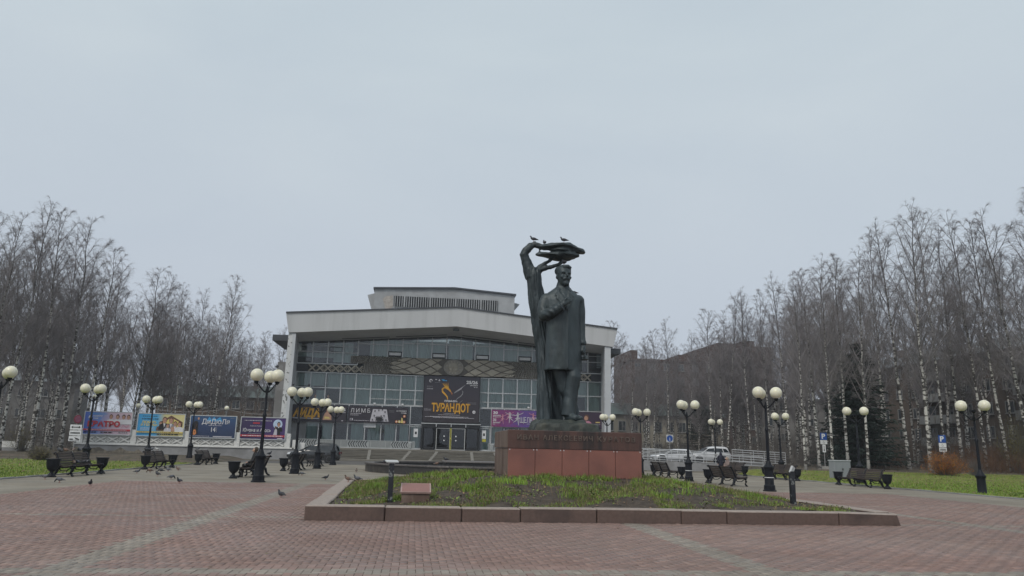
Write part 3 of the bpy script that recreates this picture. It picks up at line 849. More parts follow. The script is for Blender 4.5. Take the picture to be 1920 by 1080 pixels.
def fig_disp(co):
    d = np.array([mnoise.fractal((p[0]*3.2, p[1]*3.2, p[2]*1.5), 1.0, 2.0, 3) for p in co.tolist()])*.014
    x, y, z = co[:, 0], co[:, 1], co[:, 2]
    for s in (-1, 1):                                   # eye sockets
        ex, ey = -.072+s*.092*cr+.262*sr_, s*.092*sr_-.262*cr
        d -= .012*np.exp(-(((x-ex)/.045)**2+((y-ey)/.06)**2+((z-5.165)/.026)**2))
    leg = np.clip((2.0-z)/.3, 0, 1)*np.clip((z-.5)/.2, 0, 1)
    d += leg*.011*np.sin(z*11+x*7+np.sin(z*5)*2)*np.clip(np.sin(x*9+z*2), 0, 1)
    elbow = np.exp(-(((x+.62)/.22)**2+((z-3.85)/.2)**2))
    d += elbow*.014*np.sin(z*30+x*22)
    low = np.clip((3.2-z)/1.2, 0, 1)*np.clip((z-1.95)/.1, 0, 1)
    d += low*.016*np.sin(x*13+z*1.2)
    return d
obj('figure', remesh('figure', fig, .021, [BRONZE], 2, fig_disp), stat)

tr = MB()
tp = [(.15,-.86,-.28,.50,.40),(.45,-.80,-.34,.50,.36),(.96,-.83,-.38,.52,.33),(1.88,-.78,-.36,.55,.31),(2.91,-.88,-.36,.60,.30),(3.51,-1.0,-.42,.62,.30),(4.48,-1.16,-.60,.62,.27),(4.9,-1.21,-.69,.61,.26),(5.32,-1.27,-.74,.6,.24),(5.52,-1.29,-.80,.6,.2)]
def tring(z, xl, xr, cy_, b):
    n = 40; out = []
    for i in range(n):
        t = 2*math.pi*i/n; r = 1+.05*math.sin(7*t+z*.6)+.035*math.sin(13*t-z*.9)+.02*math.sin(21*t+z)
        out.append(((xl+xr)/2+(xr-xl)/2*r*math.cos(t), cy_+b*r*math.sin(t), z))
    return out
tr.loft([tring(*p) for p in tp])
tr.loft([tring(*p) for p in ((.15,-.55,.22,.92,.14),(1.2,-.55,.12,.90,.13),(2.2,-.60,.0,.86,.13),(2.9,-.65,-.25,.80,.12))])
tr.tube([(-.60,.22,.25),(-.62,.24,.7),(-.625,.26,1.2),(-.62,.3,1.8),(-.66,.4,2.4),(-.74,.5,3.0)], [.22,.20,.185,.15,.14,.12], 14)
tr.tube([(-.50,.12,.28),(-.47,.16,.8),(-.46,.2,1.3),(-.5,.3,1.9)], [.10,.075,.07,.05], 10)
tr.tube([(-1.05,.6,5.2),(-1.17,.6,5.5),(-1.28,.59,5.80),(-1.345,.57,5.98),(-1.30,.56,6.08),(-1.10,.52,6.29),(-.98,.5,6.335),(-.85,.47,6.27),(-.68,.42,6.21),(-.45,.38,6.23)], [.25,.20,.165,.15,.145,.125,.115,.10,.085,.1], 14)
tr.tube([(-.92,.58,5.25),(-.86,.55,5.47),(-.70,.48,5.62),(-.55,.42,5.72),(-.35,.36,5.85)], [.2,.13,.075,.06,.06], 10)
tr.tube([(-.84,.55,5.42),(-.66,.48,5.50),(-.4,.42,5.55),(-.18,.36,5.63),(-.02,.3,5.74)], [.13,.085,.07,.062,.06], 10)
tr.tube([(-.82,.44,5.96),(-.83,.45,6.1),(-.80,.45,6.22)], [.045,.03,.04], 8)
def slab(st, cy_):
    rings = []
    for x, zc, hz_, hy in st:
        r = []
        for i in range(22):
            t = 2*math.pi*i/22; q = 1+.12*math.sin(3*t+x*4)+.09*math.sin(7*t-x*6)
            r.append((x, cy_+hy*q*math.cos(t), zc+hz_*q*math.sin(t)))
        rings.append(r)
    tr.loft(rings)
slab([(-.75,6.23,.06,.09),(-.55,6.25,.10,.22),(-.35,6.26,.13,.32),(-.1,6.26,.15,.36),(.15,6.24,.14,.36),(.4,6.19,.11,.30),(.6,6.14,.08,.22),(.72,6.11,.055,.14),(.76,6.09,.02,.05)], .38)
slab([(-.98,5.94,.03,.05),(-.90,5.95,.065,.11),(-.75,5.96,.07,.15),(-.55,5.95,.075,.22),(-.38,5.93,.11,.30),(-.1,5.92,.14,.36),(.2,5.93,.125,.34),(.40,5.95,.085,.24),(.50,5.96,.05,.13),(.54,5.96,.02,.05)], .36)
slab([(-.42,6.1,.05,.2),(-.2,6.09,.08,.3),(.1,6.09,.08,.3),(.3,6.07,.05,.2)], .40)
def tr_disp(co):
    d = np.array([mnoise.fractal((p[0]*7, p[1]*7, p[2]*(1.1 if p[2] < 5.6 else 11)), 1.0, 2.0, 4) for p in co.tolist()])*.028
    top = (co[:, 2] > 5.7) & (co[:, 0] > -.95)
    d = np.where(co[:, 2] > 5.45, d*.35, d)
    d2 = np.array([mnoise.fractal((p[0]*1.6, p[1]*4, p[2]*14), 1.0, 2.0, 3) for p in co.tolist()])*.035
    th_ = np.arctan2(co[:, 1]-.58, co[:, 0]+.3+.13*co[:, 2])
    ridge = np.sin(th_*17+1.3*np.sin(co[:, 2]*1.7)+.8*np.sin(co[:, 2]*4.1))*np.clip((5.3-co[:, 2])/2.5, .25, 1)*.022
    d = d*1.35+np.where(co[:, 2] < 5.4, ridge, 0)
    return np.where(top, d2, d)
obj('tree', remesh('tree', tr, .028, [BRONZE], 1, tr_disp), stat)

rk = MB()
rk.loft([[(x*s_, y*s_*.92, z) for x, y in ((-1.08,-.85),(-.5,-.98),(.3,-1.0),(.95,-.92),(1.08,-.4),(1.06,.5),(.8,1.0),(0,1.1),(-.8,1.0),(-1.1,.3))] for z, s_ in ((-.02,1.03),(.10,1.0),(.20,.97),(.27,.93))])
rk.loft([[(-.15+x*s_, .1+y*s_, z) for x, y in ((-.75,-.7),(0,-.8),(.75,-.65),(.85,.2),(.4,.7),(-.5,.75),(-.85,.2))] for z, s_ in ((.1,1.15),(.30,1.02),(.37,.92))])
def rk_disp(co):
    return np.array([mnoise.fractal((p[0]*2.2, p[1]*2.2, p[2]*3), 1.0, 2.0, 4) for p in co.tolist()])*.05
obj('rock_base', remesh('rock_base', rk, .035, [ROCK], 1, rk_disp), stat)
# ------------------------------------------------------------------ theatre
CX = 4.35                                   # centre of the facade
th = thing('theatre', 'wide white modernist theatre with glazed front and peaked overhanging roof', 'theatre', (CX, 92, 0))
ZT = 1.30                                   # terrace level
GW = 18.69                                  # half width of the glazing
NB = 21; BW = 2*GW/NB
YG = 0.0                                    # glass plane (local y)

# roof edge: fascia leaning forward, peaked in the middle
def roofpoly(zl, zm, xl):
    return [(-xl, zl), (0, zm), (xl, zl)]
mb = MB()
ftop = [(-19.55, 16.25), (0, 17.78), (19.35, 16.05)]; fbot = [(-19.15, 14.05), (0, 15.60), (18.95, 13.92)]
yft, yfb = -5.2, -4.9
V = []
for (x, z) in ftop: V.append((x, yft, z))
for (x, z) in fbot: V.append((x, yfb, z))
for (x, z) in ftop: V.append((x, 6.0, z+.1))
for (x, z) in fbot: V.append((x, 6.0, z))
mb.add(V, [(0,3,4,1),(1,4,5,2),(6,7,10,9),(7,8,11,10),(0,1,7,6),(1,2,8,7),(0,6,9,3),(2,5,11,8)])
mb.build('fascia', FASCIA, th)
mb = MB()
for (a, b) in ((0, 1), (1, 2)):
    p, q = ftop[a], ftop[b]
    mb.add([(p[0],yft-.12,p[1]-.02),(q[0],yft-.12,q[1]-.02),(q[0],yft-.12,q[1]+.14),(p[0],yft-.12,p[1]+.14),
            (p[0],yft+.6,p[1]+.03),(q[0],yft+.6,q[1]+.03),(q[0],yft+.6,q[1]+.18),(p[0],yft+.6,p[1]+.18)],
           [(0,1,2,3),(3,2,6,7),(0,4,5,1),(0,3,7,4),(1,5,6,2)])
mb.build('roof_cap', DARK_METAL, th)
gtop = [(-18.75, 13.62), (0, 15.12), (18.75, 13.62)]
mb = MB()
V = [(x, yfb+.02, z-.003) for x, z in fbot]+[(x, .25, z) for x, z in gtop]
mb.add(V, [(0,3,4,1),(1,4,5,2)]); mb.build('soffit', SOFFIT, th)
mb = MB()
for s in (-1, 1):
    for u0, u1 in ((.05, .38), (.42, .72)):
        def pt(u, y, dz):
            f = Vector((s*u*18.9, yfb, 15.60-u*1.6)); g = Vector((s*u*18.7, .25, 15.12-u*1.5)); t = (y-yfb)/(.25-yfb)
            v = f.lerp(g, t); return (v.x, v.y, v.z+dz)
        mb.add([pt(u0,-1.1,-.02),pt(u1,-1.1,-.02),pt(u1,-.7,-.02),pt(u0,-.7,-.02)], [(0,1,2,3)])
mb.build('soffit_groove', DARK_METAL, th)
mb = MB(); mb.box(-.35,.35,-4.3,-3.8,15.2,15.36); mb.build('soffit_lamp', DARK_METAL, th)

# pylons
def pylon(f0, f1, b0, b1, t):
    mb = MB(); mb.add([(f0,-4.6,0),(f1,-4.6,0),(b1,.6,0),(b0,.6,0),(f0+t,-4.75,14.0),(f1+t*.5,-4.75,14.0),(b1,.6,14.0),(b0,.6,14.0)],
                      [(0,3,2,1),(4,5,6,7),(0,1,5,4),(1,2,6,5),(2,3,7,6),(3,0,4,7)])
    return mb.build('pylon', PYLON, th)
pylon(-19.30, -18.40, -19.75, -18.75, .15); pylon(17.85, 18.62, 18.75, 19.6, .05)
mb = MB(); mb.add([(-19.28,-4.622,1.2),(-18.70,-4.622,1.2),(-18.66,-4.758,13.85),(-19.13,-4.758,13.85)], [(0,1,2,3)])
tag(mb.build('pylon_face', PYLON_PEEL, th), 'white pylon face with paint flaking off in dark patches')
for xa, xb in ((-21.6, -19.8), (19.6, 20.9)):
    mb = MB(); mb.add([(xa,-1,13.6),(xb,-1,13.6),(xb,8,13.6),(xa,8,13.6),(xa,-1,14.3),(xb,-1,14.3),(xb,8,14.3),(xa,8,14.3)], [(0,3,2,1),(4,5,6,7),(0,1,5,4),(1,2,6,5),(2,3,7,6),(3,0,4,7)])
    mb.build('side_eave', DARK_METAL, th)
# main body behind
mb = MB(); mb.box(-19.6,19.6,3.0,42,0,13.6); mb.box(-22.0,-19.6,6,40,0,11.8); mb.box(19.6,20.6,6,40,0,12.2)
mb.build('wall', CONCRETE, th)
mb = MB(); mb.box(-19.5,19.5,3,40,13.6,14.6); mb.build('roof', ROOF_GREY, th)
# stage tower
TX = .1
mb = MB()
mb.prism([(-10.95+TX,14.0),(9.0+TX,14.0),(9.0+TX,23.30),(.3+TX,23.85),(-10.95+TX,23.30)], 'y', 13.0, 30)
tower = mb.build('stage_tower', PLASTER, th)
mb = MB()
for a, b, za, zb_ in ((-11.15+TX,.3+TX,23.32,23.87),(.3+TX,9.2+TX,23.87,23.32)):
    mb.add([(a,12.7,za),(b,12.7,zb_),(b,31,zb_),(a,31,za),(a,12.7,za+.22),(b,12.7,zb_+.22),(b,31,zb_+.22),(a,31,za+.22)], [(0,3,2,1),(4,5,6,7),(0,1,5,4),(1,2,6,5),(2,3,7,6),(3,0,4,7)])
mb.build('tower_cap', DARK_METAL, tower)
mb = MB(); mb.prism([(-11.9,22.6),(-10.9,22.9),(-10.9,19.5)], 'y', 14, 16); mb.build('tower_bracket', PLASTER, tower); mb = MB(); mb.prism([(9.1,22.5),(10.0,22.3),(9.1,21.2)], 'y', 14, 16); mb.build('tower_bracket', PLASTER, tower)
mb = MB(); mb.box(-8.2+TX,6.6+TX,12.95,12.999,20.95,22.45); mb.build('louvre_recess', LOUVRE, tower)
nbar = 45
for k in range(nbar):
    x = -8.2+TX+14.8*(k+.5)/nbar; wide = k % 11 == 4
    mb = MB(); mb.box(x-(.11 if wide else .05), x+(.11 if wide else .05), 12.72, 12.95, 20.85, 22.55); mb.build('louvre', PLASTER, tower)
mb = MB(); mb.prism([(-9.7,21.9),(-9.3,22.3),(-8.3,22.5),(-8.2,20.9),(-8.6,20.4),(-9.2,20.3),(-9.4,21.2)], 'y', 12.96, 12.998)
tag(mb.build('peeled_plaster', PEELED, tower), 'patch of beige masonry where plaster has fallen off')

# interior: dark room, floors, pleated curtains
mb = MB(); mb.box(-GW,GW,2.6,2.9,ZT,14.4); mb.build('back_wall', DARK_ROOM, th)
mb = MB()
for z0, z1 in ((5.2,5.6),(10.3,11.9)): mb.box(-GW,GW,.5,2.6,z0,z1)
mb.build('floor_slab', DARK_ROOM, th)
def curtain(x0, x1, z0, z1, y=.42):
    n = max(8, int((x1-x0)/.09)); xs = np.linspace(x0, x1, n)
    ys = y+.05*np.sin(xs*23+np.sin(xs*3.1)*2)+.03*np.sin(xs*9)
    V = np.concatenate([np.stack([xs, ys, np.full(n, z0)], -1), np.stack([xs, ys, np.full(n, z1)], -1)])
    i = np.arange(n-1); F = np.stack([i, i+1, i+1+n, i+n], -1)
    return obj('curtain', me_np('curtain', V, F, [CURTAIN], smooth=True), th)

def pane(x0, x1, z0, z1, z1b=None, mat=GLASS, y=0.0, name='pane', parent=None):
    """one sheet of glass; z1b = height at the right edge for sloping tops"""
    z1b = z1 if z1b is None else z1b
    mb = MB(); mb.add([(x0,y,z0),(x1,y,z0),(x1,y,z1b),(x0,y,z1)], [(0,1,2,3)])
    return mb.build(name, mat, parent or th)
def frame(x0, x1, z0, z1, t, mat, d=.08, y=0.0, name='window_frame', parent=None):
    mb = MB()
    mb.box(x0,x1,y-d,y+.02,z0,z0+t); mb.box(x0,x1,y-d,y+.02,z1-t,z1); mb.box(x0,x0+t,y-d,y+.02,z0+t,z1-t); mb.box(x1-t,x1,y-d,y+.02,z0+t,z1-t)
    return mb.build(name, mat, parent or th)

def gz_top(x): return 15.12-abs(x)/18.75*1.5
UB, MTR, LB = 12.24, 8.28, 6.45             # foot of the top windows, transom, foot of the middle windows
m = .045
for b in range(NB):
    x0 = -GW+b*BW; x1 = x0+BW
    side = b < 4 or b >= NB-4
    zb0 = 11.2 if side else UB
    # upper storey
    t0, t1 = gz_top(x0)-.12, gz_top(x1)-.12
    if side:
        zt1 = 12.55; zt2 = 13.3
        pane(x0+m, x1-m, zb0+.06, zt1-.03); 
        if min(t0, t1) > zt2+.1:
            pane(x0+m, x1-m, zt1+.03, zt2-.03); pane(x0+m, x1-m, zt2+.03, t0, t1)
        else: pane(x0+m, x1-m, zt1+.03, t0, t1)
        mb = MB(); mb.box(x0+m, x1-m, -.09, .02, zt1-.05, zt1+.05)
        if min(t0, t1) > zt2+.1: mb.box(x0+m, x1-m, -.06, .02, zt2-.03, zt2+.03)
        mb.build('transom', MULLION if b % 3 else PALE_FRAME, th)
    else:
        zt1 = 14.0 if 7 <= b <= 13 else 13.75
        pane(x0+m, x1-m, zb0+.06, zt1-.03)
        pane(x0+m, x1-m, zt1+.03, t0, t1)
        mb = MB(); mb.box(x0+m, x1-m, -.06, .02, zt1-.05, zt1+.05); mb.build('transom', MULLION, th)
    # middle storey
    if not (8.7 <= b+.5 <= 12.4 and True) or b in (8, 12):
        pass
    if 9 <= b <= 11: continue
    pane(x0+m, x1-m, MTR+.03, 10.02)
    mb = MB(); mb.box(x0+m, x1-m, -.09, .02, MTR-.055, MTR+.055); mb.build('transom', MULLION, th)
    if b in (5, 6, 7, 8, 12, 13, 14, 15):
        pane(x0+m, x1-m, LB+.75, MTR-.03); pane(x0+m, x1-m, LB+.05, LB+.65)
        frame(x0+.03, x1-.03, LB+.02, LB+.74, .07, PALE_FRAME, .1)
    else: pane(x0+m, x1-m, LB+.05, MTR-.03)
# vertical mullions, each a bar
for b in range(NB+1):
    x = -GW+b*BW
    zb0 = 11.15 if (b <= 4 or b >= NB-4) else UB
    mb = MB(); mb.box(x-.065,x+.065,-.12,.03,zb0,gz_top(x)); mb.build('mullion', MULLION, th)
    if not (10 <= b <= 11):
        mb = MB(); mb.box(x-.065,x+.065,-.12,.03,LB-.05,10.08); mb.build('mullion', MULLION, th)
# opened and framed vents in the top row
for b in (6, 9, 12, 15, 18):
    x0 = -GW+b*BW
    z0 = UB+.08 if b < 17 else 12.0
    f = frame(x0+.06, x0+BW-.06, z0, z0+.62, .10, BLACK_FRAME, .14, name='vent_frame')
    mb = MB(); mb.box(x0+.2, x0+BW-.2, -.09, -.07, z0+.14, z0+.48); mb.build('vent_pane', SIGN_WHITE, f)
for b, z0 in ((0, 11.3), (20, 11.45), (2, 12.6)):
    frame(-GW+b*BW+.06, -GW+(b+1)*BW-.06, z0, z0+.6, .06, BLACK_FRAME, .12, name='vent_frame')
# head and sill bands
mb = MB()
mb.box(-GW,-GW+4*BW,-.1,.12,11.08,11.2); mb.box(GW-4*BW,GW,-.1,.12,11.08,11.2)
mb.box(-GW,GW,-.1,.12,10.02,10.12); mb.box(-GW,GW,-.1,.12,LB-.1,LB)
mb.build('sill_band', MULLION, th)
mb = MB()
for s in (-1, 1):
    mb.add([(0,-.12,15.12),(s*GW,-.12,13.62),(s*GW,-.12,13.50),(0,-.12,14.98),(0,.1,15.12),(s*GW,.1,13.62),(s*GW,.1,13.50),(0,.1,14.98)],
           [(0,1,2,3),(3,2,6,7),(0,4,5,1),(4,7,6,5)])
mb.build('head_band', DARK_METAL, th)
curtain(-GW, -GW+4*BW, 11.3, 12.5, .6); 
for x0, x1, z0, z1 in ((-10.2,-1.0,12.3,14.4),(-.6,2.4,12.3,14.6),(2.6,10.2,12.3,14.4),(-18.4,-15.3,8.5,10),(-15.0,-3.4,6.5,10.0),(3.4,18.5,6.5,10.0),(-18.4,-15.2,6.5,8.0),(11.6,14.2,11.4,13.6),(-14.5,-12.2,11.4,13.8)):
    curtain(x0, x1, z0, z1)
# a few blinds and dark gaps
for x0, x1, z0, z1 in ((-15.0,-13.3,6.6,8.2),(15.2,16.6,6.6,8.1),(-17.3,-16.2,6.9,8.2)):
    mb = MB(); mb.box(x0,x1,.2,.24,z0,z1); mb.build('dark_blind', DARK_ROOM, th)

# ground floor
FZ0, FZ1 = ZT, 6.35
gx_ = [-18.69,-15.6,-13.9,-12.2,-10.2,-8.3,-6.5,-4.9,-3.45]
def ground_bays(xs, s):
    for a, b in zip(xs[:-1], xs[1:]):
        x0, x1 = (a, b) if s > 0 else (-b, -a)
        pane(x0+.04, x1-.04, FZ0+.15, 4.15); pane(x0+.04, x1-.04, 4.25, FZ1)
        mb = MB(); mb.box(x0-.05,x0+.05,-.1,.04,FZ0,FZ1); mb.build('mullion', MULLION, th)
        if rnd.random() < .75: curtain(x0+.15+rnd.uniform(0,.3), x1-.15, FZ0+.1, 4.3, .38)
ground_bays(gx_, 1); ground_bays(gx_, -1)
mb = MB(); mb.box(-GW,GW,-.1,.1,4.15,4.25); mb.box(-GW,GW,-.12,.3,ZT,ZT+.14); mb.build('transom', MULLION, th)
mb = MB(); mb.box(-GW,-17.0,-.14,-.02,ZT,4.2); mb.box(17.6,GW,-.14,-.02,ZT,4.2); mb.build('wall_panel', CONCRETE, th)
# entrance: dark porch with five doors
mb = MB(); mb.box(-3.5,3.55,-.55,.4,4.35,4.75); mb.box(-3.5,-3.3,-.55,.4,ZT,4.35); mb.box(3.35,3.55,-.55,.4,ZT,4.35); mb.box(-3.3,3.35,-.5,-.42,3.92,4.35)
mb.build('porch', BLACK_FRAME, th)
mb = MB(); mb.box(-3.55,3.6,-.62,-.5,4.36,4.46)
for x in (-1.75, .03, 1.8): mb.box(x-.04,x+.04,-.62,-.5,4.02,4.36)
mb.build('porch_rail', MULLION, th)
def door(x0, x1, fm, sub=True):
    d = frame(x0, x1, ZT+.02, 3.9, .07, fm, .1, -.35, 'door')
    pane(x0+.07, x1-.07, ZT+.09, 3.83, mat=GLASS_DARK, y=-.37, parent=d)
    mb = MB(); mb.box(x0+.07,x1-.07,-.42,-.36,ZT+.07,ZT+.35); mb.build('kick_plate', BLACK_FRAME, d)
    return d
for x0, x1, fm in ((-3.2,-1.85,BLACK_FRAME),(-1.72,-.03,PALE_FRAME),(.06,1.76,PALE_FRAME),(1.9,3.25,BLACK_FRAME)):
    d = door(x0, x1, fm)
    if fm is PALE_FRAME:
        for z in (2.45, 2.95):
            mb = MB(); mb.lathe([(.0,-.02),(.085,-.02),(.085,.02)], 12); h = mb.build('sticker', SIGN_WHITE, d); h.rotation_euler = (math.pi/2,0,0); h.location = ((x0+x1)/2+(.12 if x0 < -.5 else -.25), -.4, z)
YEL = MP('yellow_tape', (.50, .46, .04), .5)
mb = MB(); mb.box(-.07,-.02,-.48,-.44,ZT+.05,3.9); mb.box(.05,.10,-.48,-.44,ZT+.05,3.9); mb.box(-.02,.05,-.48,-.44,2.6,2.8); mb.build('tape', YEL, th)
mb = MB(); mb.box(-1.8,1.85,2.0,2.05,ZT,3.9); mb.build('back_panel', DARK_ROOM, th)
# notices either side
for x, zz in ((-4.15, 0), (4.05, 0)):
    mb = MB(); mb.box(x-.25,x+.25,-.14,-.10,2.75,3.75); n_ = mb.build('notice', SIGN_WHITE, th)
    mb = MB(); mb.box(x-.1,x+.12,-.155,-.141,3.1,3.4); mb.build('print', SIGN_BLACK, n_)
    frame(x-.75, x+.75, ZT+.1, 4.0, .06, PALE_FRAME, .08, -.02, 'door')
mb = MB(); mb.box(3.85,4.3,-.16,-.13,2.4,2.7); mb.build('notice', YEL, th)
mb = MB(); mb.box(-10.35,-8.9,-.14,-.10,3.75,4.4); mb.build('notice', SIGN_WHITE, th)

# ---- relief band: stone net of lozenges round a face, corrugated wings, woven bands
rel = MB(); ZC, HH = 11.22, .98
rel.prism([(-7.3,ZC),(-5.9,ZC-HH),(5.9,ZC-HH),(7.3,ZC),(5.9,ZC+HH),(-5.9,ZC+HH)], 'y', -.25, .3)
relief = rel.build('relief', RELIEF_DARK, th)
def netx(s, k, n=6):                       # uneven columns: wide at the tips, narrow near the face
    u = k/n; return s*(1.25+5.9*(u**1.25))
rows = 4
def netp(s, k, j):
    """node of the net"""
    x = netx(s, k); u = k/6; h = HH*(1.02 if u < .72 else 1.02-(u-.72)*1.6)
    return Vector((x, 0, ZC+(j/rows*2-1)*h))
def lozenge(pts):
    c = sum(pts, Vector())/len(pts)
    pts = [c+(p-c)*.90 for p in pts]
    pts = [Vector((p.x, 0, min(max(p.z, ZC-HH+.02), ZC+HH-.02))) for p in pts]
    V = [(p.x, -.255, p.z) for p in pts]+[(c.x+(p.x-c.x)*.86, -.33, c.z+(p.z-c.z)*.86) for p in pts]+[(c.x, -.36, c.z)]
    n = len(pts); F = [(i, (i+1) % n, n+(i+1) % n, n+i) for i in range(n)]+[(n+i, n+(i+1) % n, 2*n) for i in range(n)]
    mb = MB(); mb.add(V, F); mb.build('tile', RELIEF, relief)
for s in (-1, 1):
    for k in range(0, 6):
        for j in range(-1, rows+1):
            if (k+j) % 2: continue
            pts = [netp(s, k, j), netp(s, k+1, j-1) if False else netp(s, k+.5+.5, j-1), netp(s, min(k+2, 6.6), j), netp(s, k+1, j+1)]
            zs = [min(max(p.z, ZC-HH), ZC+HH) for p in pts]
            if max(zs)-min(zs) < .2: continue
            if s < 0: pts = pts[::-1]
            lozenge(pts)
# the face
mb = MB(); mb.lathe([(1.22,0),(1.22,.10),(1.08,.12),(1.06,.06),(0,.06)], 28); ring = mb.build('face_disc', CORRUGATE, relief); ring.rotation_euler = (math.pi/2,0,0); ring.location = (0.05,-.26,ZC); ring.scale = (1,.80,1)
mb = MB()
mb.ball((0,-.30,ZC-.05),(.62,.16,.66),16,10); mb.ball((0,-.48,ZC-.10),(.09,.06,.20),8,6)
for s in (-1,1):
    mb.ball((s*.24,-.44,ZC+.06),(.14,.04,.05),8,6); mb.tube([(s*.08,-.46,ZC+.15),(s*.24,-.47,ZC+.2),(s*.42,-.40,ZC+.13)], [.03,.035,.02], 6)
    mb.ball((s*.3,-.40,ZC-.22),(.16,.06,.13),8,6)
mb.ball((0,-.46,ZC-.38),(.17,.04,.05),8,6)
mb.build('face', RELIEF, relief, smooth=60.0)
for k in range(14):
    a = math.pi*2*k/14+.1; mb = MB()
    mb.bar((.05+.70*math.cos(a),-.36,ZC+.60*math.sin(a)), (.05+.98*math.cos(a),-.36,ZC+.80*math.sin(a)), .16, .08); mb.build('ray', RELIEF, relief)
# corrugated wings
for s in (-1, 1):
    for tier, (za, zb_, xa, xb, slant) in enumerate(((11.35, 12.20, 5.9, 12.35, 1), (10.20, 11.32, 6.6, 10.75, -1))):
        n = 20 if tier == 0 else 13
        for k in range(n):
            u0 = k/n; u1 = (k+.82)/n
            def q(u, z):
                t = (z-za)/(zb_-za); e = xa+(1.15*(1-t) if tier == 0 else .75*t*1.0)
                return s*(e+(xb-e)*u)
            mb = MB()
            V = [(q(u0,za),-.10,za),(q(u1,za),-.10,za),(q(u1,zb_),-.10,zb_),(q(u0,zb_),-.10,zb_),(q((u0+u1)/2,za),-.40,za),(q((u0+u1)/2,zb_),-.40,zb_)]
            F = [(0,4,5,3),(4,1,2,5),(3,5,2),(0,1,4),(0,3,2,1)]
            if s < 0: F = [f[::-1] for f in F]
            mb.add(V, F); mb.build('rib', CORRUGATE, relief)
    mb = MB(); x0, x1 = (s*5.8, s*12.4) if s > 0 else (s*12.4, s*5.8); mb.box(x0,x1,-.1,.1,11.32,12.22)
    x0, x1 = (s*6.6, s*10.8) if s > 0 else (s*10.8, s*6.6); mb.box(x0,x1,-.098,.1,10.16,11.32); mb.build('wing_backing', CORRUGATE, relief)
    # woven band
    xa, xb = 10.85, 17.3; nX = 7; wX = (xb-xa)/nX
    x0, x1 = (s*xa, s*xb) if s > 0 else (s*xb, s*xa)
    mb = MB(); mb.box(x0,x1,-.05,.1,10.14,11.06); mb.build('band_backing', LOUVRE, relief)
    for k in range(nX):
        c = s*(xa+(k+.5)*wX); mb = MB(); h = .40
        for t in (-1, 1):
            mb.bar((c-wX*.46,-.12+.012*t,10.6-t*h),(c+wX*.46,-.12+.012*t,10.6+t*h),.17,.14)
        mb.build('cross', RELIEF, relief)
        mb = MB(); e = c+wX*.5
        for (ax_, az_), (bx_, bz_) in (((-.2,0),(0,.2)),((0,.2),(.2,0)),((.2,0),(0,-.2)),((0,-.2),(-.2,0))):
            mb.bar((e+ax_,-.09,10.6+az_),(e+bx_,-.09,10.6+bz_),.06,.08)
        if k < nX-1: mb.build('diamond', RELIEF, relief)
    x0, x1 = (s*17.35, s*18.69) if s > 0 else (s*18.69, s*17.35)
    for k in range(6):
        mb = MB(); z = 10.2+k*.145; mb.box(x0,x1,-.08,.05,z,z+.115); mb.build('slat', DARK_METAL, relief)

# ---- terrace and steps
ter = thing('terrace', 'raised stone terrace with wide front steps before the theatre', 'terrace', (CX, 92, 0))
mb = MB(); mb.box(-19.5,15.6,-3.4,3.0,-.05,ZT); mb.box(15.6,19.5,-3.4,3.0,-.05,ZT)
mb.build('platform', STEP, ter)
NSTEP = 8; rise = ZT/NSTEP
for k in range(NSTEP):
    y1 = -3.4-(NSTEP-1-k)*.34 if k < NSTEP-1 else -3.4
    mb = MB(); z = rise*(k+1)
    if k < NSTEP-1: mb.cbox(-13.2,15.6,-3.41-(NSTEP-1-k)*.34,-3.402-(NSTEP-2-k)*.34,z-rise-.04,z,.012)
    else: continue
    mb.box(-13.2,15.6,-3.46-(NSTEP-1-k)*.34,-3.411-(NSTEP-1-k)*.34,z-.05,z-.002)
    st = mb.build('step', STEP, ter)
    for xx in (-9.25,-5.0,-1.95,2.35,5.2):
        off = (k-4)*(.14 if xx in (-5.0,-1.95) else (-.07 if xx > 4 else 0))
        mb = MB(); mb.box(xx+off-.17,xx+off+.17,-3.475-(NSTEP-1-k)*.34,-3.41-(NSTEP-2-k)*.34,z-rise+.004,z+.012)
        mb.build('patch', STEP_PALE, st)
mb = MB(); mb.box(-14.4,16.4,-9.3,-5.82,-.02,.13); mb.build('landing', STEP, ter)

def chevron_rail(name, x0, x1, y, z0, label, groups):
    r = thing(name, label, 'railing', (CX, 92, 0))
    mb = MB(); mb.box(x0,x1,y-.03,y+.03,z0+.86,z0+.92); mb.box(x0,x1,y-.03,y+.03,z0+.08,z0+.13); mb.build('rail', RAIL, r)
    n = int((x1-x0)/1.6)
    for k in range(n+1):
        x = x0+(x1-x0)*k/n; mb = MB(); mb.box(x-.025,x+.025,y-.028,y+.028,z0,z0+.86); mb.build('post', RAIL, r)
    e = x0
    for g0, g1 in list(groups)+[(x1, x1)]:
        if g0-e > .3:
            mb = MB(); mb.box(e+.05,g0-.05,y-.008,y+.008,z0+.14,z0+.85); mb.build('sheet', RAIL_SHEET, r)
        k = g0+.15
        while k < g1-.1:
            mb = MB(); mb.bar((k+.12,y,z0+.14),(k-.10,y,z0+.5),.09,.03); mb.bar((k-.10,y,z0+.5),(k+.12,y,z0+.85),.09,.03); mb.build('chevron', BLACK_FRAME, r); k += .27
        if g1 > g0:
            mb = MB(); mb.box(g0-.05,g1+.05,y+.02,y+.03,z0+.14,z0+.85); mb.build('sheet', RAIL, r)
        e = g1
    return r
chevron_rail('terrace_railing', -17.6, -4.2, -3.2, ZT, 'grey metal terrace railing with chevron bars beside the dark car', ((-17.5,-15.1),(-11.8,-9.5),(-6.9,-4.9)))
chevron_rail('terrace_railing', 4.3, 17.6, -3.2, ZT, 'grey metal terrace railing with chevron bars behind the pedestal', ((5.4,7.4),(10.3,12.4)))
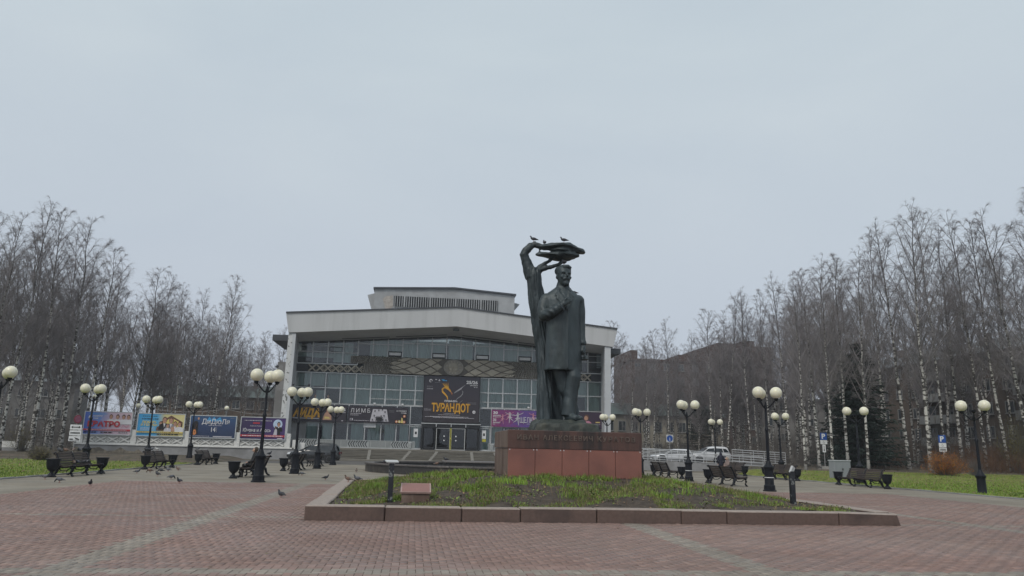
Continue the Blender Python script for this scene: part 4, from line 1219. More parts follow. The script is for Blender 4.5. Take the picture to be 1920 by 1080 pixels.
for x, lab in ((-4.75, 'small grey waste bin on the terrace left of the theatre doors'), (4.75, 'small grey waste bin on the terrace right of the theatre doors')):
    t = thing('waste_bin', lab, 'bin', (CX+x, 88.9, ZT), group='bins by the theatre doors')
    mb = MB(); mb.loft([sring(z, 0, 0, a, a, 12, 4) for z, a in ((.12,.2),(.7,.25),(.72,.25))]); mb.build('body', RAIL, t)
    mb = MB(); mb.loft([sring(z, 0, 0, a, a, 12, 4) for z, a in ((.72,.27),(.76,.27),(.80,.2))]); mb.build('lid', MULLION, t)
    mb = MB(); mb.box(-.03,.03,-.03,.03,0,.14); mb.box(-.14,.14,-.14,.14,0,.02); mb.build('foot', MULLION, t)
# floodlights perched on the banner tops
for k, (x, z) in enumerate(((-9.2,6.42),(-5.9,6.42),(-2.4,6.42),(9.4,6.5),(12.2,6.5),(15.0,6.5))):
    t = thing('floodlight', 'small floodlight, %s on the ledge above the %s' % (('first','second','third')[k % 3], 'dark banners left of the doors' if x < 0 else 'purple banner right of the doors'), 'floodlight', (CX+x, 91.6, z), group='floodlights over the left banners' if x < 0 else 'floodlights over the right banners')
    mb = MB(); mb.box(-.12,.12,-.1,.06,.06,.24); mb.build('head', SIGN_WHITE, t)
    mb = MB(); mb.box(-.03,.03,-.02,.35,-.02,.06); mb.build('bracket', MULLION, t)
# ------------------------------------------------------------------ printed banners and billboards
def mat_grad(name, stops, a, b, axis='X', rough=.5, noise=0.0):
    """printed gradient along one axis of the object, from a to b metres"""
    m = bpy.data.materials.new(name); m.use_nodes = True
    nt = m.node_tree; N = nt.nodes; L = nt.links; bs = N['Principled BSDF']; bs.inputs['Roughness'].default_value = rough
    tc = N.new('ShaderNodeTexCoord'); sx = N.new('ShaderNodeSeparateXYZ'); L.new(tc.outputs['Object'], sx.inputs[0])
    mr = N.new('ShaderNodeMapRange'); mr.inputs[1].default_value = a; mr.inputs[2].default_value = b; L.new(sx.outputs[axis], mr.inputs[0])
    f = mr.outputs[0]
    if noise:
        nz = N.new('ShaderNodeTexNoise'); nz.inputs['Scale'].default_value = 1.1; nz.inputs['Detail'].default_value = 6; nz.inputs['Distortion'].default_value = 1.5
        L.new(tc.outputs['Object'], nz.inputs['Vector'])
        sb = N.new('ShaderNodeMath'); sb.operation = 'MULTIPLY_ADD'; sb.inputs[1].default_value = noise; sb.inputs[2].default_value = -noise/2; L.new(nz.outputs[0], sb.inputs[0])
        ad = N.new('ShaderNodeMath'); ad.operation = 'ADD'; L.new(f, ad.inputs[0]); L.new(sb.outputs[0], ad.inputs[1]); f = ad.outputs[0]
    r = N.new('ShaderNodeValToRGB'); els = r.color_ramp.elements
    while len(els) < len(stops): els.new(.5)
    for e, (p, c) in zip(els, stops): e.position = p; e.color = (*c, 1)
    L.new(f, r.inputs[0]); L.new(r.outputs[0], bs.inputs['Base Color'])
    return m

P_WHITE = MP('print_white', (.60, .60, .62)); P_GOLD = M('print_gold', (.55, .29, .03), .5, var=.3, scale=2.5)
P_DARK = M('print_dark', (.030, .026, .036), .45, var=.15, scale=.6); P_BLACK = MP('print_black', (.012, .011, .014)); P_RED = MP('print_red', (.42, .035, .05))
P_SKIN = MP('print_skin', (.42, .24, .17)); P_BLUE = MP('print_blue', (.05, .27, .52)); P_YEL = MP('print_yellow', (.62, .50, .16)); P_GREY = MP('print_grey', (.22, .22, .24))
P_ORANGE = MP('print_orange', (.55, .20, .06)); P_PALE = MP('print_pale', (.47, .46, .50)); P_PURPLE = MP('print_purple', (.10, .03, .13)); P_BROWN = MP('print_brown', (.12, .06, .04)); P_PINK = MP('print_pink', (.5, .22, .3))

class Poster:
    def __init__(s, name, label, cat, x, y, z, w, h, mat, group=None, frame_mat=None, thick=.05):
        s.o = thing(name, label, cat, (x, y, z), group=group); s.w, s.h = w, h; s.lay = 0
        mb = MB(); mb.box(0, w, -thick, 0, 0, h); mb.build('panel', mat, s.o)
        s.y = -thick
        if frame_mat:
            t = .07; mb = MB(); mb.box(-t,w+t,-thick-.03,.03,-t,0); mb.box(-t,w+t,-thick-.03,.03,h,h+t); mb.box(-t,0,-thick-.03,.03,0,h); mb.box(w,w+t,-thick-.03,.03,0,h)
            mb.build('frame', frame_mat, s.o)
    def poly(s, pts, mat, name='print'):
        s.lay += 1; y = s.y-.002-.0025*s.lay
        ar = sum(pts[i][0]*pts[(i+1) % len(pts)][1]-pts[(i+1) % len(pts)][0]*pts[i][1] for i in range(len(pts)))
        if ar < 0: pts = pts[::-1]
        mb = MB(); mb.add([(p[0], y, p[1]) for p in pts], [tuple(range(len(pts)))]); return mb.build(name, mat, s.o)
    def rect(s, u0, v0, u1, v1, mat): return s.poly([(u0,v0),(u1,v0),(u1,v1),(u0,v1)], mat)
    def oval(s, u, v, a, b, mat, n=16): return s.poly(ell(u, v, a, b, n), mat)
    def line(s, pts, w, mat):
        s.lay += 1; y = s.y-.002-.0025*s.lay; mb = MB()
        ws = w if isinstance(w, (list, tuple)) else [w]*len(pts)
        L_, R_ = [], []
        for i, p in enumerate(pts):
            a = Vector(pts[max(0, i-1)]); b = Vector(pts[min(len(pts)-1, i+1)]); t = (b-a).normalized(); nrm = Vector((-t.y, t.x))
            L_.append((p[0]+nrm.x*ws[i]/2, y, p[1]+nrm.y*ws[i]/2)); R_.append((p[0]-nrm.x*ws[i]/2, y, p[1]-nrm.y*ws[i]/2))
        n = len(pts); mb.add(L_+R_, [(n+i, n+i+1, i+1, i) for i in range(n-1)])
        return mb.build('print', mat, s.o)
    def txt(s, body, u0, u1, v, size, mat, bold=0.0, shear=0.0, spacing=1.0):
        """lettering fitted between u0 and u1 with its baseline at v and the given cap height"""
        s.lay += 1
        me = text_mesh(body, size/.70, mat, extrude=.001, bold=bold*size, shear=shear, spacing=spacing)
        n = len(me.vertices); co = np.empty(n*3, np.float32); me.vertices.foreach_get('co', co); co = co.reshape(-1, 3)
        a, b = co[:, 0].min(), co[:, 0].max()
        me.transform(Matrix.Rotation(math.pi/2, 4, 'X') @ Matrix.Diagonal(((u1-u0)/(b-a), 1, 1, 1)) @ Matrix.Translation((-a, 0, 0)))
        return obj('lettering', me, s.o, (u0, s.y-.004-.0025*s.lay, v))
    def small(s, u0, u1, v, t, mat, n=7):
        """a line of print too small to read: a broken row of dashes"""
        s.lay += 1; mb = MB(); u = u0; r = random.Random(int(u0*100+v*77)); y = s.y-.002-.0025*s.lay
        while u < u1-.02:
            l = min(r.uniform(.06, .30)*(u1-u0)/n*3, u1-u); mb.add([(u,y,v),(u+l,y,v),(u+l,y,v+t),(u,y,v+t)], [(0,1,2,3)]); u += l+t*.7
        o = mb.build('small_print', mat, s.o); o['kind'] = 'stuff'; return o
    def man(s, u, v, h, coat, hair=P_BLACK, skin=P_SKIN, shirt=P_WHITE):
        """head and shoulders"""
        s.poly([(u-h*.42,v),(u+h*.42,v),(u+h*.36,v+h*.38),(u+h*.12,v+h*.48),(u-h*.12,v+h*.48),(u-h*.36,v+h*.38)], coat)
        s.poly([(u-h*.08,v+h*.47),(u+h*.08,v+h*.47),(u,v+h*.15)], shirt)
        s.oval(u, v+h*.74, h*.17, h*.24, hair); s.oval(u, v+h*.68, h*.14, h*.20, skin)
        s.line([(u-h*.06,v+h*.72),(u-h*.02,v+h*.72)], h*.03, hair); s.line([(u+h*.03,v+h*.72),(u+h*.07,v+h*.72)], h*.03, hair)
    def dancer(s, u, v, h, mat, flip=1):
        """a dancer on point with arms spread"""
        f = flip
        s.oval(u, v+h*.93, h*.06, h*.07, mat, 10)
        s.poly([(u-h*.08,v+h*.85),(u+h*.08,v+h*.85),(u+h*.06,v+h*.55),(u-h*.06,v+h*.55)], mat)
        s.poly([(u-h*.26,v+h*.5),(u+h*.26,v+h*.5),(u+h*.08,v+h*.6),(u-h*.08,v+h*.6)], mat)
        s.line([(u,v+h*.55),(u+f*h*.04,v+h*.28),(u+f*h*.08,v)], [h*.09,h*.07,h*.04], mat)
        s.line([(u,v+h*.55),(u-f*h*.15,v+h*.35),(u-f*h*.34,v+h*.22)], [h*.09,h*.07,h*.03], mat)
        s.line([(u,v+h*.82),(u+f*h*.25,v+h*.88),(u+f*h*.45,v+h*1.0)], [h*.06,h*.05,h*.03], mat)
        s.line([(u,v+h*.82),(u-f*h*.22,v+h*.74),(u-f*h*.4,v+h*.8)], [h*.06,h*.05,h*.03], mat)

YB = 91.55
# big poster over the doors
TUR = mat_grad('poster_night', [(0, (.030,.024,.030)), (.5, (.034,.028,.040)), (1, (.030,.030,.046))], 0, 5.5, 'Z', noise=.2)
p = Poster('theatre_poster', 'large dark square poster with golden lettering above the theatre doors', 'poster', .95, YB-.15, 4.60, 6.72, 5.48, TUR, frame_mat=P_BLACK)
def U(x): return (x-105)/685*6.72
def Vv(y): return (690-y)/590*5.48
for dx in (0,):
    neck = [(398,402),(392,365),(362,330),(332,300),(328,268),(345,250),(372,246)]
    p.line([(U(x),Vv(y)) for x,y in neck], [.10,.15,.20,.20,.18,.16,.12], P_GOLD)
    p.poly([(U(x),Vv(y)) for x,y in ((360,240),(395,242),(425,268),(440,300),(422,298),(400,275),(370,262))], P_GOLD)
    for a in range(7): p.line([(U(365+a*7),Vv(244+a*3)),(U(345+a*9),Vv(215+a*2)),(U(318+a*14),Vv(188-a*2))], [.07,.05,.015], P_GOLD)
    for a in range(4): p.line([(U(410+a*6),Vv(285+a*4)),(U(432+a*7),Vv(300+a*6)),(U(438+a*4),Vv(320+a*9))], [.05,.04,.015], P_ORANGE)
    neck = [(500,402),(520,380),(555,355),(578,325),(583,295),(570,280)]
    p.line([(U(x),Vv(y)) for x,y in neck], [.06,.09,.12,.12,.10,.06], P_GREY)
    p.poly([(U(x),Vv(y)) for x,y in ((470,322),(485,295),(520,272),(560,262),(540,280),(500,305))], P_GREY)
    for a in range(7): p.line([(U(500+a*9),Vv(290-a*4)),(U(535+a*7),Vv(262-a*5)),(U(565+a*8),Vv(238-a*6))], [.05,.035,.012], P_GREY if a % 2 else P_PALE)
    p.line([(U(535),Vv(445)),(U(560),Vv(425)),(U(588),Vv(400))], [.03,.05,.01], P_GREY)
p.txt('ТУРАНДОТ', U(205), U(678), Vv(560)+.05, .92, P_GOLD, bold=.05, spacing=.95)
p.txt('ПРЕМЬЕРА', U(360), U(520), Vv(431), .20, P_WHITE, bold=.05)
p.txt('25/26', U(622), U(763), Vv(189), .36, P_WHITE, bold=.05)
p.txt('ОКТЯБРЯ', U(668), U(763), Vv(216), .11, P_WHITE, bold=.05)
p.small(U(718), U(763), Vv(237), .09, P_PALE, 3)
p.oval(U(727), Vv(553), .19, .19, P_WHITE); p.small(U(716), U(738), Vv(557), .07, P_BLACK, 2)
p.line([(U(182+20*math.cos(a*.7)*(1-a*.06)),Vv(168-24*math.sin(a*.7)*(1-a*.06))) for a in range(9)], [.04,.09,.11,.11,.1,.08,.06,.05,.03], P_WHITE)
for y_ in (235,244,266,274): p.small(U(138), U(212), Vv(y_), .04, P_GREY if y_ < 250 else P_PALE, 6)
p.rect(U(235),Vv(152),U(258),Vv(141),P_PALE); p.poly([(U(275),Vv(165)),(U(299),Vv(165)),(U(291),Vv(142)),(U(283),Vv(142))], P_PALE)
p.rect(U(315),Vv(152),U(350),Vv(141),P_BLUE); p.rect(U(325),Vv(163),U(381),Vv(152),P_BLUE); p.small(U(233), U(298), Vv(186), .04, P_GREY, 5)
for y_, a_, b_ in ((524,118,160),(534,118,205),(548,118,200),(584,360,490),(601,290,555),(624,190,665),(628,130,600),(638,230,730)): p.small(U(a_), U(b_), Vv(y_), .045, P_PALE, 14)
p.line([(U(340),Vv(555)),(U(352),Vv(580)),(U(335),Vv(610)),(U(322),Vv(640)),(U(345),Vv(635))], [.04,.05,.05,.04,.02], P_BROWN)
for y_ in (437,452): p.small(U(642), U(750), Vv(y_), .04, P_GREY, 8)

# banner: golden four letters
p = Poster('theatre_banner', 'dark banner with slanted golden letters, leftmost on the theatre front', 'banner', -14.55, YB, 4.22, 6.50, 1.98, P_DARK, 'banners along the theatre front')
p.txt('АИДА', .28, 3.42, .58, .88, P_GOLD, bold=.075, shear=.18)
p.rect(.28,.36,3.35,.44,P_PALE); p.small(1.3,2.3,1.62,.06,P_GOLD,6)
p.poly([(3.75,.25),(4.8,.25),(4.75,.75),(4.55,.95),(4.3,1.25),(4.0,1.05),(3.85,.7)], P_SKIN); p.oval(4.35,1.35,.22,.28,P_BROWN); p.oval(4.33,1.28,.16,.20,P_SKIN); p.poly([(3.95,.4),(4.6,.4),(4.5,.6),(4.0,.65)], P_YEL)
p.txt('16', 5.95, 6.35, 1.35, .34, P_WHITE, bold=.05); p.small(5.9,6.38,1.12,.08,P_WHITE,4); p.rect(5.95,.15,6.15,.25,P_PALE)
# banner: white four letters
p = Poster('theatre_banner', 'dark banner with spaced white letters and a pale wedge of dancers', 'banner', -7.86, YB, 4.30, 6.98, 1.86, P_DARK, 'banners along the theatre front')
def U(x): return (x-745)/660*6.98
def Vv(y): return (620-y)/195*1.86
p.txt('ЛИМБ', U(770), U(987), Vv(499), .46, P_WHITE, bold=-.004, spacing=1.35)
for y_, e in ((512,893),(530,858)): p.small(U(770), U(e), Vv(y_+5), .07, P_PALE, 6)
p.poly([(U(x),Vv(y)) for x,y in ((990,604),(1196,604),(1170,452),(1016,452))], P_PALE)
def imp(u, v, h):
    p.oval(u, v+h*.75, h*.13, h*.16, P_BLACK, 8); p.poly([(u-h*.22,v+h*.15),(u+h*.22,v+h*.15),(u+h*.16,v+h*.62),(u-h*.16,v+h*.62)], P_BLACK)
    p.line([(u-h*.15,v+h*.55),(u-h*.38,v+h*.75)], h*.1, P_BLACK); p.line([(u+h*.15,v+h*.55),(u+h*.38,v+h*.75)], h*.1, P_BLACK); p.line([(u-h*.1,v+h*.2),(u-h*.2,v)], h*.1, P_BLACK); p.line([(u+h*.1,v+h*.2),(u+h*.2,v)], h*.1, P_BLACK)
for x_, y_ in ((1040,490),(1082,480),(1122,470),(1152,498),(1034,546),(1143,545),(1015,596),(1132,590),(1168,597),(1112,552)): imp(U(x_), Vv(y_), .28)
for x_ in (1065,1080,1097,1112): imp(U(x_), Vv(600), .62)
p.small(U(1200),U(1255),Vv(470),.04,P_GREY,4); p.small(U(1200),U(1255),Vv(486),.04,P_GREY,4)
p.txt('14 НОЯБРЯ', U(1280), U(1392), Vv(475), .13, P_WHITE, bold=.03); p.txt('17:00', U(1335), U(1392), Vv(499), .13, P_WHITE, bold=.03)
for x_, y_, m_ in ((1370,532,P_ORANGE),(1285,600,P_ORANGE),(1318,600,P_YEL),(1370,603,P_ORANGE)): p.oval(U(x_),Vv(y_),.16,.16,m_); p.oval(U(x_),Vv(y_),.07,.08,P_WHITE)
p.poly([(U(1335),Vv(615)),(U(1360),Vv(615)),(U(1352),Vv(560)),(U(1340),Vv(548))], P_YEL)
p.rect(U(770),Vv(598),U(803),Vv(572),P_PALE); p.oval(U(783),Vv(585),.1,.1,P_DARK,10); p.small(U(815), U(985), Vv(600), .06, P_PALE, 10)
# banner: purple ballet
PUR = mat_grad('poster_purple', [(0, (.20,.035,.12)), (.35, (.16,.04,.20)), (.65, (.10,.06,.26)), (1, (.17,.05,.20))], 0, 7.3, 'X', noise=.9)
p = Poster('theatre_banner', 'purple banner with white ballet dancers right of the theatre doors', 'banner', 9.24, YB, 4.24, 7.30, 2.02, PUR, 'banners along the theatre front')
p.txt('30', .18, .75, 1.52, .30, P_WHITE, bold=.06); p.txt('ДЕКАБРЯ', .18, 1.12, 1.27, .13, P_WHITE, bold=.05); p.small(.18,1.1,1.12,.07,P_WHITE,5)
p.txt('31', .18, .56, .66, .30, P_WHITE, bold=.06); p.txt('ДЕКАБРЯ', .18, 1.08, .42, .13, P_WHITE, bold=.05); p.small(.18,.5,.25,.07,P_WHITE,3)
p.dancer(2.15,.55,1.25,P_PINK,1); p.dancer(2.25,.45,1.30,P_PALE,-1); p.dancer(3.2,.22,1.55,P_PALE,1); p.dancer(5.1,.5,1.25,P_PINK,-1); p.dancer(1.35,.3,1.2,P_PINK,1)
p.txt('ЩЕЛКУНЧИК', 3.45, 6.95, .55, .64, P_WHITE, bold=.0, spacing=.95); p.small(4.3,5.4,.38,.06,P_PALE,6)
# banner: man in profile
PLUM = mat_grad('poster_plum', [(0, (.028,.016,.03)), (1, (.05,.03,.06))], 0, 3.4, 'X', noise=.3)
p = Poster('theatre_banner', 'dark plum banner with a portrait, rightmost on the theatre front', 'banner', 19.4, YB, 4.30, 3.55, 2.0, PLUM, 'banners along the theatre front')
p.poly([(1.05,.25),(2.3,.25),(2.2,.75),(1.9,.95),(1.55,.9),(1.3,.55)], P_PINK); p.oval(1.62,1.35,.30,.36,P_BROWN); p.oval(1.55,1.25,.24,.28,P_SKIN); p.poly([(.95,.25),(1.35,.3),(1.3,.55),(1.05,.6)], P_PALE)
p.rect(2.75,.72,3.3,.84,P_YEL); p.small(2.75,3.4,.55,.05,P_PALE,5)

# ------------------------------------------------------------------ parapet with billboards
YP = 76.8
par = thing('parapet_wall', 'low grey retaining wall with white patterned parapet beneath the billboards', 'wall', (-22, YP, 0))
X0 = 22.0
posts = [-31.35, -26.55, -21.75, -17.0, -12.25]
mb = MB(); mb.box(-31.8+X0,-10.9+X0,0,.45,-.1,1.12); mb.build('retaining_wall', CONCRETE, par)
crumb = [(-31.78,.0),(-24.2,.0),(-24.5,.25),(-25.5,.42),(-26.0,.78),(-26.3,.55),(-27.1,.62),(-27.6,.92),(-28.1,.6),(-28.8,.55),(-29.5,.88),(-30.2,.8),(-30.6,.66),(-31.1,.62),(-31.4,.86),(-31.78,.9)]
mb = MB(); mb.prism([(x+X0, z) for x, z in crumb], 'y', -.035, 0.002)
tag(mb.build('exposed_stone', RUBBLE, par), 'rough tan stonework where the grey render has fallen off')
mb = MB(); mb.box(-31.85+X0,-11.6+X0,-.10,.5,1.12,1.24); mb.build('ledge', WHITE_PAINT, par)
mb = MB(); mb.box(-31.8+X0,-9.6+X0,-1.4,-.05,-.05,.10); mb.build('walkway', STEP, par)
for x in posts:
    mb = MB(); mb.cbox(x-.26+X0,x+.26+X0,-.05,.42,1.24,2.58,.015); mb.build('post', WHITE_PAINT, par)
for a, b in zip(posts[:-1], posts[1:]):
    mb = MB(); mb.box(a+.27+X0,b-.27+X0,.06,.3,1.24,2.0); pnl = mb.build('panel', WHITE_PANEL, par)
    W_ = b-a-.54; n = 4; w = W_/n
    mb = MB(); mb.box(a+.27+X0,b-.27+X0,.02,.06,1.92,2.0); mb.box(a+.27+X0,b-.27+X0,.02,.06,1.24,1.32); mb.build('moulding', WHITE_PAINT, pnl)
    for k in range(n):
        c = a+.27+X0+(k+.5)*w; mb = MB()
        for t in (-1, 1): mb.bar((c-w*.42,.02-.01*t,1.62-t*.24),(c+w*.42,.02-.01*t,1.62+t*.24),.11,.12)
        mb.build('cross', WHITE_PAINT, pnl)
        if k < n-1:
            e = c+w/2; mb = MB()
            for (ax_, az_), (bx_, bz_) in (((-.16,0),(0,.11)),((0,.11),(.16,0)),((.16,0),(0,-.11)),((0,-.11),(-.16,0))): mb.bar((e+ax_,.03,1.62+az_),(e+bx_,.03,1.62+bz_),.06,.10)
            mb.build('diamond', WHITE_PAINT, pnl)
mb = MB(); mb.cbox(-11.75+X0,-11.2+X0,-.1,.4,1.12,2.0,.02); mb.cbox(-11.15+X0,-10.6+X0,.3,.8,.3,1.75,.02); mb.build('end_block', WHITE_PAINT, par)
mb = MB(); mb.box(-31.8+X0,-10.9+X0,.46,13,-.06,1.05); mb.build('raised_yard', STEP, par)

QB = mat_grad('poster_blue_pink', [(0, (.05,.11,.45)), (.3, (.16,.25,.55)), (.5, (.50,.38,.47)), (1, (.58,.45,.50))], 0, 4.3, 'X', noise=.25)
p = Poster('billboard', 'blue and pink billboard with red lettering and four men', 'billboard', -31.1, YP-.12, 2.10, 4.24, 2.06, QB, 'billboards above the parapet', frame_mat=MULLION)
p.txt('6', .32, .62, 1.42, .36, P_WHITE, bold=.07); p.txt('НОЯБРЯ', .74, 1.55, 1.62, .12, P_WHITE, bold=.04); p.txt('19:00', .80, 1.2, 1.40, .12, P_WHITE, bold=.04)
p.rect(.35,1.85,2.0,1.90,P_BLUE)
for u in (2.35,2.95,3.5,4.0): p.man(min(u,3.95), .95, .95, P_WHITE, P_BROWN if u < 2.5 else P_BLACK)
p.txt('КВАТРО', .32, 3.25, .72, .46, P_RED, bold=.08)
p.line([(3.4,.62),(3.6,.85),(3.85,.65),(4.05,.9)], .05, P_PINK); p.line([(3.45,.9),(3.8,.75),(4.1,.78)], .04, P_PINK)
p.rect(.0,.32,4.24,.48,P_RED); p.small(.3,3.9,.37,.06,P_PALE,16); p.small(.1,1.2,.12,.10,P_BLACK,3); p.small(1.6,2.7,.12,.10,P_BLACK,2); p.small(3.2,4.0,.12,.12,P_GREY,3)
LB_ = mat_grad('poster_blue_yellow', [(0, (.04,.28,.55)), (.40, (.07,.33,.58)), (.55, (.52,.47,.22)), (1, (.62,.56,.27))], 0, 4.3, 'X', noise=.1)
p = Poster('billboard', 'blue and yellow billboard with a family group before a house', 'billboard', -26.28, YP-.12, 2.06, 4.24, 2.06, LB_, 'billboards above the parapet', frame_mat=MULLION)
p.small(.4,1.8,1.80,.07,P_BLACK,9); p.txt('8 ОКТЯБРЯ | 19:00', .35, 1.85, 1.52, .12, P_BLACK, bold=.04)
p.txt('ЛЮБОВЬ', .38, 1.72, 1.16, .22, P_YEL, bold=.05); p.txt('И ГОЛУБИ', .30, 1.78, .90, .20, P_YEL, bold=.05)
for v_ in (.72,.62,.52): p.small(.3,1.6,v_,.04,P_WHITE,8)
p.poly([(2.1,.9),(2.1,1.35),(3.0,1.95),(4.1,1.35),(4.1,.9)], P_BROWN); p.poly([(2.3,.7),(4.0,.7),(4.0,1.25),(3.0,1.75),(2.3,1.25)], P_YEL)
for u_, v_, h_, c_ in ((2.1,.5,.9,P_BROWN),(2.45,.6,1.25,P_BLACK),(3.05,.6,1.2,P_GREY),(3.45,.45,1.0,P_SKIN),(3.85,.4,1.0,P_WHITE),(2.8,.35,.85,P_PALE)): p.man(u_, v_, h_, c_, P_BROWN)
p.rect(0,.28,4.24,.42,P_YEL); p.small(.2,3.9,.32,.06,P_BROWN,14); p.small(1.9,3.9,.10,.10,P_BLACK,5)
NV = mat_grad('poster_navy', [(0, (.016,.03,.075)), (.6, (.022,.045,.12)), (1, (.03,.09,.20))], 0, 2.1, 'Z', noise=.5)
p = Poster('billboard', 'dark navy billboard with thin white lettering and a guitar', 'billboard', -21.45, YP-.12, 2.02, 4.22, 2.04, NV, 'billboards above the parapet', frame_mat=MULLION)
p.poly([(1.45,1.55),(1.7,1.98),(1.9,1.7),(2.15,2.0),(2.35,1.72),(2.7,1.98),(2.95,1.55)], P_BLUE)
p.txt('ДиДюЛя', 1.05, 3.62, 1.30, .46, P_WHITE, bold=.012); p.small(1.7,2.95,1.12,.06,P_PALE,9)
p.txt('14', 1.98, 2.38, .55, .44, P_WHITE, bold=.01); p.rect(2.46,.5,2.48,1.02,P_PALE)
p.poly([(.25,.3),(.75,.3),(.72,1.4),(.6,1.55),(.4,1.55),(.28,1.3)], P_BLACK); p.oval(.72,1.78,.09,.13,P_SKIN); p.oval(.45,.42,.17,.20,P_ORANGE); p.oval(.45,.62,.12,.14,P_ORANGE); p.oval(.45,.5,.05,.05,P_BLACK); p.line([(.45,.7),(.62,1.25)], .04, P_BROWN)
p.small(.05,1.9,.10,.05,P_PALE,12); p.rect(2.2,.05,3.95,.15,P_PALE); p.small(3.7,4.05,1.85,.05,P_GREY,3)
VI = mat_grad('poster_violet', [(0, (.026,.016,.065)), (1, (.06,.03,.14))], 0, 4.3, 'X', noise=.3)
p = Poster('billboard', 'violet billboard with a dancing couple before a pale moon', 'billboard', -16.72, YP-.12, 2.00, 4.20, 2.04, VI, 'billboards above the parapet', frame_mat=MULLION)
MOON = M('print_moon', (.42, .52, .66), .5, var=.18, scale=3)
p.oval(3.45,1.45,.44,.46,MOON,24); p.man(3.55,.75,.95,P_BLACK); p.poly([(3.05,.2),(3.45,.2),(3.42,.9),(3.3,1.05),(3.2,.9)], P_PALE); p.oval(3.28,1.15,.09,.12,P_BROWN); p.poly([(3.5,.2),(3.75,.2),(3.75,1.1),(3.5,1.1)], P_BLACK)
p.small(.3,2.9,1.72,.07,P_PALE,16); p.rect(1.1,1.45,1.75,1.58,P_RED); p.txt('Алексей Рыбников', .85, 2.2, 1.18, .13, P_PALE)
p.txt('Юнона и Авось', .22, 2.86, .68, .32, P_WHITE, bold=.012); p.small(.7,2.2,.48,.05,P_GREY,8)
p.rect(0,.22,4.2,.40,P_RED); p.small(.2,4.0,.27,.07,P_WHITE,16); p.rect(3.5,.04,4.0,.14,P_PALE)
# ------------------------------------------------------------------ street lamps with opal globes
_lamp_base = MB().lathe([(.30,0),(.30,.05),(.255,.07),(.245,.26),(.215,.29),(.205,.31),(.195,.9),(.20,.95),(.235,1.0),(.24,1.08),(.20,1.12),(.15,1.18),(.10,1.30),(.075,1.36)], 16).mesh('base', IRON, 35.0)
_mbp = MB(); _mbp.lathe([(.075,1.30),(.068,2.2),(.064,2.70),(.085,2.72),(.09,2.80),(.07,2.84),(.056,2.86),(.048,3.72),(.07,3.74),(.075,3.84),(.05,3.90),(.03,4.02),(.0,4.06)], 12)
_lamp_pole = _mbp.mesh('pole', IRON, 35.0)
_mba = MB(); _mba.tube([(0.03,0,3.76),(.12,0,3.78),(.26,0,3.90),(.37,0,4.04),(.46,0,4.10),(.52,0,4.08)], [.034,.032,.028,.026,.026,.03], 8)
_mba.tube([(.40,0,4.06),(.45,0,3.99),(.41,0,3.95),(.37,0,3.99)], [.02,.018,.015,.012], 6)
_mba.lathe([(.03,4.08),(.075,4.11),(.095,4.14),(.10,4.20),(.10,4.23)], 12, (.50, 0, 0))
_lamp_arm = _mba.mesh('arm', IRON, 40.0)
_lamp_globe = MB().ball((0,0,0), .272, 24, 16).mesh('globe', GLOBE, 60.0)
def lamp(x, y, label, group, angles=(-60, 60, 180), lit=None, z=0.0):
    t = thing('street_lamp', label, 'street lamp', (x, y, z), group=group)
    t.rotation_euler = (rnd.gauss(0, .006), rnd.gauss(0, .006), 0)
    obj('base', _lamp_base, t); obj('pole', _lamp_pole, t)
    for k, a in enumerate(angles):
        d = (math.sin(math.radians(a)), -math.cos(math.radians(a)))
        rz = math.atan2(d[1], d[0])
        obj('arm', _lamp_arm, t, None, (0, 0, rz))
        if lit is None or lit[k]:
            obj('globe', _lamp_globe, t, (d[0]*.5, d[1]*.5, 4.46), (rnd.uniform(-.05,.05), rnd.uniform(-.05,.05), rnd.uniform(0, 6)))
    return t
LG, RG, LOG, ROG = 'lamps along the left side of the paving', 'lamps along the right side of the paving', 'lamps along the left lawn', 'lamps along the right lawn'
lamp(-6.40, 33.5, 'three-globe black lamp nearest in the left row, beside the person on a bench', LG)
lamp(-6.42, 43.5, 'three-globe black lamp before the front of the dark car', LG)
lamp(-6.42, 53.4, 'three-globe black lamp before the middle of the dark car', LG)
lamp(-6.45, 63.9, 'three-globe black lamp before the rear of the dark car', LG)
lamp(16.25, 33.5, 'three-globe black lamp nearest in the right row, with a white tie round its base', RG)
lamp(16.25, 43.8, 'three-globe black lamp beside the bench right of the pedestal', RG)
lamp(16.3, 53.6, 'three-globe black lamp rising above the pedestal corner from behind', RG)
lamp(16.3, 63.2, 'three-globe black lamp between statue and theatre pylon', RG)
lamp(-18.5, 36.4, 'black globe lamp cut off by the left edge of the photo', LOG)
lamp(-18.5, 46.4, 'three-globe black lamp before the blue and pink billboard', LOG)
lamp(-18.5, 56.6, 'three-globe black lamp before the blue and yellow billboard', LOG)
lamp(-18.5, 66.8, 'three-globe black lamp before the dark navy billboard', LOG, z=.2)
lamp(27.6, 34.4, 'two-globe black lamp on the grass near the orange bush', ROG, (48, -122, -37), (1, 1, 0), z=-.2)
lamp(27.6, 44.6, 'two-globe black lamp behind the long bench with two urns', ROG, (46, -124, -40), (1, 1, 0))
lamp(27.4, 54.4, 'three-globe black lamp behind the bench near the white spotlight post', ROG, z=.05)
lamp(27.2, 66.4, 'three-globe black lamp beside the person walking in dark clothes', ROG, z=.0)
mb = MB(); mb.lathe([(.208,.60),(.212,.60),(.212,.63),(.208,.63)], 16)
t = mb.build('plastic_tie', SIGN_WHITE); t.location = (16.25, 33.5, 0); tag(t, 'thin white tie round the nearest right lamp base', 'tie', 'ties round lamp bases')
t2 = obj('plastic_tie', t.data, None, (16.25, 43.8, 0)); tag(t2, 'thin white tie round the lamp base beside the right bench', 'tie', 'ties round lamp bases')

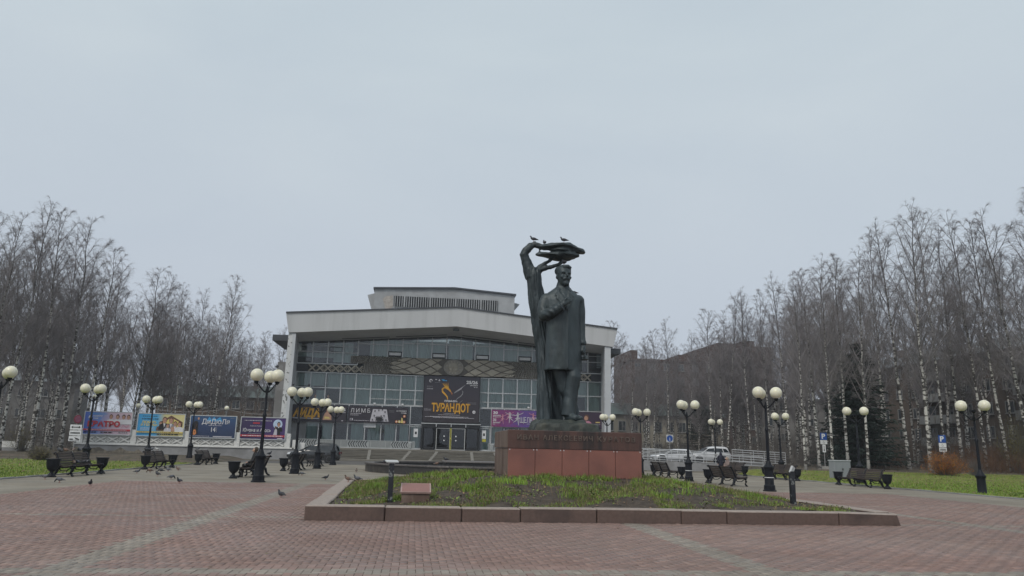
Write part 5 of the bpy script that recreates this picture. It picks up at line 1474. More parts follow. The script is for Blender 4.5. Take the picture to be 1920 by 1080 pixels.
# single globes on thin posts behind the billboards
for x, z, lab in ((-31.6, 5.72, 'small single globe lamp behind the first billboard corner by the no-stopping sign'), (-27.4, 4.98, 'small single globe lamp between the pink and the yellow billboards'), (-18.9, 4.98, 'small single globe lamp behind the navy billboard')):
    t = thing('globe_lamp', lab, 'lamp', (x, 79.5, 1.05), group='single globes behind the billboards')
    mb = MB(); mb.tube([(0,0,0),(0,0,z-1.25)], [.05,.04], 8); mb.build('post', SIGN_GREY, t)
    mb = MB(); mb.ball((0,0,z-1.05), .235, 18, 12); mb.build('globe', GLOBE, t, smooth=60.0)
# slack cable between them
w = thing('overhead_cable', 'thin slack cable strung between the small globe lamps', 'cable', (-31.6, 79.5, 0))
pts = []
for (xa, za), (xb, zb_) in zip(((0,5.6),(4.2,4.9),(12.7,4.9)), ((4.2,4.9),(12.7,4.9),(17.8,4.6))):
    for k in range(8):
        u = k/8; pts.append((xa+(xb-xa)*u, 0, za+(zb_-za)*u-1.0*u*(1-u)*min(1,(xb-xa)/8)*1.6))
mb = MB(); mb.tube(pts, .018, 5); mb.build('wire', SIGN_GREY, w)

# ------------------------------------------------------------------ benches and urns
BL = 3.3
def support_mesh():
    mb = MB(); 
    mb.tube([(0,-.30,.42),(0,-.39,.36),(0,-.405,.25),(0,-.36,.12),(0,-.42,.03),(0,-.47,.02)], [.06,.068,.06,.045,.045,.032], 8)
    mb.tube([(0,.10,.42),(0,.22,.32),(0,.25,.20),(0,.30,.10),(0,.40,.03),(0,.45,.02)], [.065,.07,.06,.046,.045,.032], 8)
    mb.tube([(0,-.36,.425),(0,-.2,.395),(0,0,.375),(0,.14,.42)], [.04,.035,.035,.05], 8)
    mb.tube([(0,.12,.40),(0,.20,.55),(0,.27,.74),(0,.345,.92),(0,.41,.985),(0,.45,.955),(0,.42,.92)], [.062,.055,.046,.046,.052,.045,.03], 8)
    mb.tube([(0,-.34,.44),(0,-.42,.47),(0,-.47,.44),(0,-.44,.39)], [.035,.04,.04,.03], 8)
    mb.tube([(0,-.34,.38),(0,-.15,.24),(0,.06,.24),(0,.2,.36)], [.022,.02,.02,.022], 6)
    for arr_ in mb.V: arr_[:, 0] *= 1.6
    return mb.mesh('support', IRON, 50.0)
_sup = support_mesh()
_slats = []
for k in range(5):                          # seat
    u = k/4; y = -.36+.47*u; z = .462-.05*math.sin(u*math.pi)+.012*(k == 4)
    _slats.append((y, z, -.25+.5*u*.9))
for k in range(5):                          # back
    u = k/4; _slats.append((.155+.20*u, .55+.40*u, 1.12))
_slat_me = MB().cbox(-BL/2, BL/2, -.042, .042, -.016, .018, .006).mesh('slat', WOOD)
def bench(x, y, face, label, group, z=0.0, worn=False):
    t = thing('bench', label, 'bench', (x, y, z), math.radians(face), group)
    for sx in (-BL/2+.12, 0, BL/2-.12): obj('support', _sup, t, (sx, 0, 0))
    for yy_, zz_, a in _slats: obj('slat', _slat_me, t, (rnd.uniform(-.01,.01), yy_, zz_), (a, 0, 0))
    return t
_urn = MB(); _urn.lathe([(.19,0),(.19,.05),(.15,.07),(.13,.12),(.075,.17),(.07,.22),(.12,.26),(.19,.33),(.235,.45),(.255,.62),(.26,.70),(.285,.71),(.285,.75),(.245,.75),(.235,.55),(.15,.40),(0,.38)], 18)
_urn_me = _urn.mesh('urn', IRON, 35.0)
_urn_rim = MB().lathe([(.287,.705),(.298,.72),(.298,.745),(.287,.76),(.26,.755)], 18).mesh('rim', IRON, 35.0)
def urn(x, y, label, group, z=0.0):
    t = thing('urn', label, 'urn', (x, y, z), rnd.uniform(0, 6), group)
    obj('bowl', _urn_me, t); obj('rim', _urn_rim, t)
    return t
FL, FR = -90, 90                            # facing -X, facing +X
B1, B2, B3, B4 = 'benches on the left lawn edge', 'benches in the left lamp row', 'benches in the right lamp row', 'benches on the right lawn edge'
UG = 'iron urns beside the benches'
bench(-14.95, 36.9, FR, 'long slatted bench nearest on the left, pigeons on seat and back', B1); urn(-15.05, 34.6, 'dark urn at the near end of the leftmost bench', UG); urn(-14.8, 39.1, 'dark urn at the far end of the leftmost bench', UG)
bench(-15.0, 48.0, FR, 'slatted bench with a white pigeon on its back, before the yellow billboard', B1); urn(-15.0, 45.7, 'dark urn at the near end of the bench with the white pigeon', UG); urn(-14.9, 50.3, 'dark urn at the far end of the bench with the white pigeon', UG)
bench(-15.0, 58.6, FR, 'farthest slatted bench on the left, before the navy billboard', B1); urn(-15.0, 56.4, 'dark urn at the near end of the farthest left bench', UG); urn(-14.9, 60.9, 'dark urn at the far end of the farthest left bench', UG)
bench(-7.65, 39.0, FL, 'dark bench behind the nearest left lamp with a person sitting on it', B2); urn(-8.1, 36.5, 'goblet-shaped black urn left of the person sitting on a bench', UG)
bench(-7.35, 49.9, FL, 'dark bench before the front wheel of the dark car', B2); urn(-7.7, 47.6, 'goblet-shaped black urn below the front of the dark car', UG); urn(-7.6, 52.2, 'black urn before the middle of the dark car', UG)
bench(-7.3, 59.6, FL, 'dark bench before the rear wheel of the dark car', B2)
bench(16.75, 39.5, FR, 'slatted bench seen from behind, right of the flower bed', B3); urn(16.6, 41.7, 'dark urn behind the bench seen from behind at the flower bed', UG)
bench(16.75, 49.8, FR, 'slatted bench seen from behind beside the right pedestal edge', B3); urn(17.15, 47.5, 'dark urn between the pedestal-side bench and the lamp', UG); urn(16.8, 52.1, 'dark urn at the far end of the pedestal-side bench', UG)
bench(25.15, 40.6, FL, 'long slatted bench with an urn at each end on the right lawn edge', B4); urn(25.15, 38.2, 'black urn at the right end of the long right bench', UG); urn(25.2, 43.0, 'black urn at the left end of the long right bench', UG)
bench(25.2, 50.2, FL, 'slatted bench behind the right spotlight post', B4); urn(25.2, 47.9, 'black urn at the right end of the bench behind the spotlight post', UG); urn(25.2, 52.5, 'black urn at the left end of the bench behind the spotlight post', UG)
bench(25.2, 58.3, FL, 'far slatted bench with a person in a beige jacket on it', B4); urn(25.25, 56.0, 'black urn right of the person in the beige jacket', UG)

# ------------------------------------------------------------------ fountain
fo = thing('fountain', 'round dry fountain basin of dark granite behind the flower bed', 'fountain', (AX, 51.8, 0))
R0 = 8.0
mb = MB(); mb.lathe([(R0-.06,0),(R0-.06,.47),(R0-.5,.47),(R0-.5,.02)], 72); mb.build('basin_wall', GRANITE_BLACK, fo)
mb = MB(); mb.lathe([(R0-.5,.0),(R0-.5,.03),(0,.05)], 72); mb.build('basin_floor', GRANITE_BLACK, fo)
ns = 36; STONE_RIM = M('rim_stone', (.115,.105,.10), .55, var=.25, scale=8, island=.2)
for k in range(ns):
    a0, a1 = 2*math.pi*(k+.012)/ns, 2*math.pi*(k+.988)/ns; r0, r1 = R0-.58, R0+.02
    V = []
    for z in (.475, .56):
        for a, r in ((a0,r1),((a0+a1)/2,r1),(a1,r1),(a1,r0),((a0+a1)/2,r0),(a0,r0)): V.append((r*math.cos(a), r*math.sin(a), z+rnd.uniform(-.002,.002)))
    mb = MB(); mb.add(V, [(5,4,3,2,1,0),(6,7,8,9,10,11)]+[(i,(i+1)%6,6+(i+1)%6,6+i) for i in range(6)]); mb.build('rim_stone', STONE_RIM, fo)
for (x0, x1, y0, y1, zt_) in ((-2.85,.75,-2.2,2.2,.74),(.95,3.4,-3.4,.2,.60)):
    mb = MB(); mb.box(x0+.12,x1-.12,y0+.12,y1-.12,.03,zt_-.06); blk = mb.build('inner_block', GRANITE_BLACK, fo)
    mb = MB(); mb.cbox(x0,x1,y0,y1,zt_-.07,zt_,.015); mb.build('cap_slab', STONE_RIM, blk)

# ------------------------------------------------------------------ things in the flower bed
t = thing('memorial_stone', 'low stone with a slanted reddish plaque at the front of the flower bed', 'plaque', (.11, 18.75, .28))
mb = MB(); mb.loft([[(-.33,-.22,0),(.33,-.22,0),(.33,.25,0),(-.33,.25,0)],[(-.33,-.22,.24),(.33,-.22,.24),(.33,.25,.40),(-.33,.25,.40)]]); mb.build('block', GRANITE_SIDE, t)
PLAQ = M('plaque_face', (.36,.24,.215), .4, var=.12, scale=12)
mb = MB(); mb.loft([[(-.36,-.25,.235),(.36,-.25,.235),(.36,.28,.415),(-.36,.28,.415)],[(-.36,-.265,.275),(.36,-.265,.275),(.36,.265,.455),(-.36,.265,.455)]]); mb.build('plaque', PLAQ, t)
mb = MB(); mb.loft([[(-.33,-.238,.287),(.33,-.238,.287),(.33,.238,.449),(-.33,.238,.449)],[(-.32,-.232,.291),(.32,-.232,.291),(.32,.232,.453),(-.32,.232,.453)]]); mb.build('inset', GRANITE_RED, t)

def spot(x, y, zb_, h, label, tilt):
    t = thing('spotlight_post', label, 'spotlight', (x, y, zb_), group='spotlights round the statue')
    mb = MB(); mb.box(-.06,.06,-.06,.06,-.1,h); mb.build('post', IRON_WORN, t)
    mb = MB(); (mb.box(-.15,.15,-.08,.08,-.012,.012), mb.box(-.07,.07,-.05,.05,-.06,-.012)) if tilt == 0 else (mb.box(-.10,.10,-.03,.03,-.03,.03), mb.box(-.02,.10,-.028,.028,-.10,-.03))
    hd_ = mb.build('head', PALE_FRAME, t); hd_.location = (0, 0, h+.05); hd_.rotation_euler = (.25, tilt, .3)
    mb = MB(); mb.tube([(0,0,h-.02),(.02,0,h+.06)], .025, 6); mb.build('bracket', PALE_FRAME, t)
spot(-.49, 18.6, .38, .82, 'worn black spotlight post near the plaque in the flower bed', 0.0)
spot(10.28, 19.85, .33, .86, 'worn black spotlight post at the right end of the flower bed', -1.05)

# ------------------------------------------------------------------ ramp and railings on the right
mb = MB(); mb.box(20.2,34.0,66.0,100,-.06,.62); o = mb.build('parking_area', ASPHALT); o['kind'] = 'structure'
rw = thing('ramp_wall', 'low grey concrete ramp wall below the steel railings on the right', 'wall', (26, 65.9, 0))
mb = MB(); mb.add([(-5.9,0,-.05),(5.9,0,-.05),(5.9,.3,-.05),(-5.9,.3,-.05),(-5.9,0,.95),(5.9,0,.62),(5.9,.3,.62),(-5.9,.3,.95)], [(0,3,2,1),(4,5,6,7),(0,1,5,4),(1,2,6,5),(2,3,7,6),(3,0,4,7)]); mb.build('wall', CONCRETE, rw)
mb = MB(); mb.box(-5.9,6.4,-1.6,-.02,-.05,.10); mb.build('walkway', STEP, rw)
mb = MB(); mb.box(4.0,6.6,.6,2.2,-.05,.98); mb.build('landing', CONCRETE, rw)
def steel_rail(name, label, loc, length, za, zb_, nr, dz, posts_, base):
    r = thing(name, label, 'railing', loc, group='steel railings on the ramp')
    for k in range(nr):
        mb = MB(); mb.tube([(0,0,za-k*dz),(length,0,zb_-k*dz)], .036 if k == 0 else .026, 8); mb.build('rail', STEEL, r)
    for k in range(posts_+1):
        u = k/posts_; x = length*u; mb = MB(); mb.tube([(x,0,base(u)),(x,0,za+(zb_-za)*u)], .024, 8); mb.build('post', STEEL, r)
steel_rail('ramp_railing', 'sloping steel railing along the ramp, right of the pedestal', (20.3, 66.0, 0), 11.2, 1.85, 1.42, 4, .26, 10, lambda u: .9-.3*u)
steel_rail('ramp_railing', 'upper sloping steel railing behind the ramp', (20.3, 68.2, 0), 9.0, 1.98, 1.72, 4, .25, 8, lambda u: .6)
steel_rail('ramp_railing', 'level steel railing with five bars at the ramp landing', (29.2, 67.4, 0), 5.2, 2.05, 1.86, 6, .20, 5, lambda u: .6)

# ------------------------------------------------------------------ signs
def sign_post(t, h, r=.035):
    mb = MB(); mb.tube([(0,0,-.2),(0,0,h)], r, 8); mb.build('post', SIGN_GREY, t)
def plate_(t, z0, z1, w, mat, name='plate', y=-.05):
    mb = MB(); mb.cbox(-w/2,w/2,y-.015,y,z0,z1,.003); return mb.build(name, mat, t)
def wheelchair(par_, z, s, y):
    mb = MB(); mb.tube([(-.1*s,y,z+.42*s),(-.08*s,y,z+.12*s),(.16*s,y,z+.10*s),(.26*s,y,z-.18*s)], .03*s, 6); mb.ball((-.1*s,y,z+.5*s),(.07*s,.01,.07*s),8,6)
    mb.tube([(.0*s+.26*s*math.cos(a),y,z-.12*s+.26*s*math.sin(a)) for a in np.linspace(2.0,5.8,9)], .025*s, 5); mb.build('symbol', SIGN_BLACK, par_)
def parking(x, y, z, rz, label, arrow):
    t = thing('parking_sign', label, 'sign', (x, y, z), rz, 'parking signs'); sign_post(t, 3.15)
    pl = plate_(t, 2.55, 3.15, .56, PLASTIC_BLUE, 'panel'); text('P', .58, -.17, -.07, 2.66, SIGN_WHITE, pl, extrude=.003, bold=.02)
    pl = plate_(t, 2.18, 2.52, .56, SIGN_WHITE); wheelchair(pl, 2.33, .26, -.07)
    pl = plate_(t, 1.5, 2.14, .26, SIGN_WHITE) if arrow else plate_(t, 1.82, 2.14, .56, SIGN_WHITE)
    mb = MB()
    if arrow: mb.box(-.02,.02,-.075,-.066,1.68,2.05); mb.add([(-.07,-.07,1.72),(0,-.07,1.57),(.07,-.07,1.72)], [(0,1,2)])
    else: mb.box(-.22,.22,-.075,-.066,1.9,1.94); mb.box(-.22,.22,-.075,-.066,1.99,2.06)
    mb.build('symbol', SIGN_BLACK, pl)
    if arrow:
        mb = MB(); mb.cbox(-.5,.5,-.25,.25,-.06,.32,.02); mb.build('concrete_foot', STEP_PALE, t)
    return t
parking(35.2, 62.0, .48, -.35, 'blue parking sign with wheelchair plate and arrow on a concrete foot', True)
parking(43.4, 58.0, .42, -.95, 'blue parking sign with wheelchair plate behind the orange bush', False)
t = thing('crossing_sign', 'small round blue pedestrian sign on a pale square right of the pedestal', 'sign', (27.6, 80, .6)); sign_post(t, 2.9)
pl = plate_(t, 2.15, 2.95, .80, PALE_FRAME, 'panel')
mb = MB(); mb.add([(x_, -.072, z_) for x_, z_ in ell(0, 2.55, .34, .34, 24)], [tuple(range(24))]); mb.build('disc', PLASTIC_BLUE, pl)
mb = MB(); mb.ball((0,-.08,2.62),(.035,.01,.035),8,6); mb.tube([(0,-.08,2.58),(0,-.08,2.44)], .03, 6); mb.tube([(0,-.08,2.45),(-.07,-.08,2.32)], .02, 6); mb.tube([(0,-.08,2.45),(.07,-.08,2.32)], .02, 6); mb.build('symbol', SIGN_WHITE, pl)
t = thing('no_stopping_sign', 'round red sign above three white plates left of the billboards', 'sign', (-27.35, 66.0, .25), .12); sign_post(t, 3.3)
mb = MB(); mb.lathe([(.0,-.012),(.34,-.012),(.34,.012),(0,.012)], 24); d_ = mb.build('disc', SIGN_RED, t); d_.rotation_euler = (math.pi/2, 0, .95); d_.location = (.05, -.05, 2.92)
mb = MB(); mb.lathe([(.0,-.02),(.27,-.02),(.27,.02),(0,.02)], 24); mb.build('disc_face', M('faded_sign', (.30,.10,.16), .5, var=.2, scale=5), d_)
for z0, z1 in ((2.08,2.48),(1.62,2.02),(1.16,1.56)):
    pl = plate_(t, z0, z1, .86, SIGN_WHITE); mb = MB(); zc = (z0+z1)/2
    if z0 > 2: mb.box(-.25,.25,-.08,-.066,zc-.03,zc+.03); mb.add([(-.36,-.07,zc),(-.22,-.07,zc-.1),(-.22,-.07,zc+.1)],[(0,1,2)]); mb.add([(.36,-.07,zc),(.22,-.07,zc+.1),(.22,-.07,zc-.1)],[(0,1,2)])
    elif z0 > 1.5:
        for k in range(8): mb.box(-.34+k*.088,-.28+k*.088,-.08,-.066,zc-.06,zc+.06)
    else: mb.add([(-.36,-.07,zc-.08),(-.1,-.07,zc-.08),(-.1,-.07,zc),(-.36,-.07,zc)],[(0,1,2,3)]); mb.add([(-.02,-.07,zc+.12),(.36,-.07,zc-.02),(.36,-.07,zc-.09),(.1,-.07,zc-.06)],[(0,1,2,3)]); mb.box(-.36,.36,-.08,-.066,zc-.13,zc-.1)
    mb.build('symbol', SIGN_BLACK, pl)
t = thing('utility_box', 'pale grey utility cabinet behind the left end of the long right bench', 'cabinet', (30.4, 51.6, .08), .3)
mb = MB(); mb.cbox(-.8,.8,-.25,.25,0,1.25,.02); mb.build('body', M('cabinet_grey', (.235,.25,.27), .55, var=.08, scale=2), t)
mb = MB(); mb.cbox(-.84,.84,-.29,.29,1.25,1.31,.015); mb.build('top', MULLION, t)
for x0, x1 in ((-.78,-.01),(.01,.78)):
    mb = MB(); mb.cbox(x0,x1,-.262,-.25,.08,1.2,.004); d_ = mb.build('door', M('cabinet_door', (.25,.265,.285), .5, var=.06, scale=2), t)
    mb = MB(); mb.box((x1 if x0 < 0 else x0)-.05 if x0 < 0 else x0+.03, x1-.03 if x0 < 0 else x0+.05, -.29,-.262,.6,.75); mb.build('handle', BLACK_FRAME, d_)
t = thing('white_fence_wall', 'low white wall strip between the trees at the far left', 'wall', (-46, 78, .3))
mb = MB(); mb.box(-14,10,-.1,.1,.35,.95); mb.build('strip', WHITE_PAINT, t); mb = MB(); mb.box(-14,10,-.08,.08,-.3,.35); mb.build('base', CONCRETE, t)
# ------------------------------------------------------------------ cars
TYRE = M('tyre_rubber', (.018,.018,.019), .85, var=.2, scale=6); RIM = M('alloy_rim', (.42,.43,.45), .3, var=.1, scale=4, metal=.8)
CAR_GLASS = M('car_glass', (.016,.020,.024), .06, var=.2, scale=1, spec=.8); LIGHT_GLASS = M('headlight_glass', (.55,.57,.60), .12, var=.1, scale=6, spec=.7); TAIL = M('tail_light', (.10,.010,.012), .2, var=.1, scale=6)
TRIM = M('black_trim', (.020,.020,.022), .6, var=.2, scale=5)
def rr(x0, x1, hw, z, e=5.0, n=32):
    out = []; c = (x0+x1)/2; a = (x1-x0)/2
    for i in range(n):
        t = 2*math.pi*i/n; cc, ss = math.cos(t), math.sin(t); r = (abs(cc)**e+abs(ss)**e)**(-1/e); out.append((c+a*r*cc, hw*r*ss, z))
    return out
_tyre = MB().lathe([(.22,-.11),(.33,-.115),(.352,-.09),(.357,0),(.352,.09),(.33,.115),(.22,.11)], 28).mesh('tyre', TYRE, 40.0)
_rm = MB(); _rm.lathe([(.0,.03),(.05,.045),(.06,.03),(.21,.06),(.235,.10),(.235,-.1),(0,-.1)], 24)
_rim_dark = MB().lathe([(0,.02),(.225,.02),(.225,-.08),(0,-.08)], 24).mesh('rim_well', TRIM)
_sp = MB(); _sp.lathe([(.21,.06),(.238,.075),(.238,.108),(.22,.112),(.21,.10)], 24); _sp.lathe([(0,.04),(.06,.04),(.055,.09),(0,.095)], 12)
for k in range(5):
    a = 2*math.pi*k/5
    for da in (-.16, .16): _sp.bar((.05*math.cos(a),.05*math.sin(a),.075), (.222*math.cos(a+da),.222*math.sin(a+da),.085), .035, .03, (0,0,1))
_rim_me = _sp.mesh('rim', RIM, 40.0)
def suv(x, y, z, rz, paint, label, L_=4.65, H=1.72, name='parked_car'):
    t = thing(name, label, 'car', (x, y, z), rz)
    k = L_/4.65; hs = H/1.72
    mb = MB()
    low = [(-2.20,2.16,.80,.30),(-2.29,2.26,.875,.42),(-2.33,2.33,.915,.58),(-2.33,2.31,.925,.72),(-2.30,2.22,.915,.86),(-2.27,2.02,.90,.96),(-2.25,1.55,.885,1.04),(-2.22,1.22,.86,1.07)]
    mb.loft([rr(a*k, b*k, w, zz*hs) for a, b, w, zz in low])
    body = mb.build('body', paint, t, smooth=35.0)
    mb = MB(); gh_ = [(-2.20,1.22,.865,1.04),(-2.16,.98,.835,1.16),(-2.08,.62,.785,1.36),(-1.98,.28,.735,1.55),(-1.88,.08,.70,1.64),(-1.65,-.15,.64,1.70),(-1.3,-.5,.5,1.72)]
    mb.loft([rr(a*k, b*k, w, zz*hs, 5.5) for a, b, w, zz in gh_]); cab = mb.build('cabin', paint, t, smooth=35.0)
    def hw(zz):
        for (a0,b0,w0,z0),(a1,b1,w1,z1) in zip(gh_[:-1], gh_[1:]):
            if z0 <= zz <= z1: return w0+(w1-w0)*(zz-z0)/(z1-z0)
        return .6
    for s in (-1, 1):
        for poly in ([(.72,1.12),(.88,1.12),(.30,1.49),(-.30,1.53),(-.34,1.12)], [(-.42,1.12),(-.38,1.53),(-1.18,1.52),(-1.30,1.12)], [(-1.38,1.12),(-1.26,1.51),(-1.66,1.47),(-1.92,1.17)]):
            pts = [(px_*k, s*(hw(pz)+.006), pz*hs) for px_, pz in poly]
            if s > 0: pts = pts[::-1]
            mb = MB(); mb.add(pts, [tuple(range(len(pts)))]); mb.build('window', CAR_GLASS, t)
        mb = MB(); mb.bar((1.0*k, s*.905, 1.09*hs), (.9*k, s*1.06, 1.12*hs), .16, .13, (0,0,1)); mb.build('mirror', paint, t)
        mb = MB(); mb.box(.78*k,.80*k,s*.922-.004,s*.922+.004,.45*hs,1.03*hs); mb.box(-.42*k,-.40*k,s*.922-.004,s*.922+.004,.45*hs,1.03*hs); mb.build('door_gap', TRIM, t)
        mb = MB(); mb.box(-.3*k,-.1*k,s*.93-.012,s*.93+.012,.86*hs,.89*hs); mb.box(-1.4*k,-1.2*k,s*.925-.012,s*.925+.012,.87*hs,.90*hs); mb.build('door_handle', paint, t)
        mb = MB(); mb.box(-1.0*k,1.0*k,s*.90-.03,s*.90+.03,.27*hs,.42*hs); mb.build('sill', TRIM, t)
        mb = MB(); mb.tube([(-1.7*k,s*.60,1.70*hs),(-1.55*k,s*.60,1.755*hs),(-.5*k,s*.60,1.765*hs),(-.3*k,s*.60,1.71*hs)], .018, 6); mb.build('roof_rail', TRIM, t)
        mb = MB(); mb.loft([[(2.05*k,s*.86,.72*hs),(2.27*k,s*.60,.72*hs),(2.25*k,s*.55,.86*hs),(1.95*k,s*.80,.92*hs)],[(2.09*k,s*.875,.72*hs),(2.31*k,s*.60,.72*hs),(2.285*k,s*.55,.855*hs),(1.96*k,s*.82,.935*hs)]]); mb.build('headlight', LIGHT_GLASS, t)
        mb = MB(); mb.box(-2.335*k,-2.24*k,s*.74-.08,s*.74+.08,.80*hs,1.0*hs); mb.build('tail_light', TAIL, t)
        for xx_ in (1.42, -1.38):
            mb = MB(); mb.lathe([(0,-.02),(.43,-.02),(.43,.02),(0,.02)], 28); a = mb.build('wheel_arch', TRIM, t); a.rotation_euler = (math.pi/2,0,0); a.location = (xx_*k, s*.915, .37)
            w = obj('wheel', _rim_dark, t, (xx_*k, s*.86, .357), (-s*math.pi/2, 0, 0)); obj('tyre', _tyre, w); obj('rim', _rim_me, w)
    def slope(u, s_): return None
    mb = MB(); mb.add([(1.19*k,-.70,1.08*hs),(1.19*k,.70,1.08*hs),(.30*k,.60,1.565*hs),(.30*k,-.60,1.565*hs)], [(0,1,2,3)]); 
    for a in mb.V: a[:,0] += .02
    mb.build('windscreen', CAR_GLASS, t)
    mb = MB(); mb.add([(-2.205*k,.62,1.12*hs),(-2.205*k,-.62,1.12*hs),(-2.01*k,-.58,1.53*hs),(-2.01*k,.58,1.53*hs)], [(0,1,2,3)])
    for a in mb.V: a[:,0] -= .015
    mb.build('rear_window', CAR_GLASS, t)
    mb = MB(); mb.box(2.25*k,2.345*k,-.55,.55,.5*hs,.70*hs); mb.build('grille', TRIM, t)
    mb = MB(); mb.box(2.34*k,2.36*k,-.26,.26,.42*hs,.53*hs); mb.build('number_plate', SIGN_WHITE, t)
    mb = MB(); mb.box(-2.15*k,2.12*k,-.78,.78,.24,.34*hs); mb.build('underbody', TRIM, t)
    return t
CAR_DARK = M('car_paint_graphite', (.020,.022,.025), .25, var=.1, scale=1, coat=.8, spec=.5); CAR_WHITE = M('car_paint_white', (.62,.63,.65), .25, var=.03, scale=1, coat=.7)
suv(-8.75, 70.3, 0.0, math.pi, CAR_DARK, 'dark graphite hatchback parked side-on before the theatre steps')
suv(32.0, 80.0, .62, math.pi, CAR_WHITE, 'white off-road car behind the steel railings on the right', 4.7, 1.80)
suv(26.6, 76.5, .62, math.pi, CAR_WHITE, 'low white car mostly hidden behind the ramp railings', 4.4, 1.42)

# ------------------------------------------------------------------ people
def capsules(segs):
    mb = MB()
    for p, q, r1, r2, _ in segs:
        p = Vector(p); q = Vector(q)
        if (q-p).length > 1e-4: mb.tube([p, p.lerp(q, .5), q], [r1, (r1+r2)/2, r2], 12)
        mb.ball(p, r1, 12, 8); mb.ball(q, r2, 12, 8)
    return mb
def person(label, loc, rz, segs, mats, hands, extra=None):
    t = thing('person', label, 'person', loc, rz)
    mb = capsules(segs)
    if extra: extra(mb)
    me = remesh('body', mb, .016, mats, 2)
    n = len(me.polygons); ce = np.empty(n*3, np.float32); me.polygons.foreach_get('center', ce); ce = ce.reshape(-1, 3)
    best = np.full(n, 9e9); idx = np.zeros(n, np.int32)
    for p, q, r1, r2, mi in segs:
        p = np.array(p); q = np.array(q); d = q-p; L2 = max(d@d, 1e-9)
        u = np.clip(((ce-p)@d)/L2, 0, 1); dist = np.linalg.norm(ce-(p+u[:, None]*d), axis=1)-(r1+(r2-r1)*u)
        m_ = dist < best; best[m_] = dist[m_]; idx[m_] = mi
    me.polygons.foreach_set('material_index', idx)
    obj('body', me, t)
    for wrist, dirn, side in hands:             # palm, four fingers, thumb
        w = Vector(wrist); d = Vector(dirn).normalized(); s = d.cross(Vector(side)).normalized(); nrm = Vector(side).normalized()
        mb = MB(); mb.tube([w, w+d*.05, w+d*.09], [.03,.042,.036], 8)
        for k in range(4):
            b = w+d*.085+s*(-.03+k*.02); l = (.07,.08,.075,.055)[k]; mb.tube([b, b+d*l*.5-nrm*.008, b+d*l*.9-nrm*.025], [.011,.010,.008], 6)
        b = w+d*.03+s*(-.038); mb.tube([b, b+d*.03-s*.03, b+d*.065-s*.035], [.013,.012,.009], 6)
        mb.build('hand', SKIN, t)
    return t
SKIN = M('skin', (.42,.26,.19), .5, var=.08, scale=8)
C_NAVY = M('navy_jacket', (.016,.018,.032), .85, var=.3, scale=7, bump=.3); C_DARK = M('dark_trousers', (.014,.014,.016), .9, var=.3, scale=7); C_BEIGE = M('beige_jacket', (.215,.165,.15), .9, var=.2, scale=6, bump=.3)
C_FUR = M('fur_hood', (.30,.25,.20), .95, var=.3, scale=14, bump=.6); C_BLACK = M('black_coat', (.018,.018,.020), .85, var=.3, scale=7, bump=.3); C_SHOE = M('dark_shoe', (.02,.018,.017), .6, var=.2, scale=8); C_GREEN = M('dark_green_trousers', (.025,.032,.028), .9, var=.2, scale=6); HAIR = M('brown_hair', (.06,.045,.035), .8, var=.3, scale=20)
# walking away, dark hooded jacket (local: facing +y)
segs = [((0,0,.95),(0,.02,1.2),.15,.17,0),((0,.02,1.2),(0,.01,1.42),.19,.17,0),((-.14,.01,1.42),(.14,.01,1.42),.09,.09,0),((0,.02,1.48),(0,.04,1.58),.075,.07,0),((0,.03,1.62),(0,.05,1.68),.105,.10,0),((0,.10,1.63),(0,.12,1.66),.07,.065,2),
        ((-.2,.01,1.4),(-.25,-.02,1.13),.075,.06,0),((-.25,-.02,1.13),(-.22,.10,.90),.058,.045,0),((.2,.01,1.4),(.25,.0,1.13),.075,.06,0),((.25,0,1.13),(.23,.12,.92),.058,.045,0),
        ((-.09,0,.95),(-.10,.12,.52),.10,.075,1),((-.10,.12,.52),(-.10,.10,.12),.072,.05,1),((.09,0,.95),(.10,-.02,.52),.10,.075,1),((.10,-.02,.52),(.10,-.20,.14),.072,.05,1),
        ((-.10,.06,.05),(-.10,.24,.04),.05,.045,3),((.10,-.22,.08),(.10,-.06,.04),.05,.045,3),((0,0,.86),(0,.01,1.0),.16,.17,0)]
person('person walking away in a dark hooded jacket beyond the right benches', (23.85, 57.2, 0), math.radians(-15), segs, [C_NAVY, C_DARK, SKIN, C_SHOE], [((-.22,.10,.90),(0,.2,-1),(1,0,0)),((.23,.12,.92),(0,.2,-1),(-1,0,0))], lambda mb: mb.ball((0,0,1.6),(.12,.11,.13),12,8))
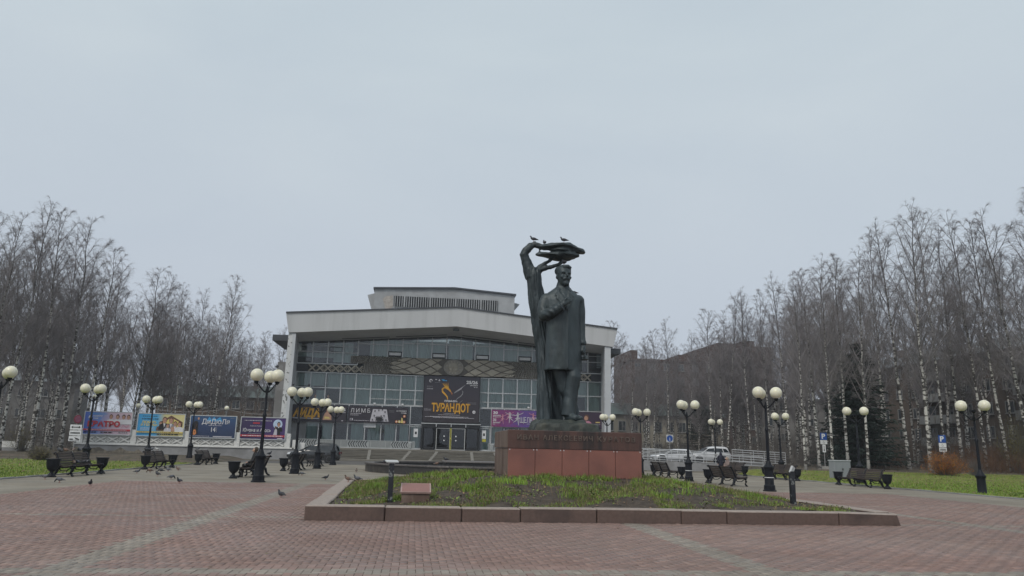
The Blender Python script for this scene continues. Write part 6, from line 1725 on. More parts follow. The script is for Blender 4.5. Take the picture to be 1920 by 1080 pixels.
# sitting, local: facing -y, seat at z .48
def sitter(lean, mats, hood, label, loc, rz):
    segs = [((0,.05,.58),(0,.05+lean*.4,.85),.16,.17,0),((0,.05+lean*.4,.85),(0,.05+lean*.6,1.04),.185,.15,0),((-.14,.05+lean*.6,1.04),(.14,.05+lean*.6,1.04),.085,.085,0),((0,.05+lean*.65,1.1),(0,.03+lean*.7,1.2),.06,.055,2),((0,.02+lean*.7,1.27),(0,.03+lean*.7,1.33),.10,.10,4),((0,-.05+lean*.7,1.24),(0,-.05+lean*.7,1.28),.07,.075,2),
            ((-.2,.05+lean*.6,1.03),(-.24,-.02,.78),.075,.06,0),((-.24,-.02,.78),(-.10,-.22,.68),.058,.045,0),((.2,.05+lean*.6,1.03),(.24,-.02,.78),.075,.06,0),((.24,-.02,.78),(.10,-.22,.68),.058,.045,0),
            ((-.10,.02,.56),(-.13,-.40,.55),.105,.08,1),((-.13,-.40,.55),(-.13,-.50,.12),.075,.05,1),((.10,.02,.56),(.13,-.42,.56),.105,.08,1),((.13,-.42,.56),(.12,-.45,.12),.075,.05,1),
            ((-.13,-.48,.05),(-.13,-.66,.04),.05,.045,3),((.12,-.43,.05),(.12,-.62,.04),.05,.045,3)]
    def ex(mb):
        mb.ball((0,-.145+lean*.7,1.25),(.018,.03,.03),6,5)
        if hood: mb.ball((0,.06+lean*.7,1.22),(.14,.12,.14),12,8)
    return person(label, loc, rz, segs, mats, [((-.10,-.22,.68),(.5,-.8,-.1),(0,0,1)),((.10,-.22,.68),(-.5,-.8,-.1),(0,0,1))], ex)
sitter(.02, [C_BEIGE, C_GREEN, SKIN, C_SHOE, C_FUR], True, 'person in a beige jacket and furry hood sitting on the far right bench', (25.05, 58.9, 0), math.radians(-80))
sitter(.10, [C_BLACK, C_DARK, SKIN, C_SHOE, HAIR], False, 'person in dark clothes sitting on the bench behind the nearest left lamp', (-7.62, 38.2, 0), math.radians(-75))
t = thing('shoulder_bag', 'dark bag lying on the bench before the dark car', 'bag', (-7.35, 49.4, .47), .4)
mb = MB(); mb.loft([sring(z, 0, 0, a, b, 16, 3) for z, a, b in ((0,.24,.12),(.1,.26,.14),(.24,.22,.11),(.30,.16,.05))]); mb.build('body', C_BLACK, t, smooth=40.0)
mb = MB(); mb.tube([(-.16,0,.27),(-.1,0,.42),(.1,0,.42),(.16,0,.27)], .014, 6); mb.build('strap', C_BLACK, t)

# ------------------------------------------------------------------ pigeons
def mat_pigeon(name, body, neck, wing):
    m = bpy.data.materials.new(name); m.use_nodes = True; N = m.node_tree.nodes; L = m.node_tree.links; b = N['Principled BSDF']; b.inputs['Roughness'].default_value = .6
    tc = N.new('ShaderNodeTexCoord'); sx = N.new('ShaderNodeSeparateXYZ'); L.new(tc.outputs['Object'], sx.inputs[0])
    r = N.new('ShaderNodeValToRGB'); mr = N.new('ShaderNodeMapRange'); mr.inputs[1].default_value = -.2; mr.inputs[2].default_value = .16; L.new(sx.outputs['X'], mr.inputs[0]); L.new(mr.outputs[0], r.inputs[0])
    els = r.color_ramp.elements
    for _ in range(4): els.new(.5)
    for e, (p, c) in zip(els, ((0, [v*.35 for v in wing]), (.22, wing), (.40, [v*.5 for v in wing]), (.47, body), (.72, body), (.84, neck))): e.position = p; e.color = (*c, 1)
    nz = N.new('ShaderNodeTexNoise'); nz.inputs['Scale'].default_value = 40; mx = N.new('ShaderNodeMix'); mx.data_type = 'RGBA'; mx.blend_type = 'MULTIPLY'; mx.inputs[0].default_value = .5
    L.new(tc.outputs['Object'], nz.inputs['Vector']); L.new(r.outputs[0], mx.inputs[6]); L.new(nz.outputs[0], mx.inputs[7]); L.new(mx.outputs[2], b.inputs['Base Color']); return m
PG = mat_pigeon('pigeon_grey', (.16,.165,.19), (.04,.05,.06), (.14,.145,.165)); PD = mat_pigeon('pigeon_dark', (.05,.052,.065), (.025,.03,.04), (.045,.045,.055)); PBN = mat_pigeon('pigeon_brown', (.20,.12,.085), (.10,.06,.045), (.22,.17,.14)); PW = mat_pigeon('pigeon_white', (.62,.62,.62), (.6,.6,.6), (.58,.58,.58))
LEGM = M('pigeon_leg', (.32,.10,.09), .6, var=.1, scale=20); BEAK = M('beak', (.08,.075,.07), .5, var=.1, scale=30)
def pigeon_mesh(pose, mat):
    mb = MB()
    st = [(-.19,.085,.006,.026),(-.15,.09,.010,.030),(-.10,.105,.030,.042),(-.05,.115,.050,.056),(0,.12,.062,.062),(.05,.128,.060,.058),(.085,.142,.048,.045)]
    if pose == 'stand': st += [(.105,.165,.036,.034),(.115,.190,.028,.028),(.122,.212,.026,.026),(.136,.228,.026,.024),(.150,.232,.020,.020),(.162,.228,.008,.009)]
    elif pose == 'peck': st += [(.115,.12,.036,.036),(.14,.095,.028,.028),(.155,.07,.025,.025),(.165,.05,.024,.024),(.172,.032,.016,.017),(.176,.022,.006,.006)]
    else: st += [(.098,.160,.040,.040),(.106,.178,.034,.032),(.115,.19,.030,.028),(.130,.192,.024,.022),(.142,.188,.008,.009)]
    rings = []
    for i, (x, z, hz_, hy) in enumerate(st):
        a = st[max(0, i-1)]; b = st[min(len(st)-1, i+1)]; tx, tz = b[0]-a[0], b[1]-a[1]; l = math.hypot(tx, tz); nx_, nz_ = -tz/l, tx/l
        rings.append([(x+nx_*hz_*math.sin(t), hy*math.cos(t), z+nz_*hz_*math.sin(t)) for t in [2*math.pi*k/12 for k in range(12)]])
    mb.loft(rings)
    return mb.mesh('pigeon', mat, 50.0)
def pigeon_extra(pose):
    lg = MB()
    for s in (-1, 1):
        lg.tube([(.0,s*.025,.075),(.005,s*.026,.03),(.0,s*.026,.008)], [.008,.005,.005], 6)
        for a in (-.5, 0, .5): lg.tube([(0,s*.026,.006),(.035*math.cos(a),s*.026+.035*math.sin(a),.004)], [.004,.003], 5)
        lg.tube([(0,s*.026,.006),(-.02,s*.026,.004)], [.004,.003], 5)
    bk = MB(); p, q = {'stand': ((.158,0,.228),(.182,0,.220)), 'peck': ((.174,0,.026),(.182,0,.004)), 'sit': ((.138,0,.188),(.160,0,.180))}[pose]
    bk.tube([p, q], [.007,.002], 6)
    wg = MB()
    for s in (-1, 1):
        wg.loft([[(x+0, s*(y+.006*math.cos(t)), z+h*math.sin(t)) for t in [2*math.pi*k/8 for k in range(8)]] for x, y, z, h in ((.06,.050,.135,.02),(.02,.060,.130,.042),(-.04,.056,.122,.040),(-.11,.036,.105,.024),(-.185,.012,.092,.008))])
    return lg.mesh('legs', LEGM), bk.mesh('beak', BEAK), wg
_pig = {}
for pose in ('stand', 'peck', 'sit'):
    lg, bk, wg = pigeon_extra(pose)
    for nm, mt in (('grey', PG), ('dark', PD), ('brown', PBN), ('white', PW)):
        _pig[(pose, nm)] = (pigeon_mesh(pose, mt), lg, bk, wg.mesh('wings', mt, 50.0))
def pigeon(x, y, z, heading, pose, colour, label, group, s=1.0):
    body, lg, bk, wg = _pig[(pose, colour)]
    o = obj('pigeon', body, None, (x, y, z), (0, 0, math.radians(heading))); tag(o, label, 'pigeon', group)
    o.scale = (s, s, s)
    obj('wings', wg, o); obj('beak', bk, o)
    if pose != 'sit': obj('legs', lg, o)
    return o
G1 = 'pigeons on the paving'; Z = .006
for x, y, h, po, co, lab in (
    (-11.05,28.4,-60,'stand','dark','dark pigeon on the red paving, nearest to the left lawn edge'), (-12.9,30.4,185,'peck','grey','grey pigeon pecking below the leftmost bench'), (-14.4,32.6,0,'stand','grey','grey pigeon on the pavement at the left lawn corner'),
    (-13.4,39.8,10,'stand','grey','grey pigeon alone right of the leftmost bench'), (-13.2,41.1,200,'peck','brown','brown pigeon pecking between the two nearer left benches'), (-12.86,41.7,190,'peck','dark','dark pigeon pecking, left of a pair by the second left bench'), (-12.9,43.0,170,'stand','grey','grey pigeon, right of a pair by the second left bench'),
    (-12.8,44.4,160,'stand','brown','brown pigeon right of the second left bench'), (-3.87,24.0,140,'stand','dark','plump dark pigeon on the pale stripe left of the flower bed'), (-5.67,41.1,200,'peck','grey','pigeon pecking right of the second left lamp base'),
    (-3.98,36.6,20,'stand','dark','dark pigeon on the pavement between lamps and fountain'), (-3.35,47.4,90,'stand','brown','small brown pigeon near the left edge of the fountain'), (-10.2,34.5,40,'peck','grey','grey pigeon pecking on the paving left of the nearest left lamp'), (-11.6,37.2,150,'stand','dark','dark pigeon between the leftmost bench and the goblet urn'), (-8.9,31.2,250,'stand','grey','grey pigeon on the red paving before the goblet urn')):
    pigeon(x, y, Z, h, po, co, lab, G1)
pigeon(-2.25, 28.2, .315, 160, 'stand', 'brown', 'brown and white pigeon on the left kerb of the flower bed', 'pigeons on the kerb'); pigeon(-1.95, 28.6, .318, 175, 'stand', 'grey', 'grey pigeon with barred wings beside the brown one on the kerb', 'pigeons on the kerb')
pigeon(-24.5, 43.8, .08, 20, 'peck', 'dark', 'dark bird feeding on the left lawn', 'birds on the left lawn'); pigeon(-19.6, 36.6, .08, 190, 'sit', 'grey', 'grey bird crouching near the edge of the left lawn', 'birds on the left lawn')
# on the left benches (bench faces +X, its back is at smaller x)
zb_, zs_ = .99, .50
for k, (dy, co) in enumerate(((-1.2,'dark'),(-.55,'brown'),(.15,'brown'),(.75,'grey'))): pigeon(-15.33, 36.9+dy, zb_, rnd.uniform(0,360), 'sit', co, '%s pigeon from the near end on the back of the leftmost bench' % ('first','second','third','fourth')[k], 'pigeons on the back of the leftmost bench')
for k, (dy, co) in enumerate(((-.35,'brown'),(.05,'grey'),(.3,'dark'),(.75,'grey'))): pigeon(-14.95+rnd.uniform(-.08,.08), 36.9+dy, zs_-.03, rnd.uniform(0,360), 'sit', co, '%s pigeon from the near end on the seat of the leftmost bench' % ('first','second','third','fourth')[k], 'pigeons on the seat of the leftmost bench')
for k, (dy, co) in enumerate(((-1.1,'dark'),(-.75,'dark'),(-.35,'grey'))): pigeon(-15.38, 48.0+dy, zb_, rnd.uniform(0,360), 'sit', co, '%s dark pigeon from the near end on the back of the second left bench' % ('first','second','third')[k], 'dark pigeons on the second left bench')
pigeon(-15.38, 48.75, zb_, 190, 'stand', 'white', 'white pigeon on the back of the second left bench', 'pigeons on benches')
pigeon(-15.38, 57.4, zb_, 0, 'sit', 'grey', 'pigeon on the back of the farthest left bench', 'pigeons on benches')
for dy in (-1.2, -.9): pigeon(-7.85, 39.0+dy, zs_-.03, rnd.uniform(0,360), 'sit', 'grey', 'pigeon, %s of two on the seat beside the sitting person' % ('nearer' if dy < -1 else 'farther'), 'pigeons beside the sitting person')
pigeon(-7.25, 40.2, zb_, 60, 'stand', 'dark', 'dark pigeon on the bench back beside the nearest left lamp', 'pigeons on benches')
# fountain
for a, co, lab in ((3.70,'dark','dark pigeon, left one of the pair on the fountain rim'),(3.76,'dark','dark pigeon, right one of the pair on the fountain rim'),(4.25,'brown','brown pigeon crouching on the fountain rim behind the spotlight')): pigeon(AX+7.75*math.cos(a), 51.8+7.75*math.sin(a), .56, rnd.uniform(0,360), 'sit' if co == 'brown' else 'peck', co, lab, 'pigeons on the fountain', 1.15)
pigeon(AX-2.7, 49.9, .745, 180, 'stand', 'dark', 'dark pigeon on the block inside the fountain', 'pigeons on the fountain', 1.15)
# statue
sx_, sy_, sz_ = 4.78, 24.0, 2.17
pigeon(sx_-1.02, sy_+.5, sz_+6.425, 178, 'stand', 'dark', 'pigeon on the bend of the bronze tree above the statue', 'birds on the statue', .85); pigeon(sx_-.66, sy_+.42, sz_+6.31, 95, 'stand', 'grey', 'pigeon between the bronze bend and the bronze crown, seen from behind', 'birds on the statue', .85)
pigeon(sx_+.0, sy_+.30, sz_+6.40, 165, 'stand', 'dark', 'pigeon on top of the flat bronze crown', 'birds on the statue', .85); pigeon(sx_-.05, sy_+.0, sz_+5.515, 100, 'stand', 'dark', "pigeon standing on the statue's head", 'birds on the statue', 1.0); pigeon(sx_+.34, sy_+.22, sz_+4.55, 150, 'stand', 'dark', "pigeon on the statue's shoulder", 'birds on the statue', .85)
# lamps
pigeon(-6.40+.40, 33.5+.0-.25, 4.73, 90, 'sit', 'dark', 'pigeon on a globe of the nearest left lamp', 'pigeons on lamp globes')
for dx, who in ((-.43,'left'),(.43,'right')): pigeon(-6.42+dx, 43.25, 4.73, 80, 'sit', 'dark', 'pigeon on the %s globe of the second left lamp' % who, 'pigeons on lamp globes'); pigeon(-6.42+dx, 53.15, 4.73, 100, 'stand', 'brown', 'pigeon on the %s globe of the third left lamp' % who, 'pigeons on lamp globes')
# ------------------------------------------------------------------ bare birches
def norm(v): return v/(np.linalg.norm(v, axis=-1, keepdims=True)+1e-9)
def birch_variant(seed, H=22.0, cb=.34, spread=1.0, fork=False, nprim=46, dense=1.0):
    g = np.random.default_rng(seed)
    S = 14; t = np.linspace(0, 1, S)
    wx = np.cumsum(g.normal(0, .10, S))*t; wy = np.cumsum(g.normal(0, .10, S))*t
    trunk = np.stack([wx, wy, t*H], -1); trunk[0, :2] = 0
    rad = .15*(1-t)**.95+.008; rad[0] = .21
    stems = [(trunk, rad, cb)]
    if fork:
        k = int(S*g.uniform(.3, .42)); st = trunk[k].copy(); d = norm(np.array([g.normal(), g.normal(), 0]))
        u = np.linspace(0, 1, 11); H2 = (H*.93-st[2])
        f = st+np.stack([d[0]*(2.2*u**.7), d[1]*(2.2*u**.7), u*H2], -1)+np.cumsum(g.normal(0, .06, (11, 3)), 0)*np.array([1, 1, .2]); f[0] = st
        stems.append((f, .11*(1-u)**.75+.010, .12))
    TV, TF, n0 = [], [], 0
    for P, R, _ in stems:
        V, F = tube_np(P[None], R[None], 9); TV.append(V); TF.append(F+n0); n0 += len(V)
    trunk_mesh = me_np('trunk', np.vstack(TV), np.vstack(TF), [BARK], smooth=True)
    parts = []
    prim = []; plen = []
    s = np.linspace(0, 1, 8)[:, None]
    for P, R, c0 in stems:
        n1 = int(nprim*(1 if len(stems) == 1 else .62))
        for i in range(n1):
            v = ((i+g.uniform(0, 1))/n1)**1.15; u = c0+(.985-c0)*v
            k = u*(len(P)-1); a = int(k); b = min(a+1, len(P)-1); p0 = P[a]+(P[b]-P[a])*(k-a)
            az = i*2.39996+g.normal(0, .5)
            L = spread*(7.4*(1-v)**.72*(.6+.4*min(1, v*4))+.9)*g.uniform(.6, 1.12)
            L = min(L, (H*1.0-p0[2])*1.15+.5)
            e = g.uniform(.75, 1.15); out = np.array([np.cos(az), np.sin(az), 0]); up = np.array([0, 0, 1.])
            # leaves the trunk outwards, sweeps up, hangs over at the tip
            pts = p0+out*L*e*(.56*s-.08*s**2)+up*L*(.66*s+.22*s**2-.13*s**5)+np.cumsum(g.normal(0, .012*L, (8, 3)), 0)*s
            prim.append(pts); plen.append(L)
    prim = np.array(prim); plen = np.array(plen)
    sr = np.linspace(0, 1, 8)
    parts.append(tube_np(prim, (.008+.0060*plen[:, None])*(1-sr)[None]**.8+.005, 4))
    # secondary shoots, thicker set towards the outside
    n2 = int(14*dense); N = len(prim)
    w_ = (plen+.35)/np.sum(plen+.35); si = g.choice(N, N*n2, p=w_); u = g.uniform(.14, 1.0, len(si)); k = u*7; a = np.minimum(k.astype(int), 6); fr = (k-a)[:, None]
    p0 = prim[si, a]*(1-fr)+prim[si, a+1]*fr; tan = norm(prim[si, a+1]-prim[si, a])
    rv = norm(g.normal(0, 1, (len(si), 3))); d = norm(tan*.9+rv*.75+np.array([0, 0, .35]))
    L2 = (plen[si]*.20+.22)*g.uniform(.45, 1.3, len(si))*(1.15-.5*u)
    q = np.linspace(0, 1, 5)[None, :, None]
    sec = p0[:, None]+d[:, None]*L2[:, None, None]*q+np.array([0, 0, -1.])*(.22*L2[:, None, None])*q**2.2
    parts.append(tube_np(sec, np.broadcast_to(.0060*(1-np.linspace(0, 1, 5))+.0040, (len(si), 5)), 3))
    # fine hanging twigs
    n3 = int(12*dense); M2 = len(sec)
    ti = np.repeat(np.arange(M2), n3); u = g.uniform(.10, 1.0, len(ti)); k = u*4; a = np.minimum(k.astype(int), 3); fr = (k-a)[:, None]
    p0 = sec[ti, a]*(1-fr)+sec[ti, a+1]*fr; tan = norm(sec[ti, a+1]-sec[ti, a])
    d = norm(tan*.9+norm(g.normal(0, 1, (len(ti), 3)))*.8+np.array([0, 0, .25]))
    L3 = g.uniform(.22, .9, len(ti))*np.clip(.55+.25*plen[si[ti]]/3, .5, 1.15); q = np.linspace(0, 1, 4)[None, :, None]
    tw = p0[:, None]+d[:, None]*L3[:, None, None]*q+np.array([0, 0, -1.])*(.55*L3[:, None, None])*q**2.2
    parts.append(tube_np(tw, np.broadcast_to(np.array([.0046, .0042, .0036, .0026]), (len(ti), 4)), 3))
    V, F, n0 = [], [], 0
    for v, f in parts: V.append(v); F.append(f+n0); n0 += len(v)
    crown = me_np('crown', np.vstack(V), np.vstack(F), [TWIG])
    return trunk_mesh, crown
BV = [birch_variant(3, cb=.27), birch_variant(14, cb=.24, spread=1.1, fork=True), birch_variant(25, cb=.34, spread=.85), birch_variant(36, cb=.22, spread=1.0, dense=1.25), birch_variant(47, cb=.34, spread=.9, fork=True), birch_variant(58, cb=.30, spread=.8), birch_variant(69, cb=.20, spread=1.1), birch_variant(80, cb=.30, spread=1.0, fork=True)]
BIRCH = [(-37.28, 66, 20.6, 'LF'), (-36.09, 68, 20.8, 'LF'), (-35.04, 70, 22.4, 'LF'), (-33.74, 73, 22.3, 'LF'), (-32.57, 76, 22.8, 'LF'), (-34.14, 84, 22.3, 'LF'), (-35.69, 94, 22.1, 'LF'), (-34.68, 100, 23.6, 'LF'), (-33.73, 103, 23.6, 'LF'), (-32.9, 108, 23.3, 'LF'), (-31.41, 112, 23.3, 'LF'), (-26.5, 104, 23.7, 'LF'), (-27.94, 118, 23.1, 'LF'), (-31.77, 150, 21.5, 'LF'), (-30.11, 155, 23.4, 'LF'), (-28.26, 160, 25.4, 'LF'), (-38.24, 80, 23.0, 'LF'), (-37.52, 85, 23.9, 'LF'), (-42.0, 82, 22.8, 'LF'), (-39.76, 75, 18.7, 'LB'), (-36.95, 72, 17.6, 'LB'), (-38.78, 78, 19.6, 'LB'), (-35.48, 74, 17.1, 'LB'), (-41.9, 90, 21.9, 'LB'), (-40.99, 92, 21.2, 'LB'), (-40.81, 95, 20.6, 'LB'), (-37.29, 90, 20.3, 'LB'), (-38.88, 98, 20.0, 'LB'), (-36.86, 96, 18.3, 'LB'), (-38.73, 106, 20.9, 'LB'), (-36.55, 104, 19.9, 'LB'), (-37.44, 112, 20.6, 'LB'), (-36.08, 115, 20.5, 'LB'), (-33.82, 118, 20.3, 'LB'), (-32.45, 122, 20.2, 'LB'), (-30.46, 128, 19.5, 'LB'), (-49.05, 95, 18.8, 'LB'), (-48.29, 100, 18.5, 'LB'), (-47.38, 105, 19.6, 'LB'), (-30.38, 98, 20.1, 'LB'), (-28.62, 110, 20.7, 'LB'), (32.34, 60, 16.4, 'RF'), (34.41, 61.5, 17.5, 'RF'), (34.16, 59, 16.5, 'RF'), (42.09, 70, 18.2, 'RF'), (42.17, 72, 18.1, 'RF'), (37.62, 62.5, 19.2, 'RF'), (38.25, 60.5, 19.3, 'RF'), (53.29, 58, 25.2, 'RF'), (55.05, 62, 24.9, 'RF'), (54.33, 64, 24.2, 'RF'), (53.72, 66, 25.3, 'RF'), (52.78, 68, 24.5, 'RF'), (49.49, 66, 25.0, 'RF'), (45.05, 62, 24.5, 'RF'), (45.79, 66, 24.2, 'RF'), (45.87, 70, 24.4, 'RF'), (48.01, 78, 22.9, 'RF'), (43.65, 76, 23.1, 'RF'), (44.93, 82, 22.9, 'RF'), (44.62, 86, 23.5, 'RF'), (46.1, 94, 22.8, 'RF'), (44.22, 96, 23.5, 'RF'), (42.58, 100, 23.5, 'RF'), (43.19, 106, 22.3, 'RF'), (44.08, 118, 20.9, 'RF'), (38.57, 112, 21.7, 'RF'), (38.69, 120, 21.2, 'RF'), (39.57, 128, 20.3, 'RF'), (41.24, 150, 25.5, 'RF'), (36.37, 140, 26.0, 'RF'), (64.26, 72, 23.7, 'RB'), (65.35, 76, 24.2, 'RB'), (65.78, 80, 23.9, 'RB'), (58.31, 74, 22.6, 'RB'), (63.47, 84, 24.0, 'RB'), (56.97, 78, 22.9, 'RB'), (61.86, 88, 24.2, 'RB'), (55.82, 84, 22.9, 'RB'), (57.79, 92, 21.9, 'RB'), (55.47, 94, 21.4, 'RB'), (50.18, 90, 21.1, 'RB'), (52.79, 100, 21.7, 'RB'), (51.32, 102, 21.2, 'RB'), (52.2, 110, 21.7, 'RB'), (49.54, 112, 21.1, 'RB'), (48.49, 116, 19.9, 'RB'), (47.62, 122, 19.8, 'RB'), (45.23, 126, 19.3, 'RB'), (43.14, 130, 18.8, 'RB'), (49.9, 86, 17.6, 'RB'), (47.26, 88, 20.6, 'RB'), (46.22, 98, 21.7, 'RB'), (45.68, 104, 22.0, 'RB'), (60.25, 66, 23.0, 'RB')]
ORD = ['first','second','third','fourth','fifth','sixth','seventh','eighth','ninth','tenth','eleventh','twelfth','thirteenth','fourteenth','fifteenth','sixteenth','seventeenth','eighteenth','nineteenth','twentieth','twenty-first','twenty-second','twenty-third','twenty-fourth','twenty-fifth','twenty-sixth','twenty-seventh','twenty-eighth','twenty-ninth']+['%s-%s' % (t_, u_) for t_ in ('thirty', 'forty', 'fifty') for u_ in ('first','second','third','fourth','fifth','sixth','seventh','eighth','ninth')]
def place_birch(x, y, H, v, label, group):
    s = H/22.0
    t = thing('birch_tree', label, 'birch', (x, y, float(gh(x, y))-.15), rnd.uniform(0, 6.283), group)
    w_ = s*rnd.uniform(.78, 1.15); t.scale = (w_, w_*rnd.uniform(.9, 1.1), s)
    t.rotation_euler[0] = rnd.gauss(0, .03); t.rotation_euler[1] = rnd.gauss(0, .03)
    obj('trunk', BV[v][0], t); obj('crown', BV[v][1], t)
rows = {'LF': [], 'LB': [], 'RF': [], 'RB': []}
for b in BIRCH: rows[b[3]].append(b)
for key, grp in (('LF', 'tall birches of the left grove'), ('RF', 'tall birches of the right grove')):
    r = sorted(rows[key], key=lambda b: b[0]/b[1])
    if key == 'RF': r = r[::-1]
    for k, (x, y, H, _) in enumerate(r):
        place_birch(x, y, H, (k*5+k//3) % 8, '%s tall bare birch along the %s grove skyline, counted from the %s photo edge' % (ORD[k], 'left' if key == 'LF' else 'right', 'left' if key == 'LF' else 'right'), grp)
# deeper trees: told apart by what they rise behind, counted from left to right there
deep = [(x, y, H, (k*7+1) % 8) for k, (x, y, H, _) in enumerate(rows['LB']+rows['RB'])]
for k in range(40):
    if k < 18: x = rnd.uniform(-62, -36); y = rnd.uniform(72, 118)
    else: x = rnd.uniform(40, 66); y = rnd.uniform(74, 130)
    deep.append((x, y, rnd.uniform(15, 19), rnd.choice((2, 4, 5))))
for k in range(16): deep.append((rnd.uniform(-38, -19), rnd.uniform(94, 132), rnd.uniform(14, 19), rnd.choice((0, 2, 4, 5))))
for k in range(24): y_ = rnd.uniform(98, 132); deep.append(((rnd.uniform(1170, 1450)-775)/1400*y_, y_, rnd.uniform(13, 18), rnd.choice((0, 2, 5, 6))))
for k in range(26):                        # far belt closing the gaps under the crowns
    x = rnd.uniform(-120, -34) if k < 15 else rnd.uniform(46, 150); y = rnd.uniform(150, 175) if k < 15 else rnd.uniform(182, 215)
    deep.append((x, y, rnd.uniform(17, 22), k % 8))
LAND = [(60, 'the lamp cut off by the left photo edge'), (165, 'the leftmost bench'), (260, 'the blue and pink billboard'), (356, 'the blue and yellow billboard'), (452, 'the navy billboard'), (640, 'the violet billboard'), (1215, 'the right theatre pylon'), (1330, 'the steel ramp railings'), (1440, 'the person walking in dark clothes'), (1535, 'the bench with the spotlight post before it'), (1640, 'the first parking sign'), (1745, 'the long right bench'), (1840, 'the orange bush'), (9999, 'the right photo edge')]
def land(x, y):
    c, s_ = math.cos(YAW), math.sin(YAW); px = 960+1400*(x*c-y*s_)/((y*c+x*s_)*math.cos(PITCH)-.2)
    return next(n for e, n in LAND if px < e), px
by = {}
for d in deep: n, px = land(d[0], d[1]); by.setdefault(n, []).append((px, d))
for n, lst in by.items():
    lst.sort()
    for k, (px, (x, y, H, v)) in enumerate(lst):
        place_birch(x, y, H, v, '%s slender birch from the left behind %s' % (ORD[k], n), 'slender birches of the %s grove' % ('left' if x < 0 else 'right'))

# ------------------------------------------------------------------ spruces
def spruce_variant(seed, H=14.0):
    g = np.random.default_rng(seed); tr = MB(); tr.tube([(0,0,0),(0,0,H*.5),(0,0,H)], [.2,.11,.02], 8)
    trunk = tr.mesh('trunk', SPRUCE_BARK)
    V, F, n0 = [], [], 0
    br = []; z = .9
    while z < H-.2:
        v = z/H; L = (1-v)**.85*3.1+.15; n = int(9+6*(1-v))
        for k in range(n):
            az = g.uniform(0, 6.283); s = np.linspace(0, 1, 6)[:, None]; l = L*g.uniform(.4, 1.18); o = np.array([math.cos(az), math.sin(az), 0])
            br.append(np.array([0, 0, z+g.uniform(-.1, .1)])+o*l*s+np.array([0, 0, 1])*(-.30*l*s+.24*l*s**2.2))
        z += .30+.12*(1-v)
    br = np.array(br); parts = [tube_np(br, np.broadcast_to(np.linspace(.03, .008, 6), (len(br), 6)), 3)]
    n3 = 34; si = np.repeat(np.arange(len(br)), n3); u = g.uniform(.12, 1, len(si)); k = u*5; a = np.minimum(k.astype(int), 4); fr = (k-a)[:, None]
    p0 = br[si, a]*(1-fr)+br[si, a+1]*fr; tan = norm(br[si, a+1]-br[si, a]); side = norm(np.cross(tan, np.array([0, 0, 1.])))*np.where(g.uniform(0, 1, len(si)) < .5, -1, 1)[:, None]
    d = norm(tan*.6+side*g.uniform(.2, 1, (len(si), 1))+np.array([0, 0, -1])*g.uniform(.1, .9, (len(si), 1))); l = g.uniform(.18, .5, len(si))[:, None]
    nrm = norm(np.cross(d, norm(g.normal(0, 1, d.shape))))*.045
    q0, q1 = p0, p0+d*l
    Vn = np.stack([q0-nrm*.6, q0+nrm*.6, q0+(q1-q0)*.55+nrm, q1, q0+(q1-q0)*.55-nrm], 1).reshape(-1, 3)
    vb, fb = parts[0]
    crown = me_np('crown', np.vstack([vb, Vn]), [list(f) for f in fb]+[[len(vb)+5*i+j for j in range(5)] for i in range(len(si))], [SPRUCE])
    return trunk, crown
SPV = [spruce_variant(1), spruce_variant(2)]
for k, (x, y, H, lab) in enumerate(((41.1, 65.5, 11.8, 'dark spruce among the birches behind the first parking sign'), (43.0, 70.5, 11.5, 'smaller dark spruce just right of the tall spruce in the right grove'), (46, 118, 11.0, 'distant dark spruce before the brown brick block'))):
    t = thing('spruce_tree', lab, 'spruce', (x, y, float(gh(x, y))-.1), rnd.uniform(0, 6.28), 'spruces among the birches'); s = H/14; t.scale = (s*1.6, s*1.6, s)
    obj('trunk', SPV[k % 2][0], t); obj('crown', SPV[k % 2][1], t)

# ------------------------------------------------------------------ shrubs, undergrowth
def shrub(name, label, cat, x, y, w, h, leafmat, nl, nst, lsize=.07, z=None, group=None, seed=1):
    g = np.random.default_rng(seed); z = float(gh(x, y)) if z is None else z
    t = thing(name, label, cat, (x, y, z), 0, group)
    a = g.uniform(0, 6.283, nst); r = g.uniform(.2, 1, nst)*w/2; lob = 1+.22*np.sin(3*a+seed)+.12*np.sin(7*a); r = r*lob; hh = h*np.sqrt(np.clip(1-(r/(w/2))**2*.7, .12, 1))*g.uniform(.55, 1.15, nst)
    s = np.linspace(0, 1, 5)[None, :, None]
    tip = np.stack([np.cos(a)*r, np.sin(a)*r, hh], -1)[:, None]; base = np.stack([np.cos(a)*r*.25, np.sin(a)*r*.25, np.zeros(nst)], -1)[:, None]
    P = base+(tip-base)*s+np.stack([np.cos(a), np.sin(a), np.zeros(nst)], -1)[:, None]*(-.12*w)*(s*(1-s))
    V, F = tube_np(P, np.broadcast_to(np.linspace(.012, .004, 5), (nst, 5)), 3)
    obj('stems', me_np('stems', V, F, [BRUSH]), t)
    if nl:
        i = g.integers(0, nst, nl); u = g.uniform(.12, 1, nl)**.8; k = u*4; b = np.minimum(k.astype(int), 3); fr = (k-b)[:, None]
        p = P[i, b]*(1-fr)+P[i, b+1]*fr+g.normal(0, .07*w/3, (nl, 3)); p[:, 2] = np.maximum(p[:, 2], .03)
        e1 = norm(g.normal(0, 1, (nl, 3)))*g.uniform(.5, 1.2, (nl, 1))*lsize; e2 = norm(np.cross(e1, g.normal(0, 1, (nl, 3))))*g.uniform(.3, .6, (nl, 1))*lsize
        Vl = np.stack([p-e1*.5, p+e2*.5, p+e1*.5, p-e2*.5], 1).reshape(-1, 3)
        o = obj('foliage', me_np('foliage', Vl, np.arange(4*nl).reshape(nl, 4), [leafmat]), t)
    return t
shrub('bush', 'rounded orange autumn bush on the right lawn', 'bush', 42.5, 57.0, 3.5, 1.8, ORANGE, 9500, 280, .085, seed=4)
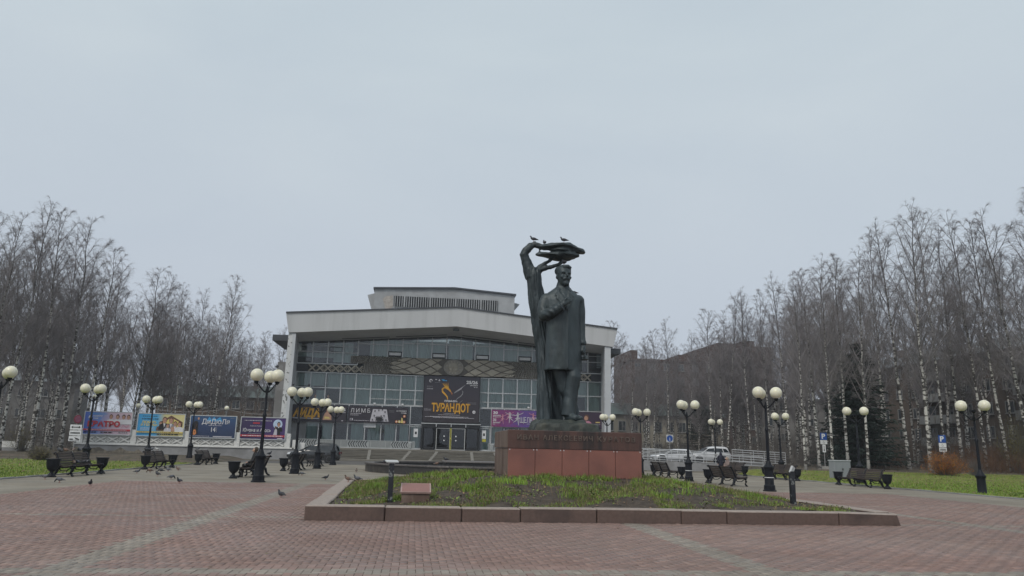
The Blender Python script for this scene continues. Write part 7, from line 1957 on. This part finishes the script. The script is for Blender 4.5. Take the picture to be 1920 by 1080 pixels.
shrub('bush', 'thin bare bush right of the orange bush', 'bush', 45.6, 57.5, 1.8, 1.3, BRUSH, 500, 160, .06, seed=5)
OLIVE = M('olive_leaf', (.13,.115,.03), .7, var=.3, scale=2, island=.4)
shrub('shrub', 'yellow-green leafy shrub at the right edge below the apartment block', 'shrub', 54.5, 63.0, 3.6, 5.0, OLIVE, 5000, 200, .11, seed=6)
shrub('grass_tussock', 'dry brown grass clump at the left lawn edge', 'grass clump', -26.4, 58.5, 2.2, .95, GRASS_DRY, 2500, 500, .08, seed=7)
shrub('shrub', 'yellowing low shrub at the foot of the birches left of the billboards', 'shrub', -35.5, 75.0, 3.0, 2.6, OLIVE, 1800, 160, .09, seed=8)
def brush(n, xr, yr, hr, label, avoid=None, mat=BRUSH):
    x = NR.uniform(*xr, n); y = NR.uniform(*yr, n)
    c = patch(x, y, .12, 5.0); ok = c > -.15
    if avoid: ok &= ~avoid(x, y)
    x, y = x[ok], y[ok]; n = len(x); z = gh(x, y); h = NR.uniform(*hr, n)
    s = np.linspace(0, 1, 4)[None, :, None]; d = np.stack([NR.normal(0, .25, n), NR.normal(0, .25, n), np.ones(n)], -1)
    P = np.stack([x, y, z-.05], -1)[:, None]+d[:, None]*h[:, None, None]*s+np.cumsum(NR.normal(0, .05, (n, 4, 3)), 1)*s
    parts = [tube_np(P, np.broadcast_to(np.array([.016, .013, .010, .006]), (n, 4)), 3)]
    k = 9; i = np.repeat(np.arange(n), k); u = NR.uniform(.25, 1, len(i))*3; a = np.minimum(u.astype(int), 2); fr = (u-a)[:, None]
    p0 = P[i, a]*(1-fr)+P[i, a+1]*fr; dd = norm(NR.normal(0, .7, (len(i), 3))+np.array([0, 0, .7])); L = NR.uniform(.25, .9, len(i))*np.clip(h[i]/3, .8, 1.8)
    Q = p0[:, None]+dd[:, None]*L[:, None, None]*np.linspace(0, 1, 2)[None, :, None]
    parts.append(tube_np(Q, np.broadcast_to(np.array([.011, .005]), (len(i), 2)), 3))
    V, F, n0 = [], [], 0
    for v, f in parts: V.append(v); F.append(f+n0); n0 += len(v)
    return tag(obj('undergrowth', me_np('undergrowth', np.vstack(V), np.vstack(F), [mat])), label, 'undergrowth', kind='stuff')
brush(5200, (-80, -17), (72, 135), (.8, 5.5), 'bare brown undergrowth at the foot of the left grove', lambda x, y: ((x > -32.5) & (y < 91)) | ((x > -19) & (y < 150)))
brush(4200, (36.5, 69), (64, 130), (.8, 4.6), 'bare brown undergrowth at the foot of the right grove')
BRUSH2 = M('russet_twig', (.115,.062,.035), .9, var=.35, scale=.4)
brush(1800, (44, 66), (60, 78), (.8, 2.6), 'reddish brown thicket below the apartment block', None, BRUSH2)

# ------------------------------------------------------------------ houses behind the trees
def house(name, label, loc, rz, w, d, h, floors, bays, wallmat, roofmat, roof='flat', balcony=(), z0=1.0, ww=1.4, wh=1.5, parapets=None):
    t = thing(name, label, 'building', loc, rz)
    mb = MB(); mb.box(0,w,0,d,-.5,h); mb.build('wall', wallmat, t)
    if roof == 'flat':
        mb = MB(); mb.box(-.3,w+.3,-.3,d+.3,h,h+.35); r_ = mb.build('roof', roofmat, t)
    else:
        mb = MB(); mb.prism([(-.6,h-.05),(d+.6,h-.05),(d/2,h+roof)], 'x', -.5, w+.5); r_ = mb.build('roof', roofmat, t)
        for k in range(3):
            mb = MB(); cx_ = w*(.2+.3*k); mb.box(cx_-.4,cx_+.4,d*.4-.3,d*.4+.3,h+roof*.5,h+roof+.6); mb.build('chimney', wallmat, r_)
    if parapets:
        for x0, x1, zz in parapets: mb = MB(); mb.box(x0,x1,-.05,d,h+.3,h+zz); mb.build('parapet', wallmat, r_)
    fh = h/floors; bw = w/bays
    wm = MB(); wm.box(-ww/2,ww/2,-.06,.05,0,wh)
    fr = MB(); t_ = .09
    fr.box(-ww/2,ww/2,-.12,.02,0,t_); fr.box(-ww/2,ww/2,-.12,.02,wh-t_,wh); fr.box(-ww/2,-ww/2+t_,-.12,.02,t_,wh-t_); fr.box(ww/2-t_,ww/2,-.12,.02,t_,wh-t_); fr.box(-.04,.04,-.11,.02,t_,wh-t_)
    pm, fm = wm.mesh('window', FAR_GLASS), fr.mesh('frame', FAR_FRAME)
    sl = MB().box(-ww/2-.1,ww/2+.1,-.2,.02,-.08,0).mesh('sill', FAR_FRAME)
    bal = MB(); bal.box(-bw*.46,bw*.46,-1.1,0,-.12,0); bal.box(-bw*.46,bw*.46,-1.1,-1.04,0,1.0); bal.box(-bw*.46,-bw*.46+.05,-1.04,0,0,1.0); bal.box(bw*.46-.05,bw*.46,-1.04,0,0,1.0); balm = bal.mesh('balcony', FAR_FRAME)
    for f in range(floors):
        for b in range(bays):
            o = obj('window', pm, t, ((b+.5)*bw, 0, f*fh+z0)); obj('frame', fm, o); obj('sill', sl, o)
            if b in balcony and f: obj('balcony', balm, t, ((b+.5)*bw, -.02, f*fh+.2))
    mb = MB(); mb.box(-.05,w+.05,-.10,0,0,.6); mb.build('plinth', CONCRETE, t)
    return t
house('apartment_block', 'brown brick block of flats with gabled parapets behind the right grove', (46.6, 160, 0), 0, 33, 14, 21.5, 7, 10, BRICK_WALL, BRICK_WALL, 'flat', (), parapets=((0,1.6,2.2),(11,13,1.6),(16,20,3.2),(20,27,4.6),(26.5,29,5.4),(29,33,4.2)))
house('apartment_block', 'long five-storey block with grey roof and pale balconies at the right edge', (71, 122, .4), math.radians(-90), 62, 13, 14.6, 5, 18, OLD_BRICK, ROOF_GREY, 2.8, (2,3,7,8,12,13,16))
house('town_house', 'cream two-storey house with tall windows beyond the car park', (37.5, 148, .4), 0, 25, 11, 8.6, 2, 10, CREAM_WALL, ROOF_GREEN, 2.6, ww=1.5, wh=2.0)
house('town_house', 'low house with dull green roof behind the left birches', (-46, 142, .3), 0, 20, 11, 9.4, 3, 8, OLD_BRICK, ROOF_GREEN, 2.4)
house('town_house', 'grey house seen through the trees at the far left', (-86, 128, .3), math.radians(12), 30, 12, 10.5, 3, 10, GREY_WALL, ROOF_GREY, 2.6)
house('town_house', 'grey block between the theatre and the cream house', (66, 138, .4), math.radians(-20), 24, 12, 11.5, 4, 9, GREY_WALL, ROOF_GREY, 'flat')

# ------------------------------------------------------------------ damp autumn air
mb = MB(); mb.box(-950, 950, -350, 1250, -1.2, 34.0)
hz = mb.build('haze', [])
hm = bpy.data.materials.new('damp_air'); hm.use_nodes = True; hm.node_tree.nodes.clear()
_o = hm.node_tree.nodes.new('ShaderNodeOutputMaterial'); _v = hm.node_tree.nodes.new('ShaderNodeVolumePrincipled')
_v.inputs['Color'].default_value = (.86, .90, .95, 1); _v.inputs['Density'].default_value = .00045
hm.node_tree.links.new(_v.outputs[0], _o.inputs['Volume'])
hz.data.materials.append(hm)
tag(hz, 'thin damp haze filling the air over the square', 'haze', kind='stuff')
